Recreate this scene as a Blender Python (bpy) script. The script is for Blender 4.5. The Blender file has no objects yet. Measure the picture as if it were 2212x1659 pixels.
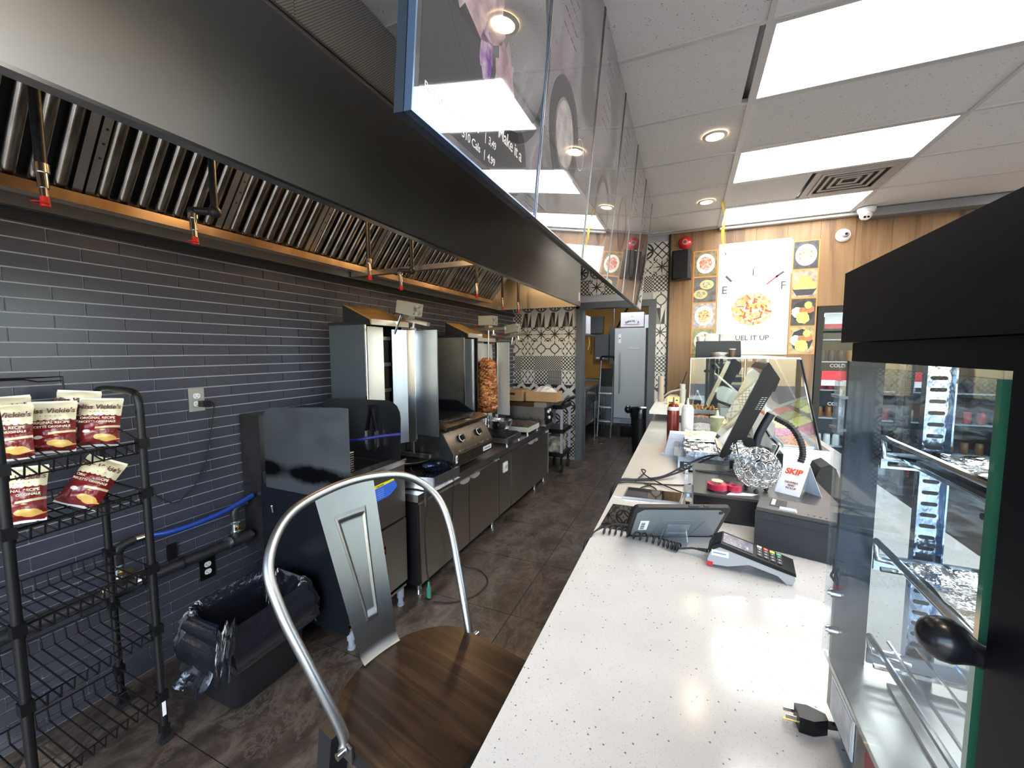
import bpy, bmesh, math, random
from mathutils import Vector, Matrix, Euler
random.seed(7)
R = math.radians
scene = bpy.context.scene
COL = scene.collection
# ---------------------------------------------------------------- camera
cam_d = bpy.data.cameras.new('camera'); cam = bpy.data.objects.new('camera', cam_d); COL.objects.link(cam)
cam_d.sensor_width = 36; cam_d.lens = 870.0 / 2212 * 36; cam_d.clip_start = 0.02
rows = ((0.91727146, -0.02950651, 0.39716801), (0.39825225, 0.07513202, -0.91419381), (-0.00286536, 0.99673695, 0.08066749))
cam.matrix_world = Matrix([rows[i] + ((0, 0, 1.51)[i],) for i in range(3)] + [(0, 0, 0, 1)])
scene.camera = cam
# ---------------------------------------------------------------- exposure, world, sun
vs = scene.view_settings
vs.view_transform = 'Standard'; vs.look = 'None'; vs.gamma = 1; vs.exposure = 0.9; vs.use_curve_mapping = False
cy = scene.cycles
cy.use_denoising = True; cy.max_bounces = 8; cy.diffuse_bounces = 4; cy.glossy_bounces = 5; cy.transparent_max_bounces = 16
cy.transmission_bounces = 4; cy.caustics_reflective = False; cy.caustics_refractive = False; cy.sample_clamp_indirect = 6
W = bpy.data.worlds.new('world'); scene.world = W; W.use_nodes = True
nt = W.node_tree
bg = nt.nodes['Background']
sky = nt.nodes.new('ShaderNodeTexSky'); sky.sky_type = 'NISHITA'; sky.sun_disc = False
sky.sun_elevation = R(42); sky.sun_rotation = R(150); sky.altitude = 200
nt.links.new(sky.outputs[0], bg.inputs[0]); bg.inputs[1].default_value = 0.75
def light(name, kind, loc, energy, color=(1, 1, 1), size=.1, size_y=None, rot=(0, 0, 0), **kw):
    d = bpy.data.lights.new(name, kind); o = bpy.data.objects.new(name, d); COL.objects.link(o)
    d.energy = energy; d.color = color; o.location = loc; o.rotation_euler = rot
    if kind == 'AREA':
        d.size = size
        if size_y: d.shape = 'RECTANGLE'; d.size_y = size_y
    elif kind in ('POINT', 'SPOT'): d.shadow_soft_size = size
    for k, v in kw.items(): setattr(d, k, v)
    return o
sun = light('sun', 'SUN', (5, -6, 6), 3, (1, .95, .86), angle=R(.6))
sun.rotation_euler = Vector((-1.0, 1.35, -1.45)).to_track_quat('-Z', 'Y').to_euler()
# ---------------------------------------------------------------- node helpers
_mats = {}
def P(name, color=(.5, .5, .5), rough=.5, metal=0, bump=None, vary=None, grain=None, emit=None, coat=0, spec=None, alpha=None, trans=0, ior=None):
    """principled material; bump=(scale,strength[,stretch]), vary=(color2,scale[,stretch]), grain adds roughness noise"""
    if name in _mats: return _mats[name]
    m = bpy.data.materials.new(name); m.use_nodes = True; n = m.node_tree; b = n.nodes['Principled BSDF']
    b.inputs['Base Color'].default_value = (*color, 1); b.inputs['Roughness'].default_value = rough; b.inputs['Metallic'].default_value = metal
    b.inputs['Coat Weight'].default_value = coat
    if spec is not None: b.inputs['Specular IOR Level'].default_value = spec
    if trans: b.inputs['Transmission Weight'].default_value = trans
    if ior: b.inputs['IOR'].default_value = ior
    if emit: b.inputs['Emission Color'].default_value = (*emit[0], 1); b.inputs['Emission Strength'].default_value = emit[1]
    tc = n.nodes.new('ShaderNodeTexCoord')
    def noise(scale, stretch=(1, 1, 1), detail=4):
        mp = n.nodes.new('ShaderNodeMapping'); mp.inputs['Scale'].default_value = stretch
        n.links.new(tc.outputs['Object'], mp.inputs[0])
        t = n.nodes.new('ShaderNodeTexNoise'); t.inputs['Scale'].default_value = scale; t.inputs['Detail'].default_value = detail
        n.links.new(mp.outputs[0], t.inputs[0]); return t
    if vary:
        t = noise(vary[1], vary[2] if len(vary) > 2 else (1, 1, 1)); r = n.nodes.new('ShaderNodeValToRGB')
        r.color_ramp.elements[0].position = .35; r.color_ramp.elements[1].position = .65
        r.color_ramp.elements[0].color = (*color, 1); r.color_ramp.elements[1].color = (*vary[0], 1)
        n.links.new(t.outputs[0], r.inputs[0]); n.links.new(r.outputs[0], b.inputs['Base Color'])
    if grain:
        t = noise(grain[0], grain[2] if len(grain) > 2 else (1, 1, 1)); r = n.nodes.new('ShaderNodeMapRange')
        r.inputs[3].default_value = max(.02, rough - grain[1]); r.inputs[4].default_value = rough + grain[1]
        n.links.new(t.outputs[0], r.inputs[0]); n.links.new(r.outputs[0], b.inputs['Roughness'])
    if bump:
        t = noise(bump[0], bump[2] if len(bump) > 2 else (1, 1, 1)); u = n.nodes.new('ShaderNodeBump'); u.inputs['Strength'].default_value = bump[1]; u.inputs['Distance'].default_value = .01
        n.links.new(t.outputs[0], u.inputs['Height']); n.links.new(u.outputs[0], b.inputs['Normal'])
    _mats[name] = m; return m
def mat_nodes(name):
    m = bpy.data.materials.new(name); m.use_nodes = True; _mats[name] = m
    return m, m.node_tree, m.node_tree.nodes['Principled BSDF']
class N:
    """tiny expression helper over shader math nodes"""
    def __init__(s, nt, sock): s.nt, s.s = nt, sock
    def op(s, kind, b=None, c=None):
        n = s.nt.nodes.new('ShaderNodeMath'); n.operation = kind
        s.nt.links.new(s.s, n.inputs[0])
        for i, v in ((1, b), (2, c)):
            if v is None: continue
            if isinstance(v, N): s.nt.links.new(v.s, n.inputs[i])
            else: n.inputs[i].default_value = v
        return N(s.nt, n.outputs[0])
    def __add__(s, o): return s.op('ADD', o)
    def __sub__(s, o): return s.op('SUBTRACT', o)
    def __mul__(s, o): return s.op('MULTIPLY', o)
    def __truediv__(s, o): return s.op('DIVIDE', o)
    def lt(s, o): return s.op('LESS_THAN', o)
    def gt(s, o): return s.op('GREATER_THAN', o)
    def abs(s): return s.op('ABSOLUTE')
    def fr(s): return s.op('FRACT')
    def cos(s): return s.op('COSINE')
    def sin(s): return s.op('SINE')
    def mn(s, o): return s.op('MINIMUM', o)
    def mx(s, o): return s.op('MAXIMUM', o)
    def sqrt(s): return s.op('SQRT')
def glass(name, tint=(1, 1, 1), rough=.0, refl=1.0, dull=0.0):
    """thin pane: transparent with a fresnel reflection and a little surface dirt"""
    if name in _mats: return _mats[name]
    m = bpy.data.materials.new(name); m.use_nodes = True; n = m.node_tree; n.nodes.clear()
    out = n.nodes.new('ShaderNodeOutputMaterial'); t = n.nodes.new('ShaderNodeBsdfTransparent'); t.inputs[0].default_value = (*tint, 1)
    g = n.nodes.new('ShaderNodeBsdfGlossy'); g.inputs['Roughness'].default_value = rough
    f = n.nodes.new('ShaderNodeFresnel'); ge = n.nodes.new('ShaderNodeNewGeometry'); mr = n.nodes.new('ShaderNodeMapRange'); mr.inputs[3].default_value = 1.5; mr.inputs[4].default_value = 1 / 1.5
    n.links.new(ge.outputs['Backfacing'], mr.inputs[0]); n.links.new(mr.outputs[0], f.inputs[0])   # a thin pane reflects alike from both sides
    mu = n.nodes.new('ShaderNodeMath'); mu.operation = 'MULTIPLY'; mu.inputs[1].default_value = refl
    mx = n.nodes.new('ShaderNodeMixShader')
    n.links.new(f.outputs[0], mu.inputs[0]); n.links.new(mu.outputs[0], mx.inputs[0]); n.links.new(t.outputs[0], mx.inputs[1]); n.links.new(g.outputs[0], mx.inputs[2])
    last = mx
    if dull:
        d = n.nodes.new('ShaderNodeBsdfDiffuse'); d.inputs[0].default_value = (.8, .85, .9, 1)
        tx = n.nodes.new('ShaderNodeTexNoise'); tx.inputs['Scale'].default_value = 9
        q = n.nodes.new('ShaderNodeMath'); q.operation = 'MULTIPLY'; q.inputs[1].default_value = dull * 2
        n.links.new(tx.outputs[0], q.inputs[0]); m2 = n.nodes.new('ShaderNodeMixShader')
        n.links.new(q.outputs[0], m2.inputs[0]); n.links.new(mx.outputs[0], m2.inputs[1]); n.links.new(d.outputs[0], m2.inputs[2]); last = m2
    n.links.new(last.outputs[0], out.inputs[0]); _mats[name] = m; return m
# ---------------------------------------------------------------- mesh helpers
class B:
    """collects shapes; coordinates are world unless the parent frame is given at link time"""
    def __init__(s): s.bm = bmesh.new()
    def add(s, verts, faces, M=None):
        vs_ = [s.bm.verts.new(M @ Vector(v) if M else v) for v in verts]
        for f in faces:
            try: s.bm.faces.new([vs_[i] for i in f])
            except ValueError: pass
        return s
    def box(s, a, b, M=None):
        x0, y0, z0 = a; x1, y1, z1 = b
        return s.add([(x0, y0, z0), (x1, y0, z0), (x1, y1, z0), (x0, y1, z0), (x0, y0, z1), (x1, y0, z1), (x1, y1, z1), (x0, y1, z1)],
                     [(0, 3, 2, 1), (4, 5, 6, 7), (0, 1, 5, 4), (1, 2, 6, 5), (2, 3, 7, 6), (3, 0, 4, 7)], M)
    def cbox(s, c, d, M=None):
        return s.box([c[i] - d[i] / 2 for i in range(3)], [c[i] + d[i] / 2 for i in range(3)], M)
    def hexa(s, p, M=None):      # 8 corners, box order
        return s.add(p, [(0, 3, 2, 1), (4, 5, 6, 7), (0, 1, 5, 4), (1, 2, 6, 5), (2, 3, 7, 6), (3, 0, 4, 7)], M)
    def tube(s, pts, r, n=8, closed=False, caps=True, radii=None):
        pts = [Vector(p) for p in pts]; k = len(pts)
        rings = []; prev = None
        for i, p in enumerate(pts):
            if closed: d = (pts[(i + 1) % k] - pts[i - 1])
            else: d = pts[min(i + 1, k - 1)] - pts[max(i - 1, 0)]
            if d.length < 1e-9: d = Vector((0, 0, 1))
            d.normalize()
            if prev is None:
                u = d.cross(Vector((0, 0, 1)));
                if u.length < .1: u = d.cross(Vector((0, 1, 0)))
            else: u = prev - d * prev.dot(d)
            if u.length < 1e-6: u = d.orthogonal()
            u.normalize(); prev = u; w = d.cross(u)
            rr = radii[i] if radii else r
            rings.append([s.bm.verts.new(p + (u * math.cos(2 * math.pi * j / n) + w * math.sin(2 * math.pi * j / n)) * rr) for j in range(n)])
        m = k if closed else k - 1
        for i in range(m):
            a, b_ = rings[i], rings[(i + 1) % k]
            for j in range(n): s.bm.faces.new((a[j], a[(j + 1) % n], b_[(j + 1) % n], b_[j]))
        if caps and not closed:
            s.bm.faces.new(rings[0][::-1]); s.bm.faces.new(rings[-1])
        return s
    def cyl(s, p0, p1, r, r2=None, n=16): return s.tube([p0, p1], r, n, radii=[r, r if r2 is None else r2])
    def lathe(s, prof, c=(0, 0, 0), n=24, M=None):
        rings = []
        for r, z in prof:
            if r < 1e-6: v = Vector((c[0], c[1], c[2] + z)); rings.append([s.bm.verts.new(M @ v if M else v)])
            else:
                rg = []
                for j in range(n):
                    v = Vector((c[0] + r * math.cos(2 * math.pi * j / n), c[1] + r * math.sin(2 * math.pi * j / n), c[2] + z)); rg.append(s.bm.verts.new(M @ v if M else v))
                rings.append(rg)
        for a, b_ in zip(rings, rings[1:]):
            for j in range(n):
                q = [a[j % len(a)], a[(j + 1) % len(a)], b_[(j + 1) % len(b_)], b_[j % len(b_)]]
                u = []
                [u.append(x) for x in q if x not in u]
                if len(u) > 2: s.bm.faces.new(u)
        return s
    def prism(s, poly, lo, hi, axis='z', M=None):
        """poly 2D extruded along axis between lo and hi"""
        f = {'z': lambda p, t: (p[0], p[1], t), 'y': lambda p, t: (p[0], t, p[1]), 'x': lambda p, t: (t, p[0], p[1])}[axis]
        k = len(poly); v = [f(p, lo) for p in poly] + [f(p, hi) for p in poly]
        return s.add(v, [tuple(range(k))[::-1], tuple(range(k, 2 * k))] + [(i, (i + 1) % k, (i + 1) % k + k, i + k) for i in range(k)], M)
    def grid(s, nx, ny, fn):
        v = [[s.bm.verts.new(fn(i / nx, j / ny)) for j in range(ny + 1)] for i in range(nx + 1)]
        for i in range(nx):
            for j in range(ny): s.bm.faces.new((v[i][j], v[i + 1][j], v[i + 1][j + 1], v[i][j + 1]))
        return s
    def sphere(s, c, r, n=16, sc=(1, 1, 1)):
        k = n // 2
        return s.lathe([(max(0, r * math.sin(math.pi * i / k)) * sc[0] if 0 < i < k else 0, -r * math.cos(math.pi * i / k) * sc[2]) for i in range(k + 1)], c, n)
_frames = {}
def mesh(name, b, mat, M=None, bevel=0, smooth=True, uv=None, seg=2):
    bm = b.bm
    if M is not None: bm.transform(M)
    if bevel:
        bmesh.ops.bevel(bm, geom=[e for e in bm.edges if len(e.link_faces) == 2 and e.calc_face_angle(0) > .6], offset=bevel, segments=seg, affect='EDGES', profile=.6)
    bmesh.ops.recalc_face_normals(bm, faces=bm.faces)
    if uv: uv(bm)
    me = bpy.data.meshes.new(name); bm.to_mesh(me); bm.free()
    me.materials.append(mat)
    if smooth and len(me.polygons): me.polygons.foreach_set('use_smooth', [True] * len(me.polygons)); me.set_sharp_from_angle(angle=R(38))
    return me
def link(name, data, parent=None, **props):
    o = bpy.data.objects.new(name, data); COL.objects.link(o)
    if parent is not None: o.parent = parent
    for k, v in props.items(): o[k] = v
    return o
def thing(name, label, cat, loc, rz=0, group=None):
    o = link(name, None, None, label=label, category=cat); o.location = loc; o.rotation_euler = (0, 0, rz); o.empty_display_size = .05
    if group: o['group'] = group
    _frames[o.name] = (Matrix.Translation(loc) @ Matrix.Rotation(rz, 4, 'Z')).inverted()
    return o
def root_of(o):
    while o.parent is not None: o = o.parent
    return o
def part(name, b, mat, parent, bevel=0, world=True, label=None, smooth=True, uv=None, kind=None):
    """b in world coordinates (world=True) or in the thing's own frame"""
    M = _frames.get(root_of(parent).name) if world else None
    o = link(name, mesh(name, b, mat, M, bevel, smooth, uv), parent)
    if label: o['label'] = label
    if kind: o['kind'] = kind
    return o
def single(name, b, mat, label, cat, loc=(0, 0, 0), bevel=0, group=None, world=True, kind=None, uv=None):
    o = link(name, mesh(name, b, mat, Matrix.Translation(loc).inverted() if world else None, bevel, uv=uv), None, label=label, category=cat)
    o.location = loc; _frames[o.name] = Matrix.Translation(loc).inverted()
    if group: o['group'] = group
    if kind: o['kind'] = kind
    return o
def struct(name, b, mat, bevel=0, parent=None):
    o = link(name, mesh(name, b, mat, None, bevel), parent)
    if parent is None: o['kind'] = 'structure'; _frames[o.name] = Matrix.Identity(4)
    return o
def copy_tree(o, parent=None, loc=None, rz=None, label=None):
    c = o.copy(); COL.objects.link(c)
    if parent is not None: c.parent = parent
    if loc is not None: c.location = loc
    if rz is not None: c.rotation_euler = (0, 0, rz)
    if label: c['label'] = label
    for ch in list(o.children): copy_tree(ch, c)
    return c
def tmesh(s, mat, size, extrude=.0004, align='CENTER', bold=0, shear=0, spacing=1, name='lettering'):
    c = bpy.data.curves.new('t', 'FONT'); c.body = s; c.size = size; c.extrude = extrude; c.align_x = align; c.align_y = 'CENTER'; c.shear = shear; c.space_character = spacing
    c.offset = bold * size; c.resolution_u = 3
    o = bpy.data.objects.new('t', c); me = bpy.data.meshes.new_from_object(o); bpy.data.objects.remove(o); bpy.data.curves.remove(c)
    me.name = name; me.materials.clear(); me.materials.append(mat); return me
def text(s, parent, mat, M, size, name='lettering', extrude=.0004, align='CENTER', bold=0, sx=1, shear=0, world=True):
    """M places the lettering plane in world space (or in the thing's frame)"""
    o = link(name, tmesh(s, mat, size, extrude, align, bold, shear, 1, name), parent)
    o.matrix_local = ((_frames.get(root_of(parent).name, Matrix.Identity(4)) if world else Matrix.Identity(4)) @ M) @ Matrix.Diagonal((sx, 1, 1, 1)); return o
def face(origin, xdir, ydir):
    """matrix whose local x,y lie along xdir,ydir: a plane to put lettering on"""
    x = Vector(xdir).normalized(); y = Vector(ydir); y = (y - x * y.dot(x)).normalized(); z = x.cross(y)
    return Matrix([[x[i], y[i], z[i], origin[i]] for i in range(3)] + [[0, 0, 0, 1]])
def bez(pts, n=8):
    """smooth polyline through points (Catmull-Rom)"""
    p = [Vector(q) for q in pts]; p = [2 * p[0] - p[1]] + p + [2 * p[-1] - p[-2]]; out = []
    for i in range(1, len(p) - 2):
        for k in range(n):
            t = k / n
            out.append(.5 * ((2 * p[i]) + (p[i + 1] - p[i - 1]) * t + (2 * p[i - 1] - 5 * p[i] + 4 * p[i + 1] - p[i + 2]) * t * t + (3 * p[i] - p[i - 1] - 3 * p[i + 1] + p[i + 2]) * t ** 3))
    out.append(p[-2]); return out
def rrect(w, h, r, n=4, cx=0, cy=0):
    o = []
    for sx, sy, a0 in ((1, 1, 0), (-1, 1, 90), (-1, -1, 180), (1, -1, 270)):
        for k in range(n + 1):
            a = R(a0 + 90 * k / n); o.append((cx + sx * (w / 2 - r) + r * math.cos(a), cy + sy * (h / 2 - r) + r * math.sin(a)))
    return o
# ---------------------------------------------------------------- common materials
steel = P('brushed_steel', (.56, .54, .51), .30, 1, vary=((.49, .475, .45), 2.2), grain=(14, .05))
steel_h = P('brushed_steel_lengthwise', (.56, .55, .53), .30, 1, vary=((.50, .49, .47), 2.0), grain=(14, .05))
hood_m = P('hood_steel', (.38, .365, .335), .36, 1, grain=(5, .03))
_b = hood_m.node_tree.nodes['Principled BSDF']; _b.inputs['Anisotropic'].default_value = .85
_t = hood_m.node_tree.nodes.new('ShaderNodeTangent'); _t.direction_type = 'RADIAL'; _t.axis = 'Z'; hood_m.node_tree.links.new(_t.outputs[0], _b.inputs['Tangent'])
steel_dark = P('smoked_steel', (.16, .165, .17), .34, 1, vary=((.24, .24, .25), 4), grain=(12, .12))
grease = P('grease_darkened_steel', (.20, .16, .12), .22, 1, vary=((.42, .38, .33), 9, (1, 6, 1)), grain=(20, .1))
chrome = P('chrome', (.78, .78, .78), .12, 1)
galv = P('galvanised_metal', (.52, .56, .62), .28, 1, vary=((.68, .71, .75), 30), bump=(40, .1))
black_m = P('black_powder_coat', (.006, .006, .007), .42, spec=.35)
black_p = P('black_plastic', (.005, .0055, .006), .36, spec=.3)
black_r = P('black_rubber', (.012, .012, .012), .55)
grey_p = P('charcoal_plastic', (.028, .031, .038), .45, bump=(300, .05), spec=.35)
lgrey_p = P('light_grey_plastic', (.45, .46, .48), .4)
white_p = P('white_plastic', (.82, .82, .80), .35)
white_pap = P('white_paper', (.86, .87, .90), .7)
card_m = P('cardboard', (.42, .25, .12), .8, vary=((.36, .21, .10), 6))
red_p = P('red_plastic', (.6, .02, .02), .3)
foil = P('crumpled_foil', (.86, .86, .86), .17, 1, bump=(34, 1.0))
iron = P('black_iron_pipe', (.03, .03, .035), .42, .3, bump=(60, .2))
brass = P('brass', (.75, .48, .16), .3, 1)
ink = P('black_ink', (.02, .02, .02), .6)
clear = glass('clear_plastic', (.96, .97, .98), .03)
# ================================================================ STRUCTURE
XL, YF, ZC = -2.3, 5.386, 2.93        # left wall, far wall, ceiling
XR, YN = 3.9, -1.7
# floor: marbled dark tiles 1.19 x .594
m, n, b = mat_nodes('marbled_floor_tile')
tc = n.nodes.new('ShaderNodeNewGeometry'); mp = n.nodes.new('ShaderNodeMapping'); mp.inputs['Scale'].default_value = (1.5, 1, 1); n.links.new(tc.outputs['Position'], mp.inputs[0])
t1 = n.nodes.new('ShaderNodeTexNoise'); t1.inputs['Scale'].default_value = 4.6; t1.inputs['Detail'].default_value = 12; t1.inputs['Roughness'].default_value = .74; t1.inputs['Distortion'].default_value = .8
n.links.new(mp.outputs[0], t1.inputs[0])
cr = n.nodes.new('ShaderNodeValToRGB'); e = cr.color_ramp.elements; e[0].position = .34; e[0].color = (.020, .015, .012, 1); e[1].position = .76; e[1].color = (.16, .13, .105, 1)
x = cr.color_ramp.elements.new(.52); x.color = (.058, .044, .035, 1)
n.links.new(t1.outputs[0], cr.inputs[0])
t2 = n.nodes.new('ShaderNodeTexNoise'); t2.inputs['Scale'].default_value = 2.6; t2.inputs['Detail'].default_value = 12; t2.inputs['Roughness'].default_value = .72; t2.inputs['Distortion'].default_value = .5; n.links.new(mp.outputs[0], t2.inputs[0])
vein = (((N(n, t2.outputs[0]) - .5).abs()) * 22 + .35).mn(1.0)
mix = n.nodes.new('ShaderNodeMix'); mix.data_type = 'RGBA'; n.links.new(vein.s, mix.inputs[0]); mix.inputs[6].default_value = (.12, .10, .085, 1); n.links.new(cr.outputs[0], mix.inputs[7])
n.links.new(mix.outputs[2], b.inputs['Base Color']); b.inputs['Roughness'].default_value = .33
floor_tile_m = m
grout = P('dark_grout', (.02, .02, .02), .8)
fl = struct('floor', B().box((XL, YN, -.05), (XR, 8.6, -.004)), grout)
fme = mesh('floor_tile', B().box((-.594, -.2955, -.006), (.594, .2955, 0)), floor_tile_m, bevel=.0015, seg=1)
ys = .825 - .595 * 5
for i in range(-1, 5):
    for j in range(0, 20):
        cx, cyy = -.885 - .6 + 1.194 * i, ys + .595 * (j + .5)
        if cx + .6 < XL - .3 or cx - .6 > XR or cyy > 8.6: continue
        o = link('floor_tile', fme, fl); o.location = (cx, cyy, 0)
# ceiling grid
ceil_m = P('fissured_ceiling_tile', (.66, .65, .64), .9, bump=(160, .35))
m, n, b = mat_nodes('speckled_ceiling_tile')
tc = n.nodes.new('ShaderNodeNewGeometry'); v = n.nodes.new('ShaderNodeTexVoronoi'); v.inputs['Scale'].default_value = 75; n.links.new(tc.outputs['Position'], v.inputs[0])
ns = n.nodes.new('ShaderNodeTexNoise'); ns.inputs['Scale'].default_value = 40; n.links.new(tc.outputs['Position'], ns.inputs[0])
dot = (N(n, v.outputs['Distance']) + N(n, ns.outputs[0]) * .8).lt(.50)
mix = n.nodes.new('ShaderNodeMix'); mix.data_type = 'RGBA'; n.links.new(dot.s, mix.inputs[0]); mix.inputs[6].default_value = (.86, .85, .83, 1); mix.inputs[7].default_value = (.42, .41, .40, 1)
n.links.new(mix.outputs[2], b.inputs['Base Color']); b.inputs['Roughness'].default_value = .9
ceil_m = m
tbar_m = P('ceiling_grid_white', (.68, .67, .65), .45)
ce = struct('ceiling', B().box((XL, YN, ZC + .06), (XR, YF, ZC + .12)), P('dark_plenum', (.01, .01, .01), .9))
PX, PY = 1.22, .6275
gx = [.285 + PX * i for i in range(-2, 3)]; gy = [2.15 + PY * j for j in range(-6, 6)]
LIGHTS = {(3, 0), (3, 2), (3, 4), (3, -2), (3, -4), (5, 0), (5, 4), (5, -4)}   # negative rows are unseen panels added for lighting; (column, row from gy index 6)
tb = B()
for X in gx: tb.box((X - .012, YN, ZC - .004), (X + .012, YF, ZC + .02))
for Y in gy: tb.box((XL, Y - .012, ZC - .003), (XR, Y + .012, ZC + .02))
tb.box((XL, YN, ZC - .004), (XL + .02, YF, ZC + .02)).box((XL, YF - .02, ZC - .004), (XR, YF, ZC + .02))
struct('trim_1', tb, tbar_m)
cxs = [XL + .01] + gx + [XR]; cys = [YN] + gy + [YF]
lightpanels = []
cme = {}
for i in range(len(cxs) - 1):
    for j in range(len(cys) - 1):
        x0, x1, y0, y1 = cxs[i], cxs[i + 1], cys[j], cys[j + 1]
        if x1 - x0 < .05 or y1 - y0 < .05: continue
        if (i, j - 7) in LIGHTS and x0 > 0: lightpanels.append((x0, x1, y0, y1)); continue
        if i == 3 and j - 7 == 3: x1 = (x0 + x1) / 2   # the vent takes the other half
        k = (round(x1 - x0, 3), round(y1 - y0, 3))
        if k not in cme: cme[k] = mesh('ceiling_tile', B().cbox((0, 0, .012), (k[0] - .018, k[1] - .018, .015)), ceil_m)
        o = link('ceiling_tile', cme[k], ce); o.location = ((x0 + x1) / 2, (y0 + y1) / 2, ZC)
        if abs(x1 - .285) < .01 and abs(y0 - 2.15) < .01: o.location.x -= .03; o.rotation_euler = (0, 0, R(.8))
# ---- walls
dark_tile = P('dark_glazed_tile', (.052, .054, .072), .24, bump=(5, .08), spec=.42)
grout_l = P('light_grey_grout', (.42, .42, .46), .85)
wl = struct('wall_left', B().box((XL - .1, YN, 0), (XL - .004, YF, ZC + .05)), grout_l)
TH, TW = .0552, .2185
tme = mesh('wall_tile', B().cbox((-.0005, 0, 0), (.008, TW - .0055, TH - .0055)), dark_tile, bevel=.0007, seg=1)
tz0 = 1.881 - TH * 34
rest = B(); slots = []
for r in range(0, 39):
    z = tz0 + TH * (r + .5)
    if z - TH / 2 < 0 or z > 2.14: continue
    off = .752 - TW * 3 + (0 if r % 2 else .095)
    off = off + (.0 if r < 20 else 0)
    for k in range(-3, 26):
        y = off + TW * (k + .5)
        if y < YN + .1 or y > YF - .05: continue
        vis = .36 < y < 2.1 + (z - 1) * .4
        d = (y - .3) ** 2 + 5.3 + (z - 1.5) ** 2
        hid = y > 1.45 and z < 1.05
        slots.append((0 if vis else 1, hid, d, y, z))
slots.sort()
for q, (a, h, d, y, z) in enumerate(slots):
    if q < 300 and not h and a == 0:
        o = link('wall_tile', tme, wl); o.location = (XL, y, z); o.rotation_euler = (random.uniform(-.002, .002), random.uniform(-.004, .004), random.uniform(-.004, .004))
    else: rest.cbox((XL - .0005, y, z), (.008, TW - .0055, TH - .0055))
o = struct('wall_tile_field', rest, dark_tile, parent=wl); o['kind'] = 'stuff'
# ---- black and white patterned tiles on the far wall
BK, WH, GR = (.018, .017, .017, 1), (.62, .60, .57, 1), (.17, .165, .16, 1)
def pattern(name, fn):
    m, n, b = mat_nodes('patterned_tile_' + name); tc = n.nodes.new('ShaderNodeTexCoord'); sp = n.nodes.new('ShaderNodeSeparateXYZ')
    n.links.new(tc.outputs['Object'], sp.inputs[0])
    u = N(n, sp.outputs[0]) / .2 + .5; v = N(n, sp.outputs[2]) / .2 + .5
    res = fn(u, v); blk, gry = res if isinstance(res, tuple) else (res, None)
    m1 = n.nodes.new('ShaderNodeMix'); m1.data_type = 'RGBA'; m1.inputs[6].default_value = WH; m1.inputs[7].default_value = GR
    if gry: n.links.new(gry.s, m1.inputs[0])
    else: m1.inputs[0].default_value = 0
    m2 = n.nodes.new('ShaderNodeMix'); m2.data_type = 'RGBA'; n.links.new(blk.s, m2.inputs[0]); n.links.new(m1.outputs[2], m2.inputs[6]); m2.inputs[7].default_value = BK
    n.links.new(m2.outputs[2], b.inputs['Base Color']); b.inputs['Roughness'].default_value = .35
    return m
PI2 = 2 * math.pi
def pol(u, v):
    x, y = u - .5, v - .5; r = (x * x + y * y).sqrt(); a = y.op('ARCTAN2', x); return x, y, r, a
def f_star(u, v):
    x, y, r, a = pol(u, v); k = (a * 8).cos(); star = r.lt((k * .5 + .5) * (k * .5 + .5) * .26 + .11)
    lines = (x.abs() - y.abs()).abs().lt(.028); ring = ((x.abs() - .5) * (x.abs() - .5) + (y.abs() - .5) * (y.abs() - .5)).sqrt()
    corner = (ring - .22).abs().lt(.025); cstar = ring.lt(.12); ax = x.abs().mn(y.abs()).lt(.015) * r.gt(.4)
    return star.mx(lines).mx(corner).mx(cstar).mx(ax)
def f_quat(u, v):
    a = (u * (PI2 * 1.0)); b = (v * (PI2 * 1.0)); a2 = a * 2; b2 = b * 2
    s = (a + (b2.sin() * 0)).cos() + b.cos() + (a2.cos() - b2.cos()) * .16
    s2 = (a * 1).cos() - b.cos()
    a, b = u * PI2 * 2, v * PI2 * 1.5
    return (a.cos() + b.cos() + ((a * 3).cos() + (b * 3).cos()) * .24).abs().lt(.30)
def f_quat2(u, v):
    a = u * (PI2 * 1.5); b = v * (PI2 * 1.5)
    return (a.cos() + b.cos() + ((a * 3).cos() + (b * 3).cos()) * .22).abs().lt(.24)
def f_dots(u, v): return ((u * PI2 * 6).sin() * (v * PI2 * 6).sin()).gt(-.12)
def f_net(u, v): return ((u * PI2 * 4).cos() + (v * PI2 * 4).cos()).abs().lt(.75)
def f_bars(u, v): return (((v * 12).fr() - .5).abs().lt(.30)) .mx((u * PI2 * 8).sin().gt(.75))
def f_spike(u, v):
    t = (u * 2).fr() - .5; tri = (t.abs() * 2).lt((v * -1) + 1); left = t.lt(0); inner = (t.abs()*2).lt((v * -.0) + .0)
    second = u.lt(.5)
    return (tri * left).mx(((t.abs() * 2).gt((v * -1) + 1)) * second * t.gt(0)), (tri * t.gt(0)) * second
def f_chev(u, v):
    x, y = (u - .5).abs(), (v - .5).abs(); d = (x - y).abs(); return ((x + (v - .5)).gt(.32) * d.gt(.16)), ((x - y).lt(-.16) * v.lt(.5))
def f_petal(u, v):
    x, y = (u - .5).abs(), (v - .5).abs(); d = ((x - .5) * (x - .5) + (y - .5) * (y - .5)).sqrt(); d2 = (x * x + y * y).sqrt()
    return (d - .46).abs().lt(.055).mx((d2 - .46).abs().lt(.05)).mx(d2.lt(.06))
def f_hex(u, v):
    x, y = (u - .5).abs(), (v - .5).abs(); return ((x + y) - .38).abs().lt(.035).mx(x.lt(.03) * y.gt(.38)).mx(y.lt(.03) * x.gt(.38)), ((x * x + y * y).sqrt() - .3).abs().lt(.03)
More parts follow.
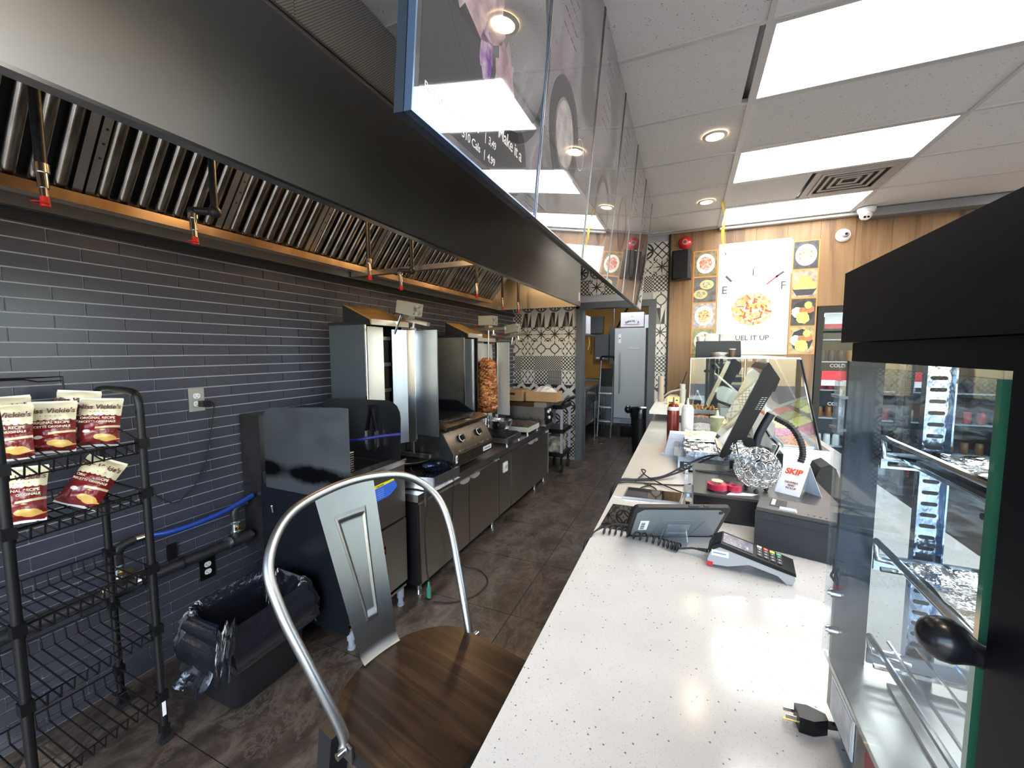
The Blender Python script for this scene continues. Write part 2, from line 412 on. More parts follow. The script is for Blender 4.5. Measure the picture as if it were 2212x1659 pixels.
def f_flor(u, v):
    x, y, r, a = pol(u, v); return (r.lt((a * 4).cos().abs() * .3 + .06)) .mx((r - .44).abs().lt(.025)), (r - .38).abs().lt(.03)
def f_x(u, v):
    x, y = (u * 2).fr() - .5, (v * 2).fr() - .5; return (x.abs() - y.abs()).abs().lt(.09).mx((x.abs() + y.abs()).lt(.14))
PAT = {k: pattern(k, f) for k, f in dict(star=f_star, quatrefoil=f_quat, lattice=f_quat2, dots=f_dots, net=f_net, bars=f_bars, spike=f_spike, chevron=f_chev, petal=f_petal, hex=f_hex, floral=f_flor, cross=f_x).items()}
PME = {k: mesh('patterned_tile', B().cbox((0, 0, 0), (.1985, .008, .1985)), m, bevel=.001, seg=1) for k, m in PAT.items()}
T = .1985 / .1985 * .2
z_a = 1.645 - .2 * 8          # first tile edge above the floor
rowp = ['net', 'cross', 'petal', 'hex', 'chevron', 'bars', 'dots', 'hex', 'star', 'spike', 'floral', 'star', 'net', 'floral', 'floral']
mid = {10: 'star', 9: 'hex', 8: 'dots', 7: 'bars'}
wf = struct('wall_far', B().box((XL, YF + .006, 0), (-1.39, YF + .12, ZC + .05)).box((-.4, YF + .006, 0), (1.28, YF + .12, ZC + .05)).box((1.28, YF + .006, 1.99), (XR, YF + .12, ZC + .05)).box((3.62, YF + .006, 0), (XR, YF + .12, 1.99)).box((-1.39, YF + .006, 2.13), (-.4, YF + .12, ZC + .05)), grout_l)
def tilecol(x0, kmin=0, shift=0, rows=None):
    for k in range(kmin, 15):
        z = z_a + .2 * k + .1
        if z + .1 > ZC + .06: break
        nm = rowp[k]
        if rows: nm = rows[k % len(rows)] or nm
        o = link('patterned_tile', PME[nm], wf); o.location = (x0 + .1, YF, z)
cols_l = [-2.39, -2.19, -1.99, -1.79, -1.59]
for ci, x0 in enumerate(cols_l):
    rr = list(rowp)
    if ci == 4: rr[7] = 'quatrefoil'; rr[6] = 'net'; rr[5] = 'quatrefoil'; rr[3] = 'petal'; rr[2] = 'net'; rr[1] = 'cross'
    if ci == 1: rr[5] = 'quatrefoil'; rr[7] = 'quatrefoil'; rr[6] = 'net'
    if ci in (2, 0): rr[5] = 'net'
    if ci == 0: rr[9] = 'net'
    tilecol(x0, 0, 0, rr)
R1 = ['petal', 'net', 'petal', 'lattice', 'chevron', 'quatrefoil', 'net', 'quatrefoil', 'star', 'spike', 'hex', 'net', 'star', 'cross', 'lattice']
tilecol(-.42, 0, 0, R1); tilecol(-.62, 11, 0, ['petal'] * 11 + ['dots', 'lattice', 'petal', 'net'])
for ci in range(4): tilecol(-1.42 + .2 * ci, 11, 0, ['star'] * 11 + [('net', 'star', 'net', 'star')[ci], ('floral', 'floral', 'star', 'petal')[ci], ('floral', 'star', 'floral', 'net')[ci], 'star'])
struct('trim_2', B().box((-.245, YF - .014, 0), (-.222, YF + .01, ZC - .01)), black_m)
# ---- wood planks on the rest of the far wall
m, n, b = mat_nodes('oak_plank')
tc = n.nodes.new('ShaderNodeTexCoord'); oi = n.nodes.new('ShaderNodeObjectInfo'); mp = n.nodes.new('ShaderNodeMapping'); mp.inputs['Scale'].default_value = (5, 5, .75)
ad = n.nodes.new('ShaderNodeVectorMath'); ad.operation = 'ADD'; n.links.new(tc.outputs['Object'], ad.inputs[0]); sc_ = n.nodes.new('ShaderNodeVectorMath'); sc_.operation = 'SCALE'
cb = n.nodes.new('ShaderNodeCombineXYZ'); n.links.new(oi.outputs['Random'], cb.inputs[0]); n.links.new(oi.outputs['Random'], cb.inputs[2]); n.links.new(cb.outputs[0], sc_.inputs[0]); sc_.inputs['Scale'].default_value = 40
n.links.new(sc_.outputs[0], ad.inputs[1]); n.links.new(ad.outputs[0], mp.inputs[0])
t1 = n.nodes.new('ShaderNodeTexNoise'); t1.inputs['Scale'].default_value = 1.1; t1.inputs['Detail'].default_value = 9; t1.inputs['Distortion'].default_value = .8; n.links.new(mp.outputs[0], t1.inputs[0])
mp2 = n.nodes.new('ShaderNodeMapping'); mp2.inputs['Scale'].default_value = (90, 90, 1.6); n.links.new(ad.outputs[0], mp2.inputs[0])
t2 = n.nodes.new('ShaderNodeTexNoise'); t2.inputs['Scale'].default_value = 1; t2.inputs['Detail'].default_value = 3; n.links.new(mp2.outputs[0], t2.inputs[0])
w = N(n, t1.outputs[0]) * .75 + N(n, t2.outputs[0]) * .25
cr = n.nodes.new('ShaderNodeValToRGB'); e = cr.color_ramp.elements; e[0].position = .36; e[0].color = (.125, .065, .028, 1); e[1].position = .66; e[1].color = (.33, .195, .095, 1)
x = e.new(.48); x.color = (.25, .142, .066, 1)
n.links.new(w.s, cr.inputs[0]); n.links.new(cr.outputs[0], b.inputs['Base Color']); b.inputs['Roughness'].default_value = .5
oak = m
pme = mesh('wood_plank', B().box((.001, -.006, 0), (.298, .006, ZC - .0)), oak, bevel=.0015, seg=1)
x = -.222
psh = mesh('wood_plank', B().box((.001, -.006, 1.99), (.298, .006, ZC)), oak, bevel=.0015, seg=1)
while x < XR - .05:
    o = link('wood_plank', pme if x < 1.0 or x > 3.6 else psh, wf); o.location = (x, YF, 0); x += .299
struct('trim_3', B().box((1.62, YF - .16, 2.845), (XR, YF - .007, ZC - .006)), P('grey_painted_beam', (.24, .24, .25), .6))
struct('trim_4', B().box((.3, YF - .075, 2.90), (1.6, YF - .007, ZC - .006)), tbar_m)
# ---- doorway to the back room
fr_m = P('blue_grey_door_frame', (.085, .095, .11), .45)
d1 = struct('door_1', B().box((-1.385, YF - .03, 0), (-1.345, YF + .14, 2.14)).box((-1.345, YF - .02, 0), (-1.30, YF + .14, 2.09)), fr_m, bevel=.003)
struct('door_jamb', B().box((-.46, YF - .02, 0), (-.37, YF + .14, 2.14)), fr_m, bevel=.003, parent=d1)
struct('door_head', B().box((-1.385, YF - .03, 2.075), (-.37, YF + .14, 2.155)), fr_m, bevel=.003, parent=d1)
# ---- right wall with storefront windows, front wall with windows, both behind or beside the camera
paint = P('warm_grey_wall_paint', (.42, .40, .38), .8)
alu = P('dark_aluminium_mullion', (.03, .03, .035), .4, .5)
pane = glass('window_glass', (.96, .98, .98))
wr = struct('wall_right', B().box((XR, YN, 0), (XR + .12, YF, .5)).box((XR, YN, 2.6), (XR + .12, YF, ZC + .05)).box((XR, 3.2, .5), (XR + .12, YF, 2.6)).box((XR, YN, .5), (XR + .12, YN + .3, 2.6)), paint)
w1 = struct('window_1', B().box((XR + .02, YN + .3, .5), (XR + .08, YN + .36, 2.6)).box((XR + .02, 3.14, .5), (XR + .08, 3.2, 2.6)).box((XR + .02, .3, .5), (XR + .08, .36, 2.6)).box((XR + .02, 1.7, .5), (XR + .08, 1.76, 2.6)), alu)
struct('window_pane', B().box((XR + .045, YN + .36, .5), (XR + .051, 3.14, 2.6)), pane, parent=w1)
wn = struct('wall_front', B().box((XL, YN - .12, 0), (XR, YN, .12)).box((XL, YN - .12, 2.6), (XR, YN, ZC + .05)).box((XL, YN - .12, 0), (XL + .25, YN, 2.7)), paint)
mb_ = B()
for X in (-2.05, -.9, .3, 1.5, 2.7, 3.84): mb_.box((X, YN - .08, .12), (X + .06, YN - .02, 2.6))
w2 = struct('window_2', mb_.box((XL + .25, YN - .08, 1.95), (XR, YN - .02, 2.0)), alu)
struct('window_pane', B().box((XL + .25, YN - .055, .12), (XR, YN - .049, 2.6)), pane, parent=w2)
# outside ground
m = P('pale_concrete_paving', (.24, .24, .24), .9, vary=((.20, .20, .20), 3))
struct('sidewalk', B().box((-8, YN - 14, -.12), (14, YN - .12, -.06)).box((XR + .12, YN - .12, -.12), (18, 8, -.06)), m)
# ---- back room shell
ply = P('plywood_sheet', (.50, .27, .05), .6, vary=((.36, .17, .03), 3, (1, 1, .5)), bump=(20, .1))
YB = 8.3
struct('wall_back', B().box((-2.2, YB, 0), (.3, YB + .1, 2.75)), P('back_room_wall_paint', (.33, .38, .45), .8))
pw = struct('plywood_sheet', B().box((-2.18, YB - .02, .95), (-.6, YB - .002, 2.75)).box((-.595, YB - .02, .95), (.2, YB - .002, 2.75)), ply)
struct('wall_back_left', B().box((-2.3, YF + .13, 0), (-2.2, YB, 2.75)), P('back_room_wall_paint', (.33, .38, .45), .8))
struct('wall_back_right', B().box((.2, YF + .13, 0), (.3, YB, 2.75)), P('back_room_wall_paint', (.33, .38, .45), .8))
struct('ceiling_back', B().box((-2.3, YF + .13, 2.7), (.3, YB + .1, 2.8)), tbar_m)
light('back_room_light', 'AREA', (-.9, 6.6, 2.66), 12, (.95, .97, 1), size=.9, size_y=.5)
# ---- ceiling light panels (each a thing)
em = P('lit_diffuser', (1, 1, 1), .5, emit=((1, .985, .96), 7.0))
desc = {2.150: 'nearest and largest in view of the three white ceiling light panels', 3.405: 'middle one of the three lit ceiling panels, just before the vent', 4.66: 'lit ceiling panel farthest back, against the wood wall'}
lp0 = None
for (x0, x1, y0, y1) in lightpanels:
    lab = desc.get(round(y0, 3)) if x0 < 1 else None
    t = thing('ceiling_light', lab or 'lit ceiling panel over the customer side, at x %s row %s' % ('right', 'ABCDEFGH'[int((y0 + 2) * 1.2) % 8]), 'ceiling light', ((x0 + x1) / 2, (y0 + y1) / 2, ZC))
    if not lab: t['label'] = 'lit ceiling panel over the %s, outside the photo frame' % {(0, 0): 'near end of the counter, added for lighting', (0, 1): 'window end of the counter, added for lighting', (1, 0): 'window side of the dining floor, added for lighting', (1, 1): 'middle of the dining floor', (1, 2): 'drinks coolers'}[(int(x0 > 2), (int(y0 < .5) if x0 < 2 else 0 if y0 < 1 else 1 if y0 < 4 else 2))]
    a, c = (x1 - x0) / 2, (y1 - y0) / 2
    part('diffuser', B().box((-a + .03, -c + .03, 0), (a - .03, c - .03, .01)), em, t, world=False)
    part('frame', B().box((-a + .01, -c + .01, -.003), (a - .01, -c + .03, .02)).box((-a + .01, c - .03, -.003), (a - .01, c - .01, .02)).box((-a + .01, -c + .03, -.003), (-a + .03, c - .03, .02)).box((a - .03, -c + .03, -.003), (a - .01, c - .03, .02)), tbar_m, t, world=False)
# pot lights
warm = P('warm_lamp_lens', (1, 1, 1), .4, emit=((1, .72, .42), 18.0))
for q, (Y, lab) in enumerate(((3.10, 'round recessed downlight in the ceiling, the larger of the two in view'), (4.39, 'round recessed downlight nearest the wood wall'), (1.80, 'round recessed downlight at the top edge of the photo'), (.5, 'round recessed downlight above the first menu board'))):
    t = thing('downlight', lab, 'ceiling light', (.125, Y, ZC - .002))
    part('trim_ring', B().lathe([(.052, 0), (.056, -.006), (.074, -.004), (.076, .002)], n=28), P('satin_trim', (.8, .75, .7), .3), t, world=False)
    part('lens', B().lathe([(0, -.004), (.052, -.003), (.053, .0)], n=28), warm, t, world=False)
    light('downlight_lamp', 'SPOT', (.125, Y, ZC - .02), 14, (1, .8, .55), size=.05, spot_size=R(110), spot_blend=.8)
# vent
t = thing('ceiling_vent', 'square louvred air vent in the ceiling between two lit panels', 'vent', (1.20, 4.346, ZC))
vm = P('vent_dusty_white', (.50, .48, .45), .5)
part('backing', B().box((-.29, -.29, .012), (.29, .29, .02)), P('vent_dark', (.05, .045, .04), .8), t, world=False)
for k in range(5):
    a = .29 - k * .055; b_ = B()
    w_ = .05 if k == 0 else .022
    for (p, q) in (((-a, -a), (a, -a + w_)), ((-a, a - w_), (a, a)), ((-a, -a + w_), (-a + w_, a - w_)), ((a - w_, -a + w_), (a, a - w_))):
        b_.box((p[0], p[1], -.012 + k * .003 if k else -.004), (q[0], q[1], -.004 + k * .003 if k else .006))
    part('louvre' if k else 'frame', b_, vm, t, world=False)
# ================================================================ HOOD
HY0, HY1 = -.2, 4.785
hood = thing('exhaust_hood', 'long stainless steel exhaust hood running above the cooking line', 'hood', (-1.74, 2.3, 2.045))
part('front_skin', B().box((-1.195, HY0, 2.045), (-1.19, HY1, 2.555)), hood_m, hood, bevel=.001)
part('front_lip', B().box((-1.225, HY0, 2.043), (-1.188, HY1, 2.052)).box((-1.225, HY0, 2.052), (-1.221, HY1, 2.075)), steel, hood)
part('top_flange', B().box((-1.26, HY0, 2.555), (-1.185, HY1, 2.562)).box((-1.26, HY0, 2.562), (-1.235, HY1, 2.60)), steel_h, hood)
part('top_panel', B().box((-2.29, HY0, 2.58), (-1.2, HY1, 2.59)), hood_m, hood)
part('back_panel', B().box((-2.288, HY0, 2.045), (-2.28, HY1, 2.58)).box((-2.28, HY0, 2.045), (-2.262, HY1, 2.05)), hood_m, hood)
part('end_panel', B().box((-2.29, HY1, 2.045), (-1.19, HY1 + .008, 2.6)), hood_m, hood)
part('end_panel', B().box((-2.29, HY0 - .008, 2.045), (-1.19, HY0, 2.6)), hood_m, hood)
part('grease_gutter', B().prism([(-2.28, 2.095), (-2.12, 2.07), (-2.12, 2.11), (-2.125, 2.11), (-2.125, 2.078), (-2.28, 2.103)], HY0, 4.32, 'y'), P('greasy_gutter_steel', (.40, .30, .21), .3, 1, vary=((.22, .14, .09), 3, (1, 2, 1))), hood)
# baffle filters on the slope
S0, S1 = Vector((-2.15, 0, 2.108)), Vector((-1.80, 0, 2.545)); dS = (S1 - S0); LS = dS.length; dS.normalize(); nS = Vector((dS.z, 0, -dS.x))   # nS points down-right
def slopeM(y, off=0): return Matrix([[dS.x, 0, nS.x, S0.x + nS.x * off], [0, 1, 0, y], [dS.z, 0, nS.z, S0.z + nS.z * off], [0, 0, 0, 1]])
arc = [(.026 * math.cos(a), .018 * math.sin(a)) for a in [math.pi * k / 6 for k in range(7)]]
def channel(w, h, sign):
    b = B(); pts = [(w * math.cos(math.pi * k / 6), sign * h * math.sin(math.pi * k / 6)) for k in range(7)]
    for x in (0, LS):
        pass
    v = [(0, p[0], p[1]) for p in pts] + [(LS - .01, p[0], p[1]) for p in pts] + [(0, p[0] * .9, p[1] - .002) for p in pts] + [(LS - .01, p[0] * .9, p[1] - .002) for p in pts]
    f = [(i, i + 1, i + 8, i + 7) for i in range(6)] + [(14 + i, 21 + i, 22 + i, 15 + i) for i in range(6)]
    return b.add(v, f)
Hi = _frames[hood.name]
for k in range(9):
    y0 = HY0 + .01 + .5 * k
    fb = B().box((0, .004, -.03), (LS, .03, .004), slopeM(y0)).box((0, .468, -.03), (LS, .496, .004), slopeM(y0)).box((0, .03, -.03), (.02, .47, .0), slopeM(y0)).box((LS - .02, .03, -.03), (LS, .47, .0), slopeM(y0))
    f = part('baffle_filter', fb, steel, hood, bevel=.001)
    if k == 0:
        bme = mesh('baffle', channel(.021, .016, 1), grease)
        hme = mesh('backing', B().box((0, .0, -.036), (LS, .5, -.031)), P('filter_backing', (.01, .009, .008), .5))
    o = link('backing', hme, f); o.matrix_local = Hi @ slopeM(y0)
    for q in range(7):
        o = link('baffle', bme, f); o.matrix_local = Hi @ slopeM(y0 + .06 + .0635 * q, -.012)
    for q in range(5):   # round vent holes on the frame strip
        c = slopeM(y0) @ Vector((LS * (.3 + .1 * q), .018, .0045)); d = slopeM(y0).to_3x3() @ Vector((0, 0, .0015))
        if q == 0: hb = B()
        hb.cyl(c, c + d, .0045, n=8)
    part('filter_hole', hb, ink, f, kind='stuff')
part('filter_end_plate', B().hexa([slopeM(4.31) @ Vector(p) for p in ((0, 0, -.06), (LS, 0, -.06), (LS, .01, -.06), (0, .01, -.06), (0, 0, .025), (LS, 0, .025), (LS, .01, .025), (0, .01, .025))]), steel, hood)
part('cross_brace', B().hexa([(-2.27, 2.28, 2.055), (-1.21, 2.28, 2.055), (-1.21, 2.32, 2.055), (-2.27, 2.32, 2.055), (-2.27, 2.28, 2.088), (-1.21, 2.28, 2.088), (-1.21, 2.32, 2.088), (-2.27, 2.32, 2.088)]), steel, hood)
for x, y, z, elbow in ((-1.75, .576, 1.941, 0), (-1.75, .99, 1.928, 1), (-1.75, 1.90, 1.939, 0), (-1.74, 2.20, 1.918, 1), (-1.73, 3.20, 1.99, 0), (-1.80, 3.90, 1.951, 0), (-1.80, 4.33, 1.953, 0)):
    b = B(); tz = 2.56
    if elbow:
        b.cyl((x + .05, y + .03, tz), (x + .05, y + .03, z + .14), .0125, n=10); b.sphere((x + .05, y + .03, z + .125), .024, 10); b.cyl((x + .05, y + .03, z + .125), (x - .01, y - .015, z + .125), .014, n=10); b.sphere((x - .01, y - .015, z + .12), .019, 10)
    else: b.cyl((x, y, tz), (x, y, z + .1), .0135, n=10)
    nz = part('nozzle_drop', b, iron, hood)
    x2, y2 = (x - .01, y - .015) if elbow else (x, y)
    part('nozzle', B().cyl((x2, y2, z + .12), (x2 + .0, y2, z + .095), .017, n=10).cyl((x2, y2, z + .095), (x2 + .004, y2, z + .05), .0125, n=10).cyl((x2 + .004, y2, z + .05), (x2 + .006, y2, z + .02), .009, n=10), chrome, nz)
    part('nozzle_cap', B().cyl((x2 + .006, y2, z + .024), (x2 + .008, y2, z - .004), .011, n=10).tube([(x2 + .01 + .018 * math.cos(a), y2 - .012 + .018 * math.sin(a), z + .004) for a in [k * PI2 / 12 for k in range(12)]], .0016, 5, closed=True), red_p, nz)
for Y in (1.45, 2.75, 4.05):
    lp = part('hood_lamp', B().lathe([(0, .0), (.05, 0), (.05, -.03), (.04, -.035)], (-1.62, Y, 2.58), n=16), galv, hood)
    part('lamp_globe', B().lathe([(.038, -.03), (.045, -.06), (.04, -.11), (.02, -.135), (0, -.14)], (-1.62, Y, 2.58), n=16), P('warm_globe', (1, .8, .5), .3, emit=((1, .62, .25), 9)), lp)
    light('hood_lamp_light', 'POINT', (-1.60, Y, 2.40), 4.2, (1, .62, .28), size=.045)
lab = part('warning_label', B().box((-1.1895, 4.70, 2.06), (-1.188, 4.765, 2.20)), white_pap, hood)
part('red_band', B().box((-1.188, 4.70, 2.06), (-1.1875, 4.765, 2.10)), P('label_red', (.5, .03, .05), .5), lab)
# dark strip of the wall just under the hood
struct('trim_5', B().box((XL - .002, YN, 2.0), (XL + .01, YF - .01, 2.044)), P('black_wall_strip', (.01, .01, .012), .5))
# perforated closure panels above the hood
m, n, b = mat_nodes('perforated_grey_panel')
tc = n.nodes.new('ShaderNodeTexCoord'); sp = n.nodes.new('ShaderNodeSeparateXYZ'); n.links.new(tc.outputs['Object'], sp.inputs[0])
f_ = ((N(n, sp.outputs[1]) * (PI2 / .011)).sin() * (N(n, sp.outputs[2]) * (PI2 / .011)).sin()).gt(.25)
mx = n.nodes.new('ShaderNodeMix'); mx.data_type = 'RGBA'; n.links.new(f_.s, mx.inputs[0]); mx.inputs[6].default_value = (.46, .44, .41, 1); mx.inputs[7].default_value = (.12, .115, .105, 1)
n.links.new(mx.outputs[2], b.inputs['Base Color']); b.inputs['Roughness'].default_value = .5
for k in range(4):
    y0 = HY0 + 1.25 * k
    single('perforated_panel', B().box((-1.262, y0, 2.60), (-1.255, y0 + 1.247, ZC - .005)), m, 'grey perforated closure panel above the hood, %s' % ('leftmost, left of the first menu board', 'second, behind the nearest menu board', 'third, hidden behind the menu boards', 'farthest, over the hood end')[k], 'panel', (-1.258, y0 + .62, 2.6), group='perforated panels over the hood')
# ================================================================ MENU BOARDS
def board_mat(name, seed, purple=False):
    m, n, b = mat_nodes(name)
    tc = n.nodes.new('ShaderNodeTexCoord'); mp = n.nodes.new('ShaderNodeMapping'); mp.inputs['Location'].default_value = (seed, seed * 2, 0); n.links.new(tc.outputs['Object'], mp.inputs[0])
    t = n.nodes.new('ShaderNodeTexNoise'); t.inputs['Scale'].default_value = 2.2; t.inputs['Detail'].default_value = 6; t.inputs['Distortion'].default_value = 1.5; n.links.new(mp.outputs[0], t.inputs[0])
    r = n.nodes.new('ShaderNodeValToRGB'); e = r.color_ramp.elements; e[0].position = .38; e[0].color = (.05, .048, .052, 1); e[1].position = .56; e[1].color = (.17, .165, .18, 1)
    x = e.new(.60); x.color = (.13, .10, .12, 1); x = e.new(.7); x.color = (.20, .18, .19, 1)
    n.links.new(t.outputs[0], r.inputs[0]); n.links.new(r.outputs[0], b.inputs['Base Color']); b.inputs['Roughness'].default_value = .02; b.inputs['Specular IOR Level'].default_value = .9; b.inputs['Coat Weight'].default_value = 1; b.inputs['Coat Roughness'].default_value = .01
    return m
white_ink = P('white_print', (.45, .45, .45), .1, coat=1); dkprint = P('dark_print', (.03, .03, .035), .05, coat=1)
TILT = math.atan2(.088, 1.01); BH = math.hypot(.088, 1.01)
labs = ['first and nearest menu board, with a purple cabbage photo and the words Make it a', 'second menu board from the left, glossy grey with a bread ring picture', 'third menu board from the left, narrow in view, above the hood end', 'fourth menu board from the left in the glossy row', 'fifth menu board from the left, next to the last', 'last menu board at the far end of the row, mirroring the speaker']
for k in range(6):
    y0 = .585 + .606 * k; t = thing('menu_board', labs[k], 'menu board', (-.44, y0, 1.915), group='menu boards hung over the aisle'); t.rotation_euler = (0, TILT, 0)
    _frames[t.name] = t.matrix_basis.inverted()
    W_ = .598
    p = part('panel', B().box((-.012, .004, .004), (0, W_ - .002, BH - .004)), board_mat('menu_print_%d' % k, k * 3.1 + .4), t, world=False)
    part('backing', B().box((-.034, 0, 0), (-.0125, W_, BH)), P('board_backing', (.02, .03, .05), .35), t, world=False)
    part('edge_trim', B().box((-.014, 0, 0), (.003, .004, BH)).box((-.014, W_ - .002, 0), (.003, W_ + .002, BH)).box((-.014, .004, 0), (.003, W_, .004)), P('anodised_trim', (.30, .38, .50) if k == 0 else (.25, .25, .26), .3, 1) if k else P('blue_anodised_trim', (.10, .16, .28), .25, .6), t, world=False)
    fm = lambda y, z: Matrix([[0, 0, 1, .0006], [1, 0, 0, y], [0, 1, 0, z], [0, 0, 0, 1]])
    def btext(s, y, z, size, mat=white_ink, **kw):
        o = link('lettering', tmesh(s, mat, size, .0002, 'LEFT', .01, 0, .95), t); o.matrix_local = fm(y, z); return o
    def disc(y, z, r, mat, nm='printed_disc', r2=0):
        b = B(); pts = [(y + r * math.cos(a), z + r * math.sin(a)) for a in [i * PI2 / 32 for i in range(32)]]
        if r2:
            q = [(y + r2 * math.cos(a), z + r2 * math.sin(a)) for a in [i * PI2 / 32 for i in range(32)]]
            b.add([(.0004, *p_) for p_ in pts] + [(.0004, *p_) for p_ in q], [(i, (i + 1) % 32, (i + 1) % 32 + 32, i + 32) for i in range(32)])
        else: b.add([(.0004, *p_) for p_ in pts], [tuple(range(32))])
        return part(nm, b, mat, t, world=False)
    if k == 0:
        b = B().add([(.0003, .02, .02), (.0003, .42, .02), (.0003, .30, .24), (.0003, .02, .30)], [(0, 1, 2, 3)]); part('printed_band', b, dkprint, t, world=False)
        disc(.41, .10, .095, dkprint)
        btext('Make it a', .325, .12, .042); btext('POTATOES', .035, .060, .020); btext('90 Cals', .165, .078, .024); btext('|  3.49', .262, .078, .024); btext('510 Cals', .165, .042, .024); btext('|  4.99', .262, .042, .024)
        cab = P('cabbage_print', (.09, .02, .16), .06, coat=1, vary=((.30, .24, .30), 28)); meat = P('meat_print', (.16, .11, .12), .06, coat=1, vary=((.30, .22, .25), 22))
        random.seed(3)
        for (cy_, cz_, ry, rz, mm, nm) in ((.20, .36, .13, .12, meat, 'printed_filling'), (.245, .235, .028, .06, cab, 'printed_cabbage'), (.34, .23, .055, .10, meat, 'printed_filling')):
            pts = [(.0005, cy_ + ry * math.cos(a) * random.uniform(.75, 1.15), cz_ + rz * math.sin(a) * random.uniform(.75, 1.15)) for a in [i * PI2 / 26 for i in range(26)]]
            part(nm, B().add(pts, [tuple(range(26))]), mm, t, world=False)
        disc(.33, .42, .30, dkprint, 'printed_bowl', .275)
    elif k == 1:
        disc(.22, .34, .17, dkprint, 'printed_bread', .11); disc(.22, .34, .10, P('bread_print', (.22, .2, .2), .06, coat=1, vary=((.32, .3, .3), 20)), 'printed_filling'); disc(.42, .36, .055, white_ink, 'printed_ring', .052)
        for q in range(8): btext('— — — — —'[:7], .12 + .0 * q, .95 - .045 * q, .03, dkprint)
    else:
        disc(.3, .3 + .1 * (k % 2), .16, dkprint, 'printed_bowl', .13)
        for q in range(6): btext('— — — —', .12, .9 - .05 * q, .03, dkprint)
# ================================================================ WIRE RACK
rk = thing('snack_rack', 'black wire snack rack on casters against the dark tiled wall', 'rack', (-1.98, .62, 0))
A_, Bp, Cc, D_ = (-1.765, .445), (-1.815, .79), (-2.165, .805), (-2.165, .45)
for P_, top in ((A_, 1.36), (Bp, 1.34), (Cc, 1.34), (D_, 1.36)): part('post', B().tube([(P_[0], P_[1], .075), (P_[0] - .0, P_[1], 1.30)], .0125, 10), black_m, rk)
for p, q in ((Bp, Cc), (A_, D_)):
    part('top_loop', B().tube(bez([(p[0], p[1], 1.29), (p[0] - .005, p[1], 1.335), (p[0] - .035, p[1], 1.365), ((p[0] + q[0]) / 2, (p[1] + q[1]) / 2, 1.37), (q[0] + .035, q[1], 1.365), (q[0] + .005, q[1], 1.335), (q[0], q[1], 1.29)], 6), .0125, 10), black_m, rk)
for p in (A_, Bp, Cc, D_):
    c = part('caster', B().cbox((p[0], p[1], .066), (.03, .026, .022)).box((p[0] - .016, p[1] - .013, .03), (p[0] - .012, p[1] + .013, .066)).box((p[0] + .012, p[1] - .013, .03), (p[0] + .016, p[1] + .013, .066)), black_m, rk)
    part('wheel', B().cyl((p[0] - .01, p[1], .026), (p[0] + .01, p[1], .026), .026, n=18), black_r, c)
wire = .0028
for zf, zb in ((1.185, 1.25), (1.0, 1.0), (.71, .695), (.468, .465), (.20, .18)):
    def pt(u, v, dz=0):   # u 0..1 along length A->B, v 0..1 front->back
        x = (A_[0] + (Bp[0] - A_[0]) * u) * (1 - v) + (D_[0] + (Cc[0] - D_[0]) * u) * v
        y = (A_[1] + (Bp[1] - A_[1]) * u) * (1 - v) + (D_[1] + (Cc[1] - D_[1]) * u) * v
        return (x, y, zf * (1 - v) + zb * v + dz)
    f = B().tube([pt(0, 0), pt(1, 0), pt(1, 1), pt(0, 1)], .0036, 6, closed=True)
    sh = part('wire_shelf', f, black_m, rk)
    w_ = B(); n_ = 11
    for i in range(n_):
        u = (i + .5) / n_; w_.tube([pt(u, 0), pt(u, .03, -.045), pt(u, .97, -.045), pt(u, 1)], wire, 5)
    for v in (.06, .36, .66, .94): w_.tube([pt(0, v, -.046), pt(1, v, -.046)], wire, 5)
    part('shelf_wires', w_, black_m, sh)
    clip = B()
    for p in (A_, Bp, Cc, D_):
        z = zf if p in (A_, Bp) else zb
        clip.cbox((p[0], p[1], z - .004), (.034, .03, .035))
    part('shelf_clips', clip, black_p, sh, kind='stuff')
part('sign_holder', B().tube([(-2.16, .43, 1.42), (-2.16, .56, 1.42), (-2.16, .715, 1.42), (-2.165, .72, 1.25)], .0035, 6).tube([(-2.16, .43, 1.405), (-2.16, .52, 1.405), (-2.16, .545, 1.415), (-2.16, .62, 1.415), (-2.16, .65, 1.405), (-2.16, .715, 1.405)], .003, 6), black_m, rk)
part('post_sticker', B().cbox((Bp[0] + .0135, Bp[1] - .002, .15), (.001, .012, .06)), white_pap, rk)
# ---- chip bags
m, n, b = mat_nodes('chip_bag_print')
tc = n.nodes.new('ShaderNodeTexCoord'); sp = n.nodes.new('ShaderNodeSeparateXYZ'); n.links.new(tc.outputs['Object'], sp.inputs[0])
X_, Z_ = N(n, sp.outputs[0]), N(n, sp.outputs[2])
wave = (X_ * 210).sin().abs() * .004
top_ = (Z_ + wave - .112).gt(0)
nz = n.nodes.new('ShaderNodeTexVoronoi'); nz.inputs['Scale'].default_value = 26; mp = n.nodes.new('ShaderNodeMapping'); mp.inputs['Scale'].default_value = (.8, .0, 1.5); n.links.new(tc.outputs['Object'], mp.inputs[0]); n.links.new(mp.outputs[0], nz.inputs[0])
chipz = (((Z_ - .031).abs() * 1 + (X_ - .012).abs() * .3).lt(.026)) * (N(n, nz.outputs['Distance']).lt(.47))
bowl = ((X_ + .028) * (X_ + .028) + (Z_ - .05) * (Z_ - .05) * 3).lt(.00012)
ribbon = ((Z_ - .062 - X_ * .1).abs().lt(.004)) * (X_.gt(-.005))
def mixc(fac, a, c):
    q = n.nodes.new('ShaderNodeMix'); q.data_type = 'RGBA'; n.links.new(fac.s, q.inputs[0])
    for i, v in ((6, a), (7, c)):
        if isinstance(v, tuple): q.inputs[i].default_value = v
        else: n.links.new(v, q.inputs[i])
    return q.outputs[2]
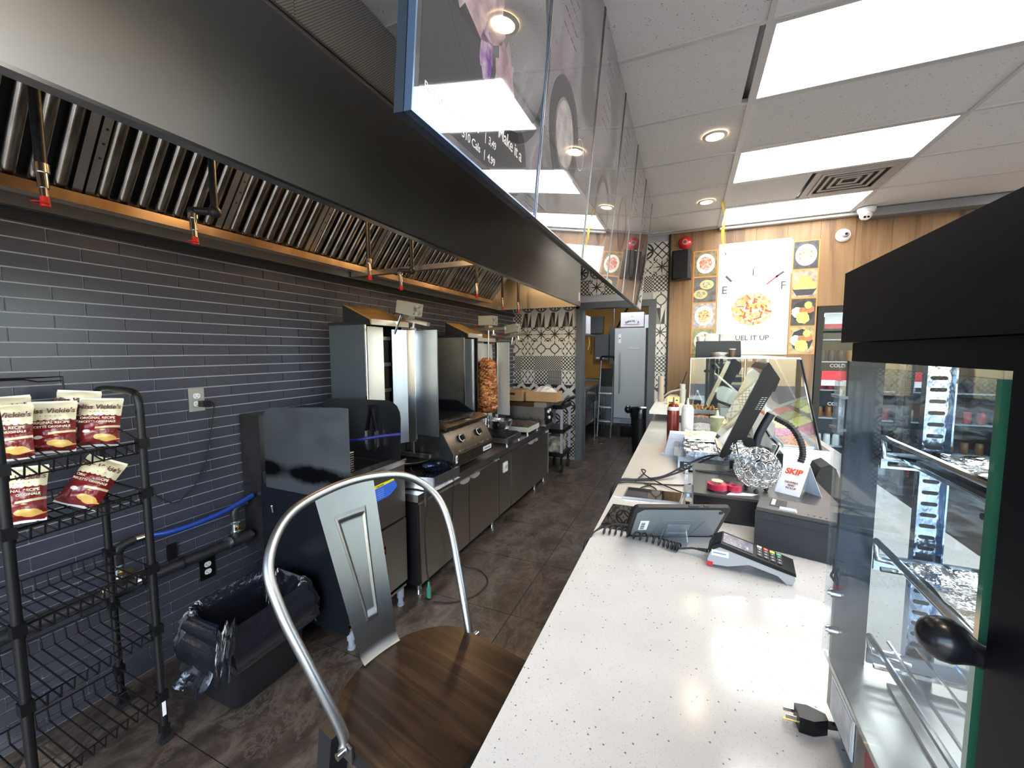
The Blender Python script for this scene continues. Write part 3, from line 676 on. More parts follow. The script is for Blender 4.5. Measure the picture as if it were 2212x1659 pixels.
col = mixc(top_, (.20, .012, .014, 1), (.88, .80, .55, 1)); col = mixc(chipz, col, (.80, .50, .13, 1)); col = mixc(bowl, col, (.85, .82, .75, 1)); col = mixc(ribbon, col, (.80, .66, .40, 1))
n.links.new(col, b.inputs['Base Color']); b.inputs['Roughness'].default_value = .28; b.inputs['Coat Weight'].default_value = .3
bagm = m
def bag_mesh(seed):
    rnd = random.Random(seed); b = B(); w, h = .062, .172
    def f(side):
        def g(u, v):
            x = (u * 2 - 1) * w; z = v * h; e = (1 - abs(u * 2 - 1) ** 3) * (1 - abs(v * 2 - 1) ** 6)
            bul = .030 * e * (.75 + .25 * math.sin(v * 3 + seed)) + .0022 * math.sin(u * 23 + v * 9 + seed) * e + .002 * math.sin(v * 31 - u * 7 + seed * 2) * e
            x *= 1 - .07 * (1 - abs(v * 2 - 1) ** 2) * abs(u * 2 - 1); return (x, side * (bul + .0008), z + .004 * math.sin(u * 7 + seed) * (v - .5))
        return g
    b.grid(18, 22, f(-1)); b.grid(18, 22, f(1)); bmesh.ops.remove_doubles(b.bm, verts=b.bm.verts, dist=.0018); return b
def bag(label, loc, yaw, lean, roll=0, seed=1, grp='bags of chips on the wire rack'):
    t = thing('chip_bag', label, 'chip bag', loc, group=grp); Mx = Euler((R(lean), R(roll), R(yaw)), 'XYZ').to_matrix().to_4x4(); Mx = Matrix.Translation(loc) @ Mx
    t.matrix_basis = Mx; _frames[t.name] = Mx.inverted()
    part('packet', bag_mesh(seed), bagm, t, world=False)
    part('crimp', B().box((-.06, -.0012, .168), (.06, .0012, .178)), P('bag_crimp_cream', (.85, .8, .62), .4), t, world=False)
    part('crimp', B().box((-.06, -.0012, -.006), (.06, .0012, .003)), P('bag_crimp_white', (.8, .8, .78), .4), t, world=False)
    br = P('bag_brown_ink', (.10, .015, .015), .5); cr_ = P('bag_cream_ink', (.9, .78, .55), .5)
    for s, z, sz, mm, y, sh in (("Miss Vickie's", .140, .0235, br, -.0275, .15), ('ORIGINAL RECIPE', .098, .0118, cr_, -.0305, 0), ('RECETTE ORIGINALE', .084, .0105, cr_, -.0305, 0), ('·  ·  ·  ·  ·', .122, .014, br, -.029, 0)):
        o = link('lettering', tmesh(s, mm, sz, .002, 'CENTER', .012, sh), t); o.matrix_local = Matrix([[1, 0, 0, 0], [0, 0, -1, y + .002], [0, 1, 0, z], [0, 0, 0, 1]])
Y_ = 62
bag('chip bag at the right end of the top wire shelf, cream and maroon', (-2.02, .745, 1.165), Y_ - 6, -16, 4, 1)
bag('chip bag in the middle of the top wire shelf', (-2.035, .630, 1.165), Y_, -14, 2, 2)
bag('chip bag cut by the left edge of the photo, top wire shelf', (-2.02, .525, 1.165), Y_, -12, 0, 3)
bag('chip bag tucked behind the others on the top shelf, only its top showing', (-2.12, .72, 1.19), Y_ - 8, -8, 6, 4)
bag('chip bag behind the left front one on the top shelf', (-2.12, .56, 1.185), Y_, -10, -3, 5)
bag('chip bag slumped at a slant on the second wire shelf', (-2.0, .665, .965), Y_ - 14, -30, 26, 6)
bag('chip bag standing at the left end of the second shelf', (-1.975, .525, .962), Y_, -16, 2, 7)
# ================================================================ WALL UTILITIES
def outlet(label, y, z, plate, name='wall_outlet', x=XL + .004):
    t = thing(name, label, 'outlet', (x, y, z))
    part('cover_plate', B().box((0, -.036, -.058), (.006, .036, .058)), plate, t, bevel=.0015, world=False)
    for dz in (-.02, .02):
        s = part('socket', B().prism([(p[0], p[1] + dz) for p in rrect(.032, .027, .011)], .006, .009, 'x'), white_p, t, world=False)
        part('slots', B().box((.009, -.009, dz - .003), (.0095, -.007, dz + .006)).box((.009, .007, dz - .003), (.0095, .009, dz + .005)).box((.009, -.002, dz - .010), (.0095, .002, dz - .006)), ink, s, world=False)
    return t
outlet('silver outlet plate on the dark tiled wall with an adapter plugged in', 1.232, 1.268, steel)
outlet('black outlet plate with a white socket below the gas pipe', 1.232, .376, black_p)
t = thing('power_adapter', 'black power adapter plugged into the silver wall outlet', 'adapter', (-2.28, 1.255, 1.25))
part('body', B().box((-2.288, 1.236, 1.232), (-2.245, 1.276, 1.262)), black_p, t, bevel=.004)
part('cable', B().tube(bez([(-2.255, 1.276, 1.248), (-2.262, 1.296, 1.235), (-2.272, 1.292, 1.16), (-2.28, 1.27, 1.03), (-2.28, 1.245, .92), (-2.28, 1.205, .85), (-2.28, 1.15, .795), (-2.28, 1.09, .780), (-2.28, 1.0, .865), (-2.27, .86, .96), (-2.25, .80, 1.0)], 6), .0028, 6).tube(bez([(-2.275, 1.235, .90), (-2.262, 1.215, .91), (-2.27, 1.22, .885), (-2.26, 1.245, .89), (-2.275, 1.23, .905)], 5), .0028, 5), black_r, t)
t = thing('gas_pipe', 'thick black gas pipe along the base of the tiled wall', 'pipe', (-2.22, .9, .485))
part('pipe', B().cyl((-2.22, .2, .49), (-2.22, 1.43, .487), .0235, n=16), iron, t)
part('tee_fitting', B().cyl((-2.22, .805, .49), (-2.22, .90, .49), .032, n=16).cyl((-2.22, .852, .49), (-2.22, .852, .54), .026, n=14), iron, t)
for y in (.795, .905, 1.30): part('pipe_collar', B().cyl((-2.22, y - .008, .49), (-2.22, y + .008, .49), .036, n=16), galv, t)
part('tee_fitting', B().cyl((-2.22, 1.31, .49), (-2.22, 1.42, .49), .030, n=16).cyl((-2.22, 1.34, .49), (-2.22, 1.34, .545), .022, n=14), iron, t)
for y, z1 in ((.852, .60), (1.34, .60)):
    v = part('gas_valve', B().cyl((-2.22, y, .53), (-2.22, y, .60), .017, n=12).cyl((-2.22, y, .538), (-2.22, y, .546), .023, n=8).cyl((-2.22, y, .588), (-2.22, y, .598), .023, n=8), galv, t)
    part('valve_handle', B().cbox((-2.19, y + .008, .568), (.008, .05, .016)).cyl((-2.21, y, .568), (-2.185, y, .568), .008, n=8), brass, v)
    part('elbow', B().tube(bez([(-2.22, y, .60), (-2.22, y, .65), (-2.215, y + .02, .68), (-2.215, y + .06, .685)], 6), .019, 12), iron, t)
part('wall_bracket', B().box((-2.295, 1.06, .50), (-2.285, 1.10, .575)).tube([(-2.22 + .027 * math.cos(a), 1.085, .488 + .027 * math.sin(a)) for a in [k * PI2 / 14 for k in range(14)]], .0035, 5, closed=True), black_m, t)
t = thing('gas_hose', 'blue flexible gas hose sagging along the tiled wall', 'hose', (-2.2, 1.15, .67))
part('hose', B().tube(bez([(-2.215, .955, .685), (-2.205, 1.02, .672), (-2.2, 1.13, .668), (-2.2, 1.28, .680), (-2.2, 1.43, .715)], 7), .0135, 10), P('blue_hose', (.01, .05, .30), .35, coat=.4), t)
part('coupling', B().cyl((-2.215, .905, .685), (-2.213, .965, .684), .017, n=10), chrome, t)
# ================================================================ BIN
from mathutils import noise
t = thing('trash_bin', 'black slim trash bin lined with a shiny black bag, by the fryer', 'bin', (-1.80, 1.12, 0))
def binf(z, g=0):
    k = z / .37; a = .115 + .022 * k + g; c = .165 + .035 * k + g; return [(-1.80 + p[0], 1.14 + p[1]) for p in rrect(a * 2, c * 2, .045, 5)]
b = B(); zs = [0, .02, .36, .37]; rings = [[b.bm.verts.new((*p, z)) for p in binf(z, -.01 if z == 0 else 0)] for z in zs] + [[b.bm.verts.new((*p, z)) for p in binf(z, -.008)] for z in (.37, .03)]
for r0, r1 in zip(rings, rings[1:]):
    for j in range(len(r0)): b.bm.faces.new((r0[j], r0[(j + 1) % len(r0)], r1[(j + 1) % len(r0)], r1[j]))
b.bm.faces.new(rings[0][::-1]); b.bm.faces.new(rings[-1])
part('tub', b, P('black_bin_plastic', (.008, .009, .012), .45), t)
rnd = random.Random(5); b = B(); nn = 160; prof = [(.030, .21, 1.0), (.034, .235, 1.0), (.036, .26, 1.1), (.032, .285, 1.1), (.028, .31, 1.0), (.022, .335, 1.0), (.018, .36, .9), (.014, .385, .8), (.006, .405, .8), (-.006, .405, .8), (-.016, .38, .9), (-.022, .35, 1.0), (-.028, .32, 1.1), (-.034, .28, 1.2), (-.042, .23, 1.2), (-.055, .16, 1), (-.08, .08, .6)]
rings = []; ph = [rnd.uniform(0, 6) for _ in range(8)]
def bagring(g, z, amp, i):
    pts = [(-1.80 + p[0], 1.14 + p[1]) for p in rrect((.137 + g) * 2, (.20 + g) * 2, .05 if g > -.06 else .03, 39)][:nn]; out = []
    for j, p in enumerate(pts):
        a = j / nn * PI2; d = Vector((p[0] + 1.80, p[1] - 1.14)).normalized()
        wv = (math.sin(9 * a + ph[0] + i) * .4 + math.sin(17 * a + ph[1] - i * .7) * .35 + math.sin(31 * a + ph[2] + i * 1.3) * .25)
        zz = z + amp * .014 * math.sin(13 * a + ph[3]) + (amp * .012 * math.sin(5 * a + ph[4]))
        if i == 0: zz += .02 * math.sin(3 * a + 1) - (.05 if -.9 < a - 3.9 < .9 else 0)
        tb = noise.turbulence_vector((p[0] * 11, p[1] * 11, z * 9 + (3 if g < -.01 else 0)), 4, True, amplitude_scale=.6, frequency_scale=2.1); q = .030 * min(1, amp)
        out.append(b.bm.verts.new((p[0] + d.x * (wv * .010 * amp + (tb.x - .5) * q), p[1] + d.y * (wv * .010 * amp + (tb.x - .5) * q), zz + (tb.z - .5) * q * .8)))
    return out
rings = [bagring(g, z, am, i) for i, (g, z, am) in enumerate(prof)]
for r0, r1 in zip(rings, rings[1:]):
    for j in range(nn): b.bm.faces.new((r0[j], r0[(j + 1) % nn], r1[(j + 1) % nn], r1[j]))
b.bm.faces.new(rings[-1])
part('bin_liner', b, P('glossy_black_liner', (.008, .009, .014), .12, coat=.7, bump=(16, .9)), t)
part('liner_tail', B().grid(8, 8, lambda u, v: (-1.80 + (-.10 + u * .2), .935 - .075 * v * (1 + .2 * math.sin(u * 9)), .26 - .10 * v + .012 * math.sin(u * 14 + v * 6))), P('glossy_black_liner'), t)
# ================================================================ FRYER
fy = thing('deep_fryer', 'floor standing deep fryer with black oil-stained side panel and steel front', 'fryer', (-1.8, 1.64, 0))
part('cabinet', B().box((-2.1, 1.425, .13), (-1.505, 1.435, .86)).box((-2.1, 1.86, .13), (-1.505, 1.868, .86)).box((-2.1, 1.435, .13), (-2.09, 1.86, .86)).box((-2.09, 1.435, .13), (-1.505, 1.86, .15)), steel_dark, fy)
part('side_panel', B().box((-2.1, 1.412, .10), (-1.51, 1.424, .80)), P('black_fryer_side', (.007, .009, .014), .34, .2), fy)
part('front_panel', B().box((-1.515, 1.425, .545), (-1.50, 1.868, .86)), steel, fy, bevel=.002)
d = part('door', B().box((-1.515, 1.430, .155), (-1.495, 1.865, .535)), steel, fy, bevel=.003)
part('door_rail', B().box((-1.53, 1.425, .115), (-1.505, 1.868, .145)), steel, fy)
lb = part('badge', B().prism([(1.655 + p[0], .42 + p[1]) for p in rrect(.062, .048, .004)], -1.4945, -1.4925, 'x'), black_p, d)
part('badge_oval', B().add([(-1.492, 1.655 + .024 * math.cos(a), .42 + .014 * math.sin(a)) for a in [k * PI2 / 24 for k in range(24)]], [tuple(range(24))]), red_p, lb)
part('badge_ring', B().tube([(-1.4918, 1.655 + .017 * math.cos(a), .42 + .0085 * math.sin(a)) for a in [k * PI2 / 24 for k in range(24)]], .0011, 4, closed=True), ink, lb)
part('front_lip', B().prism([(-1.60, .865), (-1.50, .855), (-1.485, .885), (-1.49, .89), (-1.505, .868), (-1.60, .875)], 1.43, 1.87, 'y'), steel, fy)
part('oil_tank', B().box((-2.0, 1.46, .70), (-1.62, 1.84, .71)).box((-2.0, 1.46, .71), (-1.99, 1.84, .865)).box((-1.63, 1.46, .71), (-1.62, 1.84, .865)).box((-1.99, 1.46, .71), (-1.63, 1.47, .865)).box((-1.99, 1.83, .71), (-1.63, 1.84, .865)), steel_dark, fy)
part('drain_shelf', B().box((-1.63, 1.45, .858), (-1.56, 1.85, .868)), P('dark_shelf', (.04, .045, .06), .3, .8), fy)
part('oil', B().box((-1.985, 1.475, .80), (-1.635, 1.825, .803)), P('dark_frying_oil', (.02, .012, .006), .08), fy)
def guard(name, y, poly, mat):
    return part(name, B().prism(poly, y - .0015, y + .0015, 'y'), mat, fy)
m, n, b = mat_nodes('stained_splash_guard')
tc = n.nodes.new('ShaderNodeTexCoord'); sp = n.nodes.new('ShaderNodeSeparateXYZ'); n.links.new(tc.outputs['Object'], sp.inputs[0]); no = n.nodes.new('ShaderNodeTexNoise'); no.inputs['Scale'].default_value = 9; no.inputs['Detail'].default_value = 7; n.links.new(tc.outputs['Object'], no.inputs[0])
Zs = N(n, sp.outputs[2]); Xs = N(n, sp.outputs[0]); band = (((Zs - .895).abs() * -14 + 1).mx(0)) ; blob = ((Xs * 16).sin() * .25 + .75); st = ((band * blob * (N(n, no.outputs[0]) * 6.0)) - .5).mx(0).mn(1)
mxx = n.nodes.new('ShaderNodeMix'); mxx.data_type = 'RGBA'; n.links.new(st.s, mxx.inputs[0]); mxx.inputs[6].default_value = (.20, .22, .25, 1); mxx.inputs[7].default_value = (.006, .006, .008, 1)
n.links.new(mxx.outputs[2], b.inputs['Base Color']); b.inputs['Metallic'].default_value = .85; rr = (N(n, no.outputs[0]) * .35 + .22); n.links.new(rr.s, b.inputs['Roughness'])
stain = m
guard('splash_guard', 1.41, [(-1.45, .79), (-1.45, 1.245), (-1.50, 1.247), (-1.98, 1.222), (-2.02, 1.21), (-2.045, 1.18), (-2.05, 1.14), (-2.05, .79)], stain)
guard('splash_guard', 1.87, [(-1.53, .84), (-1.52, 1.12), (-1.525, 1.16), (-1.545, 1.195), (-1.58, 1.218), (-1.62, 1.225), (-2.08, 1.218), (-2.13, 1.20), (-2.155, 1.15), (-2.16, .84)], P('splash_guard_steel', (.10, .11, .13), .3, .9))
part('flue', B().box((-2.288, 1.44, .40), (-2.13, 1.86, 1.165)), steel_dark, fy, bevel=.003)
part('hook_bolt', B().cyl((-2.0, 1.405, .70), (-1.99, 1.39, .70), .005, n=8).cyl((-1.99, 1.392, .70), (-1.985, 1.392, .665), .004, n=8), chrome, fy)
for x, y in ((-1.53, 1.455), (-1.53, 1.84), (-2.06, 1.455), (-2.06, 1.84)):
    part('leg', B().cyl((x, y, .13), (x, y, .05), .021, n=12).cyl((x, y, .05), (x, y, .012), .015, n=12).cyl((x, y, .012), (x, y, 0), .02, n=12), P('grey_plastic_foot', (.25, .28, .33), .5), fy)
st_ = part('warning_sticker', B().add([(-1.498, 1.56, .80), (-1.498, 1.77, .80), (-1.498, 1.80, .745), (-1.498, 1.74, .715), (-1.498, 1.56, .705)], [(0, 1, 2, 3, 4)]), P('blue_sticker', (.04, .14, .62), .5), fy)
part('yellow_band', B().add([(-1.4975, 1.56, .778), (-1.4975, 1.775, .80 - .012), (-1.4975, 1.77, .80), (-1.4975, 1.56, .80)], [(0, 1, 2, 3)]), P('yellow_sticker', (.85, .75, .02), .5), st_)
text('CAUTION', st_, ink, face((-1.4972, 1.66, .789), (0, 1, 0), (0, 0, 1)), .013, bold=.02)
for k in range(5): text('— —— —— —', st_, white_pap, face((-1.4972, 1.66, .768 - .011 * k), (0, 1, 0), (0, 0, 1)), .008)
# basket resting in the fryer
def basket(loc_y, label, grp):
    t = thing('fryer_basket', label, 'fryer basket', (-1.74, loc_y, .80), group=grp)
    b = B(); x0, x1, y0, y1, z0, z1 = -1.93, -1.655, loc_y - .075, loc_y + .075, .80, .965
    for k in range(14): z = z0 + (z1 - z0) * k / 13; b.tube([(x0, y0, z), (x1, y0, z), (x1, y1, z), (x0, y1, z)], .0011 if k < 13 else .004, 4, closed=True)
    for k in range(19): x = x0 + (x1 - x0) * k / 18; b.tube([(x, y0, z1), (x, y0, z0), (x, y1, z0), (x, y1, z1)], .0011, 4)
    for k in range(11): y = y0 + (y1 - y0) * k / 10; b.tube([(x0, y, z1), (x0, y, z0), (x1, y, z0), (x1, y, z1)], .0011, 4)
    part('wire_basket', b, P('bronze_wire', (.38, .33, .26), .35, 1), t, kind='stuff')
    h = B()
    for dy in (-.012, -.004, .004, .012): h.tube([(x1 + .002, loc_y + dy, .83), (x1 + .006, loc_y + dy, .97), (x1 + .03, loc_y + dy, 1.055)], .0016, 6)
    part('hanger', h, chrome, t)
    part('handle', B().tube(bez([(-1.64, loc_y, 1.04), (-1.56, loc_y + .03, 1.052), (-1.48, loc_y + .10, 1.063), (-1.41, loc_y + .17, 1.066)], 5), .0085, 10), P('blue_rubber_grip', (.01, .015, .16), .4), t)
basket(1.56, 'wire fryer basket with a long blue grip hanging in the fryer', 'fryer baskets'); 
t = thing('tongs', 'steel tongs with black handles hooked on the far fryer guard', 'tongs', (-1.71, 1.84, 1.04))
for s in (-1, 1):
    a = part('arm', B().hexa([(-1.715 + s * .004, 1.83, 1.18), (-1.705 + s * .004, 1.83, 1.18), (-1.705 + s * .004, 1.845, 1.18), (-1.715 + s * .004, 1.845, 1.18)] + [(-1.72 + s * .035, 1.83, 1.04), (-1.705 + s * .035, 1.83, 1.04), (-1.705 + s * .035, 1.85, 1.04), (-1.72 + s * .035, 1.85, 1.04)]), black_p, t, bevel=.002)
    part('jaw', B().prism([(-1.72 + s * .035, 1.045), (-1.703 + s * .035, 1.045), (-1.700 + s * .036, .96), (-1.706 + s * .03, .925), (-1.712 + s * .03, .92), (-1.72 + s * .034, .94), (-1.724 + s * .036, .98)], 1.832, 1.846, 'y'), chrome, a)
part('hinge', B().cbox((-1.71, 1.84, 1.185), (.03, .022, .022)), black_p, t, bevel=.002)
# ================================================================ REFRIGERATED BASE
cb = thing('chef_base', 'long low stainless steel cabinet with a row of doors under the cooking line', 'cabinet', (-1.85, 3.15, 0))
part('body', B().box((-2.24, 1.94, .085), (-1.465, 4.40, .615)), steel_dark, cb)
part('worktop', B().box((-2.26, 1.91, .615), (-1.44, 4.43, .66)), steel_h, cb, bevel=.004)
part('end_panel', B().box((-2.24, 1.925, .085), (-1.46, 1.94, .612)), black_m, cb)
def sdoor(y0, y1, hy):
    d = part('door', B().box((-1.465, y0, .09), (-1.449, y1, .585)), steel, cb, bevel=.002)
    if hy is not None: part('handle', B().prism([(hy - .055, .592), (hy + .055, .592), (hy + .05, .575), (hy + .025, .568), (hy - .03, .568), (hy - .05, .575)], -1.449, -1.428, 'x'), P('handle_steel', (.92, .92, .90), .4, .8), d, bevel=.001)
    return d
sdoor(1.945, 2.53, 2.46); sdoor(2.54, 3.045, 2.61); sdoor(3.315, 3.855, 3.80); sdoor(3.865, 4.385, 3.93)
pn = part('outlet_panel', B().box((-1.465, 3.075, .09), (-1.453, 3.305, .60)), steel, cb, bevel=.002)
for y in (3.058, 4.392): part('hinge_strip', B().box((-1.462, y - .005, .09), (-1.447, y + .005, .60)), chrome, cb)
op = part('outlet_cover', B().cbox((-1.450, 3.19, .49), (.006, .085, .085)), white_p, pn)
part('duplex_socket', B().prism([(3.175 + p[0], .49 + p[1]) for p in rrect(.022, .034, .01)], -1.447, -1.444, 'x'), lgrey_p, pn); part('duplex_socket', B().prism([(3.205 + p[0], .49 + p[1]) for p in rrect(.022, .034, .01)], -1.447, -1.444, 'x'), lgrey_p, pn)
for x in (-1.5, -2.18):
    for y in (1.98, 3.01, 4.06, 4.36): part('leg', B().cyl((x, y, .09), (x, y, .03), .017, n=12).cyl((x, y, .03), (x, y, 0), .012, .018, n=12), galv, cb)
# ================================================================ SHAWARMA GRILLS
yel = P('heat_yellowed_steel', (.62, .40, .14), .38, .6, vary=((.36, .20, .06), 7, (1, .4, 1)), grain=(20, .1))
edge_m = P('pale_edge_steel', (.72, .66, .58), .3, .7)
burner = P('ceramic_burner', (.05, .045, .04), .7, bump=(60, .4))
doorm = P('polished_door', (.56, .62, .70), .30, 1, vary=((.44, .49, .56), 3), bump=(6, .08))
def shawarma(label, y0, y1, xf, ztop, side_mat, front, awn_label=None):
    t = thing('vertical_broiler', label, 'grill', (xf - .15, (y0 + y1) / 2, .66), group='vertical broilers on the cooking line')
    xb = xf - .30; z0 = .86
    part('side_panel', B().box((xb, y0, z0), (xf, y0 + .012, ztop)), side_mat, t, bevel=.001)
    part('side_panel', B().box((xb, y1 - .012, z0), (xf, y1, ztop)), steel_dark, t, bevel=.001)
    part('back_panel', B().box((xb, y0 + .012, z0), (xb + .012, y1 - .012, ztop)), steel_dark, t)
    part('corner_trim', B().box((xf - .002, y0 - .003, z0), (xf + .006, y0 + .006, ztop)), chrome, t)
    part('base', B().box((xb, y0, .80), (xf, y1, .86)), steel_dark, t, bevel=.003)
    part('stand', B().box((xb + .02, y0 + .03, .66), (xb + .05, y0 + .06, .80)).box((xb + .02, y1 - .06, .66), (xb + .05, y1 - .03, .80)).box((xb + .02, y0 + .03, .66), (xf + .02, y0 + .06, .675)), steel, t)
    part('cap', B().box((xb - .005, y0 - .006, ztop), (xf - .02, y1 + .006, ztop + .02)), P('dark_cap', (.03, .035, .045), .3, .6), t, bevel=.004)
    aw = part('deflector', B().prism([(xf - .19, ztop + .135), (xf + .035, ztop + .035), (xf + .035, ztop + .0), (xf + .028, ztop + .0), (xf + .028, ztop + .03), (xf - .195, ztop + .128)], y0 + .02, y1 + .02, 'y'), yel, t)
    part('deflector_edge', B().box((xf + .0355, y0 + .02, ztop), (xf + .038, y1 + .02, ztop + .036)), edge_m, aw)
    part('deflector_end', B().prism([(xf - .19, ztop + .13), (xf + .02, ztop + .035), (xf + .02, ztop + .0), (xf - .19, ztop + .0)], y0 + .012, y0 + .02, 'y'), P('sooty_end_plate', (.015, .015, .018), .25, .3), aw)
    for k in range(4):
        part('burner', B().box((xf - .10, y0 + .06, z0 + .04 + .18 * k), (xf - .08, y1 - .06, z0 + .19 + .18 * k)), burner, t, bevel=.002)
        part('burner_rail', B().box((xf - .08, y0 + .05, z0 + .19 + .18 * k), (xf - .07, y1 - .05, z0 + .215 + .18 * k)), steel, t)
    return t
t1_ = shawarma('vertical broiler nearest the fryer, with its steel door swung open', 1.955, 2.322, -1.85, 1.68, P('blue_grey_side_steel', (.13, .16, .19), .38, .75, grain=(8, .1)), 0)
part('front_door', B().box((-1.852, 1.97, .87), (-1.845, 2.115, 1.67)), P('satin_door', (.50, .47, .42), .3, 1, grain=(10, .05)), t1_, bevel=.001)
part('front_door', B().hexa([(-1.85, 2.20, .87), (-1.845, 2.20, .87), (-1.80, 2.30, .87), (-1.805, 2.30, .87), (-1.85, 2.20, 1.66), (-1.845, 2.20, 1.66), (-1.80, 2.30, 1.66), (-1.805, 2.30, 1.66)]), doorm, t1_)
part('front_door', B().hexa([(-1.805, 2.30, .87), (-1.80, 2.30, .87), (-1.745, 2.316, .87), (-1.75, 2.316, .87), (-1.805, 2.30, 1.66), (-1.80, 2.30, 1.66), (-1.745, 2.316, 1.66), (-1.75, 2.316, 1.66)]), steel, t1_)
part('open_door', B().hexa([(-1.738, 2.308, .93), (-1.738, 2.316, .93), (-1.535, 2.285, .93), (-1.535, 2.277, .93), (-1.738, 2.308, 1.655), (-1.738, 2.316, 1.655), (-1.535, 2.285, 1.655), (-1.535, 2.277, 1.655)]), doorm, t1_, bevel=.001)
part('door_hinge', B().cyl((-1.742, 2.314, .89), (-1.742, 2.314, 1.67), .006, n=8), steel, t1_)
part('spit_base', B().box((-1.98, 2.27, .775), (-1.61, 2.295, .80)).box((-1.765, 2.275, .80), (-1.745, 2.29, .88)), steel, t1_, bevel=.001)
part('drip_plate', B().lathe([(0, .005), (.14, .005), (.155, .02), (.157, .018), (.14, 0), (0, 0)], (-1.80, 2.30, .735), 32), steel, t1_)
foil2 = P('plastic_film_on_steel', (.34, .33, .30), .22, .8, vary=((.24, .235, .21), 3), bump=(5, .35), coat=.5)
t2_ = shawarma('middle vertical broiler, its near side wrapped in cling film', 3.0, 3.25, -1.75, 1.63, foil2, 1)
part('front_door', B().box((-1.752, 3.01, .87), (-1.744, 3.15, 1.62)), P('blue_grey_side_steel', (.15, .18, .21), .35, .8), t2_, bevel=.001)
part('door_edge', B().box((-1.744, 3.145, .87), (-1.735, 3.16, 1.62)), chrome, t2_)
t3_ = shawarma('farthest vertical broiler, lined with foil behind the meat cone', 3.50, 3.90, -1.93, 1.61, foil, 2)
part('foil_lining', B().grid(14, 20, lambda u, v: (-1.918 + .006 * math.sin(u * 11 + v * 7) * math.sin(v * 13), 3.50 + .38 * u, .72 + .87 * v)), P('bright_foil_lining', (.85, .84, .80), .35, .5, bump=(20, .8)), t3_)
part('open_door', B().hexa([(-1.77, 3.70, .87), (-1.77, 3.71, .87), (-1.625, 3.68, .87), (-1.625, 3.67, .87), (-1.77, 3.70, 1.60), (-1.77, 3.71, 1.60), (-1.625, 3.68, 1.60), (-1.625, 3.67, 1.60)]), P('foil_wrapped_door', (.62, .62, .60), .4, .35, bump=(14, .6)), t3_)
part('door_edge', B().box((-1.79, 3.69, .80), (-1.77, 3.71, 1.60)), chrome, t3_)
part('foil_skirt', B().grid(10, 6, lambda u, v: (-1.87 + .20 * u, 3.62 + .02 * math.sin(u * 9), .69 + .18 * v * (1 - .2 * u))), foil, t3_)
# motor heads over the broilers
def motor(label, c, tilt, arm_len, cable, sticker=True):
    t = thing('spit_motor', label, 'motor', c, group='spit motors over the broilers'); M = Matrix.Translation(c) @ Euler((0, R(tilt), R(-8)), 'XYZ').to_matrix().to_4x4(); t.matrix_basis = M; _frames[t.name] = M.inverted()
    b = part('housing', B().box((-.075, -.05, -.04), (.075, .05, .045)), P('motor_grey_enamel', (.36, .37, .34), .4), t, bevel=.004, world=False)
    part('rating_plate', B().box((.0752, -.038, -.03), (.0765, .038, .035)), P('worn_label', (.55, .55, .50), .6, vary=((.1, .08, .06), 35)), b, world=False)
    part('rating_plate', B().box((-.05, -.0512, -.0), (.05, -.0502, .0)), white_pap, b, world=False) if 0 else None
    part('bracket', B().box((-.53, -.014, -.085), (.19, .014, -.062)).box((-.02, -.03, -.062), (.03, .03, -.04)), P('bracket_zinc', (.55, .55, .53), .35, 1), t, bevel=.002, world=False)
    part('wing_bolt', B().cyl((.06, 0, -.085), (.06, 0, -.12), .008, n=8).cbox((.06, 0, -.125), (.045, .008, .014)), galv, t, world=False)
    part('cable', B().tube([Vector(p) for p in cable], .005, 6), red_p if 'red' in label else black_r, t, world=False)
    return t
m1_ = motor('grey motor box tilted over the nearest broiler, with a black cable', (-1.74, 2.26, 1.80), 12, .3, [(-.07, 0, 0), (-.18, .0, -.09), (-.26, .01, -.16)])
part('spit_shaft', B().cyl((-.03, -.04, -.05), (-.065, -.05, -.20), .011, n=10), chrome, m1_, world=False)
m2_ = motor('grey motor box over the middle broiler, with a red cable', (-1.70, 3.36, 1.79), 0, .3, [(-.07, 0, 0), (-.16, 0, -.06), (-.26, .01, -.12)])
m3_ = motor('small grey motor box farthest back, with a red cable', (-1.74, 4.02, 1.75), -8, .3, [(-.07, 0, 0), (-.16, 0, -.04), (-.3, .01, -.12)])
part('spit_shaft', B().cyl((.0, 0, -.05), (-.03, 0, -.16), .008, n=10), chrome, m3_, world=False)
# the meat cone and its spit
mc = thing('meat_cone', 'brown roasted shawarma meat cone on a vertical spit', 'meat', (-1.800, 3.52, .90))
m, n, b = mat_nodes('roasted_meat')
tc = n.nodes.new('ShaderNodeTexCoord'); mp = n.nodes.new('ShaderNodeMapping'); mp.inputs['Scale'].default_value = (1, 1, 2.2); n.links.new(tc.outputs['Object'], mp.inputs[0])
no = n.nodes.new('ShaderNodeTexNoise'); no.inputs['Scale'].default_value = 17; no.inputs['Detail'].default_value = 6; no.inputs['Distortion'].default_value = 1.2; n.links.new(mp.outputs[0], no.inputs[0])
cr = n.nodes.new('ShaderNodeValToRGB'); e = cr.color_ramp.elements; e[0].position = .36; e[0].color = (.09, .018, .006, 1); e[1].position = .68; e[1].color = (.80, .42, .20, 1)
x = e.new(.50); x.color = (.38, .12, .03, 1); x = e.new(.58); x.color = (.60, .25, .07, 1)
n.links.new(no.outputs[0], cr.inputs[0]); n.links.new(cr.outputs[0], b.inputs['Base Color']); b.inputs['Roughness'].default_value = .32
bu = n.nodes.new('ShaderNodeBump'); bu.inputs['Strength'].default_value = .8; bu.inputs['Distance'].default_value = .01; n.links.new(no.outputs[0], bu.inputs['Height']); n.links.new(bu.outputs[0], b.inputs['Normal'])
rnd = random.Random(2); b = B(); nr, nc = 60, 64
rings = []
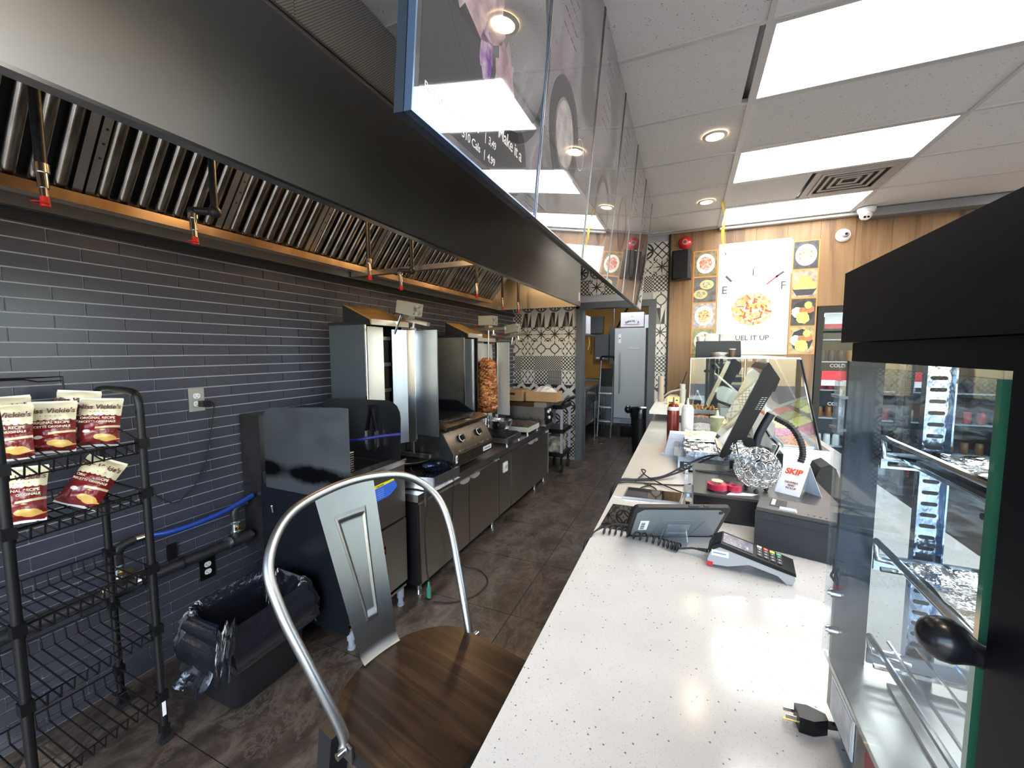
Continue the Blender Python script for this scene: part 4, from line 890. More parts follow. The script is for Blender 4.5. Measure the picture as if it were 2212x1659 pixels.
for i in range(nr + 1):
    v = i / nr; z = .52 * v; base = .102 - .012 * v + .008 * math.sin(v * 5)
    if v > .9: base *= max(.25, 1 - (v - .9) * 6.5)
    if v < .05: base *= .85 + v * 3
    rings.append([b.bm.verts.new((-1.800 + (base + .006 * math.sin(j * .6 + i * .9) * math.sin(i * .8 + j * .21) + .005 * math.sin(j * 1.7 - i * 1.3) + rnd.uniform(-.003, .003)) * math.cos(j * PI2 / nc), 3.52 + (base + .006 * math.sin(j * .6 + i * .9) * math.sin(i * .8) + .005 * math.sin(j * 1.7 - i * 1.3) + rnd.uniform(-.003, .003)) * math.sin(j * PI2 / nc), .93 + z)) for j in range(nc)])
for r0, r1 in zip(rings, rings[1:]):
    for j in range(nc): b.bm.faces.new((r0[j], r0[(j + 1) % nc], r1[(j + 1) % nc], r1[j]))
b.bm.faces.new(rings[0][::-1]); b.bm.faces.new(rings[-1])
part('meat', b, m, mc)
b = B()
for k in range(150):     # curled slices standing proud of the cone
    a = rnd.uniform(0, PI2); z = .95 + .46 * rnd.random(); r_ = .100 - .012 * (z - .93) / .5; l = rnd.uniform(.02, .045); w_ = rnd.uniform(.006, .012); tl = rnd.uniform(-.5, .5)
    c = Vector((-1.800, 3.52, z)); P0 = []
    for s, q in ((-1, -1), (0, -1), (1, -1), (1, 1), (0, 1), (-1, 1)):
        aa = a + s * l / 2 / r_; rr_ = r_ + (.010 if s == 0 else .003) + (.003 if q > 0 else 0); P0.append((c.x + rr_ * math.cos(aa), c.y + rr_ * math.sin(aa), z + q * w_ / 2 + s * l * tl * .5))
    b.add(P0, [(0, 1, 4, 5), (1, 2, 3, 4)])
part('meat_slices', b, m, mc, kind='stuff')
part('spit', B().cyl((-1.800, 3.52, .70), (-1.75, 3.47, 1.75), .007, n=10), chrome, mc)
part('spit_plate', B().lathe([(0, 0), (.106, 0), (.110, .008), (0, .006)], (-1.800, 3.52, .92), 32), P('greasy_plate', (.5, .3, .12), .25, .9), mc)
# ================================================================ GRIDDLE / CHARBROILER
gr = thing('charbroiler', 'countertop charbroiler with two black knobs and a sooty raised guard', 'grill', (-1.75, 2.65, .66))
g0, g1 = 2.335, 2.93
gs = P('griddle_steel', (.36, .33, .28), .28, 1, vary=((.30, .27, .23), 3), grain=(12, .05))
part('body', B().prism([(-2.1, .70), (-1.46, .70), (-1.45, .715), (-1.45, .80), (-1.545, .955), (-1.56, .975), (-1.56, .99), (-2.1, .99)], g0, g1, 'y'), gs, gr)
part('side_panel', B().prism([(-2.1, .70), (-1.462, .70), (-1.452, .80), (-1.548, .965), (-2.1, .985)], g0 - .008, g0 - .0005, 'y'), steel_dark, gr)
part('grease_trough', B().prism([(-1.66, .985), (-1.58, .99), (-1.505, .965), (-1.50, .985), (-1.57, 1.012), (-1.66, 1.005)], g0 - .01, g1 + .01, 'y'), gs, gr, bevel=.002)
part('guard', B().prism([(-2.1, .98), (-1.60, .98), (-1.60, 1.0), (-1.78, 1.10), (-2.1, 1.10)], g0 - .01, g0, 'y').prism([(-2.1, .98), (-1.60, .98), (-1.60, 1.0), (-1.78, 1.10), (-2.1, 1.10)], g1, g1 + .01, 'y').box((-2.11, g0 - .01, .98), (-2.1, g1 + .01, 1.10)), P('sooty_guard', (.02, .022, .03), .25, .6), gr)
for k in range(22):
    y = g0 + .02 + k * .0262; part('grate_bar', B().box((-2.08, y, .992), (-1.66, y + .010, 1.006)), P('cast_iron_grate', (.012, .011, .011), .5), gr)
part('lower_panel', B().box((-1.449, g0 + .04, .715), (-1.444, g1 + .0, .79)), gs, gr)
for y in (2.495, 2.755):
    nrm = Vector((.095 + .06, 0, .095)).normalized(); c = Vector((-1.497, y, .878)); nrm = Vector((.155, 0, .095)).normalized()
    k_ = part('knob', B().cyl(c, c + nrm * .014, .030, .028, n=24).cyl(c + nrm * .014, c + nrm * .034, .019, .017, n=20), black_p, gr)
    part('knob_ring', B().tube([c + nrm * .0145 + Vector((0, 1, 0)) * .0245 * math.cos(a) + nrm.cross(Vector((0, 1, 0))) * .0245 * math.sin(a) for a in [i * PI2 / 24 for i in range(24)]], .0028, 5, closed=True), white_p, k_)
    up = nrm.cross(Vector((0, 1, 0))); part('knob_grip', B().hexa([c + nrm * z_ + Vector((0, 1, 0)) * a_ + up * b_ for z_ in (.02, .042) for a_, b_ in ((-.007, -.018), (.007, -.018), (.007, .018), (-.007, .018))]), black_p, k_, bevel=.002)
for k in range(5): part('vent_slot', B().box((-1.449, g0 + .10 + .105 * k, .805), (-1.4465, g0 + .16 + .105 * k, .813)), P('slot_bright', (.7, .7, .68), .3, 1), gr)
bd = part('badge', B().box((-1.4435, g0 + .42, .732), (-1.441, g0 + .555, .765)), white_p, gr); text('GARLAND', bd, ink, face((-1.4405, g0 + .487, .748), (0, 1, 0), (0, 0, 1)), .022)
bd = part('badge', B().box((-1.449, g0 + .02, .735), (-1.4465, g0 + .085, .79)), white_p, gr); part('badge_oval', B().tube([(-1.446, g0 + .052 + .024 * math.cos(a), .762 + .014 * math.sin(a)) for a in [i * PI2 / 20 for i in range(20)]], .0025, 5, closed=True), ink, bd)
# tongs lying on the charbroiler
t = thing('tongs', 'steel tongs lying on the front ledge of the charbroiler', 'tongs', (-1.56, 2.6, 1.02))
part('arm', B().hexa([(-1.60, 2.42, 1.013), (-1.58, 2.42, 1.013), (-1.53, 2.72, 1.004), (-1.545, 2.72, 1.004), (-1.60, 2.42, 1.017), (-1.58, 2.42, 1.017), (-1.53, 2.72, 1.008), (-1.545, 2.72, 1.008)]), chrome, t)
part('arm', B().hexa([(-1.56, 2.42, 1.010), (-1.54, 2.42, 1.010), (-1.53, 2.70, 1.014), (-1.54, 2.70, 1.014), (-1.56, 2.42, 1.024), (-1.54, 2.42, 1.024), (-1.53, 2.70, 1.020), (-1.54, 2.70, 1.020)]), chrome, t)
# dark perforated drip tray between fryer and charbroiler
t = thing('drip_tray', 'steel tray with a greasy black perforated top on the near end of the worktop', 'tray', (-1.60, 2.12, .66))
part('tray', B().prism([(-1.80, 2.02), (-1.40, 1.98), (-1.375, 2.02), (-1.375, 2.29), (-1.80, 2.29)], .662, .668, 'z'), galv, t)
part('rim', B().prism([(-1.60, 1.965), (-1.405, 2.018), (-1.395, 2.03), (-1.60, 1.98)], .668, .74, 'z').prism([(-1.405, 2.018), (-1.395, 2.018), (-1.385, 2.30), (-1.395, 2.30)], .668, .74, 'z').prism([(-1.80, 1.965), (-1.60, 1.965), (-1.60, 1.975), (-1.80, 1.975)], .668, .74, 'z'), galv, t)
part('perforated_sheet', B().prism([(-1.80, 1.98), (-1.60, 1.975), (-1.405, 2.03), (-1.40, 2.29), (-1.80, 2.29)], .715, .722, 'z'), P('greasy_black_sheet', (.012, .013, .018), .12, .5, bump=(45, .8)), t)
b = B(); rnd = random.Random(4)
for i in range(8):
    for j in range(6): b.cyl((-1.62 + .026 * i + (j % 2) * .013, 2.05 + .035 * j, .7225), (-1.62 + .026 * i + (j % 2) * .013, 2.05 + .035 * j, .7232), .0055, n=8)
part('tray_hole', b, ink, t, kind='stuff')
t = thing('saucepan_lid', 'dark blue-black pan on the drip tray beside the charbroiler', 'pan', (-1.50, 2.24, .72))
part('bowl', B().lathe([(0, .004), (.075, .004), (.09, .03), (.094, .032), (.094, .028), (.078, 0), (0, 0)], (-1.52, 2.22, .723), 32), P('blued_steel_pan', (.03, .05, .10), .2, .9), t)
# extension cord with green plug
t = thing('extension_cord', 'black extension cord with a green plug hanging in front of the cabinet doors', 'cord', (-1.42, 2.1, .2))
part('cable', B().tube(bez([(-1.50, 2.30, .73), (-1.42, 2.26, .735), (-1.385, 2.22, .66), (-1.40, 2.22, .45), (-1.41, 2.24, .22), (-1.38, 2.30, .05), (-1.28, 2.36, .006), (-1.16, 2.26, .006), (-1.16, 2.10, .006), (-1.25, 1.98, .006), (-1.36, 1.93, .008)], 7), .0045, 6).tube(bez([(-1.62, 2.08, .76), (-1.56, 2.02, .755), (-1.44, 1.965, .70), (-1.415, 1.95, .60), (-1.43, 1.955, .42), (-1.425, 1.96, .2), (-1.41, 1.955, .12)], 6), .0045, 6), black_r, t)
part('green_plug', B().prism(rrect(.026, .02, .006, 3, -1.405, 1.952), .012, .075, 'z').cyl((-1.405, 1.952, .075), (-1.407, 1.953, .11), .009, .006, n=10), P('green_plug_plastic', (.05, .22, .16), .45), t)
part('grip', B().tube([(-1.425, 1.965, .66), (-1.416, 1.953, .62), (-1.414, 1.952, .58)], .010, 8), black_r, t)
# ================================================================ FAR END OF THE COOKING LINE
def hotplate(label, x0, x1, y0, y1, z0, z1, mat, top):
    t = thing('hotplate', label, 'hotplate', ((x0 + x1) / 2, (y0 + y1) / 2, z0), group='hotplates on the worktop')
    part('casing', B().box((x0, y0, z0 + .025), (x1, y1, z1)), mat, t, bevel=.004)
    for x in (x0 + .02, x1 - .02):
        for y in (y0 + .02, y1 - .02): part('foot', B().cyl((x, y, z0), (x, y, z0 + .026), .013, n=10), galv, t)
    return t
t = hotplate('low hotplate with a ridged black grill top', -1.80, -1.45, 3.24, 3.56, .66, .73, galv, 1)
part('top_plate', B().box((-1.795, 3.245, .73), (-1.47, 3.555, .738)), black_m, t)
for k in range(16): part('grill_rib', B().box((-1.78 + .019 * k, 3.25, .738), (-1.772 + .019 * k, 3.55, .746)), black_m, t)
t = hotplate('hotplate wrapped in foil near the far end of the worktop', -1.83, -1.46, 3.78, 4.10, .66, .735, P('cream_enamel', (.55, .52, .43), .35), 1)
part('foil_cover', B().grid(14, 14, lambda u, v: (-1.83 + .37 * u, 3.78 + .32 * v, .738 + .012 * abs(math.sin(u * 9 + v * 5)) + .006 * math.sin(v * 21))), foil, t)
part('knob', B().cyl((-1.70, 3.78, .70), (-1.70, 3.765, .70), .016, n=14), black_p, t)
t = thing('frying_pan', 'deep steel frying pan with a short handle on the ridged hotplate', 'pan', (-1.66, 3.60, .745))
part('bowl', B().lathe([(0, .004), (.085, .004), (.11, .08), (.114, .082), (.114, .078), (.09, 0), (0, 0)], (-1.69, 3.62, .747), 36), P('worn_pan_steel', (.45, .46, .48), .25, 1, grain=(20, .1)), t)
part('handle', B().tube([(-1.66, 3.515, .80), (-1.63, 3.43, .815), (-1.60, 3.36, .815)], .009, 8), black_m, t)
part('foil_heap', B().sphere((-1.73, 3.66, .79), .055, 14, (1, 1, .7)), foil, t)
t = thing('whisk', 'wire whisk standing head-down in front of the meat cone', 'whisk', (-1.70, 3.33, .75))
for k in range(6):
    a = k * math.pi / 6; part('wire_loop', B().tube([(-1.735 + .035 * math.sin(s) * math.cos(a), 3.36 + .035 * math.sin(s) * math.sin(a), .785 - .035 * math.cos(s)) for s in [i * PI2 / 16 for i in range(16)]], .0014, 4, closed=True), chrome, t)
part('handle', B().cyl((-1.735, 3.36, .81), (-1.75, 3.40, .90), .008, n=8), steel, t)
g2 = thing('griddle', 'stainless griddle unit at the far end carrying cardboard boxes', 'grill', (-1.65, 4.3, .66))
part('body', B().box((-1.90, 4.19, .70), (-1.43, 4.415, .89)), P('grey_griddle_steel', (.33, .33, .32), .3, 1, grain=(30, .1)), g2, bevel=.003)
part('control_panel', B().box((-1.43, 4.20, .70), (-1.41, 4.415, .885)), black_p, g2)
part('top_frame', B().box((-1.92, 4.16, .895), (-1.40, 4.43, .94)), P('burnt_rim', (.08, .03, .02), .4, .5), g2, bevel=.004)
part('top_corner', B().box((-1.54, 4.155, .895), (-1.395, 4.435, .945)), steel, g2, bevel=.003)
part('base_plate', B().box((-1.90, 4.18, .68), (-1.41, 4.42, .70)), steel, g2)
for x in (-1.88, -1.45): part('foot', B().cyl((x, 4.22, .66), (x, 4.22, .68), .015, n=10), black_p, g2)
for y, z in ((4.25, .84), (4.31, .85), (4.28, .77)): part('knob', B().cyl((-1.41, y, z), (-1.395, y, z), .017, n=14), white_p, g2)
def cbx(label, x0, x1, y0, y1, z0, z1, extra=None, mat=card_m, grp=None):
    t = thing('cardboard_box', label, 'box', ((x0 + x1) / 2, (y0 + y1) / 2, z0), group=grp); w = .005
    part('side', B().box((x0, y0, z0), (x1, y0 + w, z1)), mat, t); part('side', B().box((x0, y1 - w, z0), (x1, y1, z1)), mat, t)
    part('side', B().box((x0, y0 + w, z0), (x0 + w, y1 - w, z1)), mat, t); part('side', B().box((x1 - w, y0 + w, z0), (x1, y1 - w, z1)), mat, t); part('base', B().box((x0, y0, z0), (x1, y1, z0 + .004)), mat, t)
    return t
t = cbx('open cardboard box with a dark hand hole, left one on the griddle', -1.93, -1.69, 4.18, 4.40, .946, 1.075, grp='cardboard boxes on the griddle')
part('hand_hole', B().prism([(-1.815 + p[0], 1.03 + p[1]) for p in rrect(.075, .026, .012)], 4.1785, 4.18, 'y'), ink, t)
t = cbx('open cardboard box stuffed with a clear plastic bag, right one on the griddle', -1.665, -1.30, 4.22, 4.44, .946, 1.06, grp='cardboard boxes on the griddle')
t = thing('plastic_bag', 'crumpled clear plastic bag bulging out of the right cardboard box', 'plastic bag', (-1.5, 4.33, .98))
part('film', B().grid(20, 16, lambda u, v: (-1.635 + .31 * u, 4.235 + .19 * v, 1.02 + .095 * math.sin(math.pi * u) ** .6 * math.sin(math.pi * v) ** .6 + .010 * math.sin(u * 29 + v * 13) * math.sin(v * 23))), P('milky_plastic_film', (.62, .60, .55), .18, coat=.6, bump=(30, .7)), t)
# utility cart
ct = thing('utility_cart', 'black and grey utility cart by the doorway, loaded with cartons', 'cart', (-1.48, 4.95, 0))
x0, x1, y0, y1 = -1.62, -1.375, 4.72, 5.12
for z in (.20, .50, .80): part('tray', B().box((x0, y0, z), (x1, y1, z + .05)), black_p, ct, bevel=.008)
for x in (x0 + .02, x1 - .02):
    for y in (y0 + .02, y1 - .02): part('post', B().box((x - .014, y - .014, .25), (x + .014, y + .014, .80)), P('cart_grey_post', (.36, .37, .45), .4), ct, bevel=.003)
part('handle', B().tube(bez([(x1 - .02, y0 + .02, .84), (x1 + .02, y0 + .02, .90), (x1 + .06, y0 + .1, .93), (x1 + .06, y1 - .1, .93), (x1 + .02, y1 - .02, .90)], 5), .018, 8), black_p, ct)
for x in (x0 + .03, x1 - .03):
    for y in (y0 + .05, y1 - .04): w_ = part('caster', B().box((x - .012, y - .012, .08), (x + .012, y + .012, .20)), black_p, ct); part('wheel', B().cyl((x - .014, y, .05), (x + .014, y, .05), .05, n=20), black_r, w_)
for (yy, z, lb_) in ((4.78, .252, 'white carton printed in black on the lower cart shelf'), (4.93, .252, 'cream carton behind it on the lower cart shelf')):
    t = thing('carton', lb_, 'carton', (-1.49, yy, z)); part('box', B().box((-1.585, yy - .02, z), (-1.42, yy + .10, z + .20)), P('cream_carton', (.62, .58, .46), .7, vary=((.08, .07, .06), 14)), t)
# ================================================================ SERVICE COUNTER
m, n, b = mat_nodes('speckled_white_quartz')
tc = n.nodes.new('ShaderNodeNewGeometry'); v = n.nodes.new('ShaderNodeTexVoronoi'); v.inputs['Scale'].default_value = 120; n.links.new(tc.outputs['Position'], v.inputs[0])
v2 = n.nodes.new('ShaderNodeTexVoronoi'); v2.inputs['Scale'].default_value = 260; n.links.new(tc.outputs['Position'], v2.inputs[0])
sep = n.nodes.new('ShaderNodeSeparateXYZ'); n.links.new(v.outputs['Color'], sep.inputs[0]); sep2 = n.nodes.new('ShaderNodeSeparateXYZ'); n.links.new(v2.outputs['Color'], sep2.inputs[0])
d1_ = N(n, v.outputs['Distance']).lt(.20) * N(n, sep.outputs[0]).gt(.86); d2_ = N(n, v2.outputs['Distance']).lt(.34) * N(n, sep2.outputs[0]).gt(.72)
ns = n.nodes.new('ShaderNodeTexNoise'); ns.inputs['Scale'].default_value = 14; n.links.new(tc.outputs['Position'], ns.inputs[0])
c0 = n.nodes.new('ShaderNodeMix'); c0.data_type = 'RGBA'; n.links.new(ns.outputs[0], c0.inputs[0]); c0.inputs[6].default_value = (.50, .49, .465, 1); c0.inputs[7].default_value = (.58, .57, .55, 1)
c1 = n.nodes.new('ShaderNodeMix'); c1.data_type = 'RGBA'; n.links.new(d2_.s, c1.inputs[0]); n.links.new(c0.outputs[2], c1.inputs[6]); c1.inputs[7].default_value = (.46, .45, .44, 1)
c2 = n.nodes.new('ShaderNodeMix'); c2.data_type = 'RGBA'; n.links.new(d1_.s, c2.inputs[0]); n.links.new(c1.outputs[2], c2.inputs[6]); c2.inputs[7].default_value = (.17, .16, .16, 1)
n.links.new(c2.outputs[2], b.inputs['Base Color']); b.inputs['Roughness'].default_value = .14; b.inputs['Specular IOR Level'].default_value = .6
quartz = m
ZT = .91
co = thing('service_counter', 'long counter with a white speckled quartz top running to the back wall', 'counter', (.27, 2.1, 0))
part('countertop', B().box((-.27, -.5, .87), (.80, 2.72, ZT)).box((-.27, 2.722, .87), (.84, 4.55, ZT)), quartz, co, bevel=.003)
part('front_panel', B().box((-.20, -.45, .0), (.74, 4.5, .868)), P('counter_white_panel', (.5, .5, .5), .5), co)
part('counter_extension', B().box((0, 4.552, .87), (.84, 5.37, ZT)).box((.04, 4.552, 0), (.8, 5.37, .868)), quartz, co)
part('steel_inlay', B().box((-.262, 1.66, ZT), (.0, 2.70, ZT + .0025)), P('worn_counter_steel', (.80, .77, .70), .42, .7, grain=(10, .06)), co, bevel=.001)
# raised ledge at the far end
lg = thing('raised_shelf', 'small white shelf raised over the far end of the counter', 'shelf', (-.14, 4.0, ZT))
part('top', B().box((-.285, 3.60, .975), (-.01, 4.52, .998)), P('white_laminate', (.75, .75, .72), .25), lg, bevel=.003)
for x in (-.27, -.04):
    for y in (3.64, 4.48): part('leg', B().cbox((x, y, (ZT + .975) / 2), (.02, .02, .975 - ZT)), P('dark_bracket', (.06, .065, .07), .5), lg)
t = single('paper_roll', B().lathe([(0, 0), (.028, 0), (.028, .26), (.01, .26), (.01, .25), (0, .25)], (-.235, 4.32, .998), 24), P('kraft_roll', (.45, .37, .29), .7), 'beige paper roll standing at the far end of the counter', 'paper roll', (-.235, 4.32, .998))
t = thing('glove_box', 'yellow printed box on the raised white shelf', 'box', (-.11, 4.15, .998)); part('carton', B().box((-.165, 4.13, .998), (-.055, 4.23, 1.065)), P('yellow_carton', (.85, .62, .18), .6), t, bevel=.001)
part('print_band', B().box((-.16, 4.1285, 1.03), (-.06, 4.1297, 1.05)), P('cream_print', (.85, .80, .55), .6), t); part('print_mark', B().box((-.15, 4.1275, 1.012), (-.11, 4.129, 1.022)).box((-.09, 4.1275, 1.034), (-.07, 4.129, 1.046)), ink, t, kind='stuff')
t = thing('tape_dispenser', 'beige rounded dispenser with a black cable behind the yellow box', 'dispenser', (-.15, 4.38, .998)); part('body', B().prism([(-.21, 0), (-.05, 0), (-.055, .04), (-.08, .065), (-.15, .07), (-.19, .04)], 4.33, 4.43, 'y', Matrix.Translation((0, 0, .998))), P('beige_plastic', (.50, .44, .37), .45), t, bevel=.006)
part('tube', B().tube(bez([(-.215, 4.37, 1.04), (-.15, 4.36, 1.095), (-.06, 4.36, 1.12), (.0, 4.36, 1.115)], 6), .009, 8), P('beige_plastic'), t)
part('cable', B().tube(bez([(-.21, 4.40, 1.03), (-.14, 4.42, 1.10), (-.05, 4.45, 1.16), (.0, 4.46, 1.30)], 6), .005, 6), black_r, t)
for i, (x, y, h_) in enumerate(((-.03, 4.30, .12), (-.035, 4.42, .17))):
    t = thing('deli_cup', ('stack of clear cups beside the sneeze guard', 'taller stack of clear cups at the back of the shelf')[i], 'cup', (x, y, .998))
    for k in range(int(h_ / .024)): part('cup', B().lathe([(.020, 0), (.026, .045), (.028, .045), (.022, -.0)], (x, y, .998 + .022 * k), 16), P('frosted_cup', (.62, .63, .60), .3), t)
# ---- refrigerated prep unit with sneeze guard
pu = thing('salad_prep_unit', 'refrigerated topping unit with a glass sneeze guard on the counter', 'prep unit', (.3, 3.45, ZT))
psteel = P('prep_steel', (.62, .63, .64), .25, 1, grain=(15, .05))
part('base', B().box((.0, 2.70, ZT), (.74, 4.28, .935)), psteel, pu, bevel=.003)
part('rim', B().box((.0, 2.70, .935), (.74, 2.74, .955)).box((.0, 4.24, .935), (.74, 4.28, .955)).box((.0, 2.74, .935), (.03, 4.24, .955)).box((.69, 2.74, .935), (.74, 4.24, .955)), psteel, pu, bevel=.002)
sg = glass('sneeze_glass', (.93, .97, .96), 0, 1.3)
part('glass_pane', B().prism([(.02, .957), (.02, 1.462), (.575, 1.462), (.688, .957)], 2.722, 2.728, 'y'), sg, pu)
part('glass_pane', B().hexa([(.686, 2.72, .957), (.692, 2.72, .957), (.692, 4.26, .957), (.686, 4.26, .957), (.573, 2.72, 1.46), (.579, 2.72, 1.46), (.579, 4.26, 1.46), (.573, 4.26, 1.46)]), sg, pu)
part('glass_pane', B().box((.02, 2.72, 1.464), (.58, 4.26, 1.470)), sg, pu)
part('edge_strip', B().tube([(.58, 2.72, 1.463), (.692, 2.72, .957)], .006, 6).tube([(.02, 2.72, 1.466), (.58, 2.72, 1.466), (.58, 4.26, 1.466)], .0045, 6), chrome, pu)
part('edge_strip', B().tube([(.584, 2.712, 1.46), (.70, 2.712, .957)], .0055, 6), black_m, pu)
for x, y in ((.47, 3.0), (.47, 4.1), (.03, 4.2)): part('support_rod', B().cyl((x, y, .95), (x, y, 1.464), .006, n=8), chrome, pu)
foods = [('shredded_lettuce', (.36, .44, .08), (.66, .70, .30)), ('diced_tomato', (.55, .06, .03), (.75, .20, .10)), ('pickled_turnip', (.50, .04, .14), (.7, .2, .3)), ('sliced_onion', (.6, .45, .55), (.8, .75, .75)), ('grated_cheese', (.80, .55, .12), (.9, .75, .3)), ('banana_pepper', (.70, .62, .12), (.8, .75, .3)), ('black_olive', (.03, .02, .03), (.1, .06, .08)), ('cucumber', (.30, .42, .14), (.55, .62, .35)), ('pickle', (.22, .25, .05), (.4, .42, .12)), ('hot_pepper', (.5, .12, .03), (.7, .3, .08))]
k = 0; ch_pts = None
for r_ in range(5):
    for c_ in range(4):
        x0 = .045 + .162 * c_; y0 = 2.755 + .295 * r_; x1, y1 = x0 + .15, y0 + .28
        nm, ca, cb_ = foods[(0 if (r_, c_) == (0, 0) else (k * 3 + r_) % 10)]; k += 1
        p = part('food_pan', B().box((x0, y0, .952), (x1, y0 + .008, .962)).box((x0, y1 - .008, .952), (x1, y1, .962)).box((x0, y0 + .008, .952), (x0 + .008, y1 - .008, .962)).box((x1 - .008, y0 + .008, .952), (x1, y1 - .008, .962)).box((x0, y0, .936), (x1, y1, .94)), psteel, pu)
        f = part(nm, B().grid(14, 20, lambda u, v: (x0 + .01 + (x1 - x0 - .02) * u, y0 + .01 + (y1 - y0 - .02) * v, .955 + .028 * math.sin(math.pi * u) ** .5 * math.sin(math.pi * v) ** .5 + .007 * math.sin(u * 37 + v * 19 + k) * math.sin(v * 41 + u * 5))), P('food_' + nm, ca, .55, vary=(cb_, 60), bump=(90, .8)), p); f['kind'] = 'stuff'
# tray of roasted chicken and tongs on top of the unit
t = thing('meat_tray', 'low steel tray of browned meat pieces under the sneeze guard', 'tray', (.12, 3.75, 1.0))
part('tray', B().box((-.0, 3.70, .985), (.30, 4.0, .992)).box((-.0, 3.695, .985), (.30, 3.70, 1.02)).box((-.005, 3.695, .985), (.0, 4.0, 1.02)).box((.30, 3.695, .985), (.305, 4.0, 1.02)).box((.03, 3.72, .955), (.05, 3.74, .985)).box((.26, 3.72, .955), (.28, 3.74, .985)).box((.03, 3.95, .955), (.28, 3.97, .985)), psteel, t)
part('meat_pieces', B().grid(26, 16, lambda u, v: (.005 + .22 * u, 3.705 + .26 * v, 1.005 + .035 * abs(math.sin(u * 19 + v * 3) * math.cos(v * 11 + u * 4)) + .008 * math.sin(u * 60))), P('browned_meat', (.30, .10, .025), .4, vary=((.62, .32, .10), 30), bump=(50, .8)), t, kind='stuff')
def vtongs(label, a, l, r_, name='tongs'):
    t = thing(name, label, 'tongs', a); part('arm', B().tube([a, l], .006, 6, radii=[.004, .008]), chrome, t); part('arm', B().tube([a, r_], .006, 6, radii=[.004, .008]), chrome, t); part('hinge', B().cyl((a[0], a[1] - .012, a[2]), (a[0], a[1] + .012, a[2]), .010, n=14), chrome, t)
    for q in (l, r_): part('grip', B().cyl(Vector(a) + (Vector(q) - Vector(a)) * .82, Vector(a) + (Vector(q) - Vector(a)) * 1.08, .008, n=8), black_p, t)
vtongs('open steel tongs standing in the tray of browned meat', (.09, 3.75, 1.17), (.035, 3.75, 1.045), (.148, 3.77, 1.045))
t = thing('sauce_tub', 'clear tub of yellow sauce with a lid beside the monitor', 'tub', (.175, 2.84, .965))
part('tub', B().lathe([(0, 0), (.036, 0), (.040, .11), (.042, .115), (.038, .115), (.034, .004), (0, .004)], (.185, 2.84, .975), 24), P('sauce_yellow', (.62, .52, .28), .3), t); part('spout', B().lathe([(0, .16), (.006, .16), (.012, .125), (.041, .118), (.041, .112)], (.185, 2.84, .975), 24), P('cream_cap', (.85, .80, .62), .4), t)
# slicer
t = thing('meat_slicer', 'grey countertop slicer with a rounded guard, steel arm and black knob', 'slicer', (.26, 3.1, .96))
slg = P('slicer_cast_grey', (.40, .39, .37), .35, .6)
part('blade_guard', B().prism([(p[0], p[1]) for p in [(.20, 1.17), (.185, 1.225), (.20, 1.255), (.235, 1.265), (.28, 1.25), (.33, 1.22), (.33, 1.13)]], 3.12, 3.18, 'y'), slg, t, bevel=.008)
part('guard_edge', B().tube(bez([(.185, 3.11, 1.225), (.20, 3.11, 1.165), (.33, 3.11, 1.12)], 5), .008, 6), black_m, t)
part('arm', B().box((-.006, -.01, 0), (.006, .01, .20), Matrix.Translation((.33, 3.16, 1.22)) @ Matrix.Rotation(R(-48), 4, 'Y')), chrome, t, bevel=.002)
part('knob', B().cyl((.20, 3.12, 1.37), (.18, 3.19, 1.40), .022, n=18), black_p, t)
part('body', B().box((.22, 3.10, .965), (.42, 3.36, 1.12)), slg, t, bevel=.015)
# second grey machine with lever, right of the monitor
t = thing('juice_press', 'grey press with a bent steel lever behind the crystal ball', 'press', (.40, 2.46, .91))
part('body', B().hexa([(.34, 2.44, 1.02), (.42, 2.44, 1.0), (.42, 2.56, 1.0), (.34, 2.56, 1.02), (.31, 2.44, 1.22), (.43, 2.44, 1.13), (.43, 2.56, 1.13), (.31, 2.56, 1.22)]), slg, t, bevel=.006)
part('lever', B().tube(bez([(.375, 2.40, 1.12), (.395, 2.38, 1.08), (.425, 2.37, 1.05), (.435, 2.37, 1.03), (.415, 2.37, .975)], 5), .009, 8), chrome, t)
part('pivot', B().cyl((.412, 2.38, .965), (.412, 2.34, .965), .017, n=18), chrome, t); part('base', B().box((.35, 2.38, ZT), (.46, 2.60, .99)), black_p, t, bevel=.004)
t = single('corrugated_hose', B().tube(bez([(.41, 2.30, 1.18), (.46, 2.24, 1.15), (.49, 2.20, 1.09), (.495, 2.18, 1.03), (.47, 2.16, .97), (.45, 2.14, .92)], 18), .011, 8, radii=[.0125 if i % 3 else .0155 for i in range(91)]), black_r, 'black corrugated hose arching behind the crystal ball', 'hose', (.45, 2.2, .92))
# black cabinet at the back of the counter, with tubs on top
t = thing('black_display_cabinet', 'black box cabinet at the back end of the counter in front of the posters', 'cabinet', (.3, 4.85, ZT))
part('body', B().prism([(.085, 0), (.53, 0), (.49, .70), (.085, .70)], 4.66, 5.02, 'y', Matrix.Translation((0, 0, ZT))), P('dark_navy_plastic', (.010, .012, .018), .4, spec=.35), t, bevel=.004)
part('shelf_recess', B().box((.10, 4.655, 1.40), (.44, 4.659, 1.455)), black_p, t)
def tub(label, x, y, z, w, d, h_, mat):
    t = thing('plastic_tub', label, 'tub', (x, y, z), group='tubs on the black cabinet'); part('tub', B().prism(rrect(w, d, .012, 3, x, y), z, z + h_, 'z'), mat, t); part('lid', B().prism(rrect(w + .01, d + .01, .012, 3, x, y), z + h_, z + h_ + .008, 'z'), P('clear_lid', (.55, .57, .58), .15), t)
tub('clear lidded tub on the left of the black cabinet top', .22, 4.74, 1.611, .12, .12, .07, P('frosted_tub', (.50, .52, .53), .25)); tub('clear lidded tub on the right of the black cabinet top', .37, 4.76, 1.611, .14, .14, .065, P('frosted_tub'))
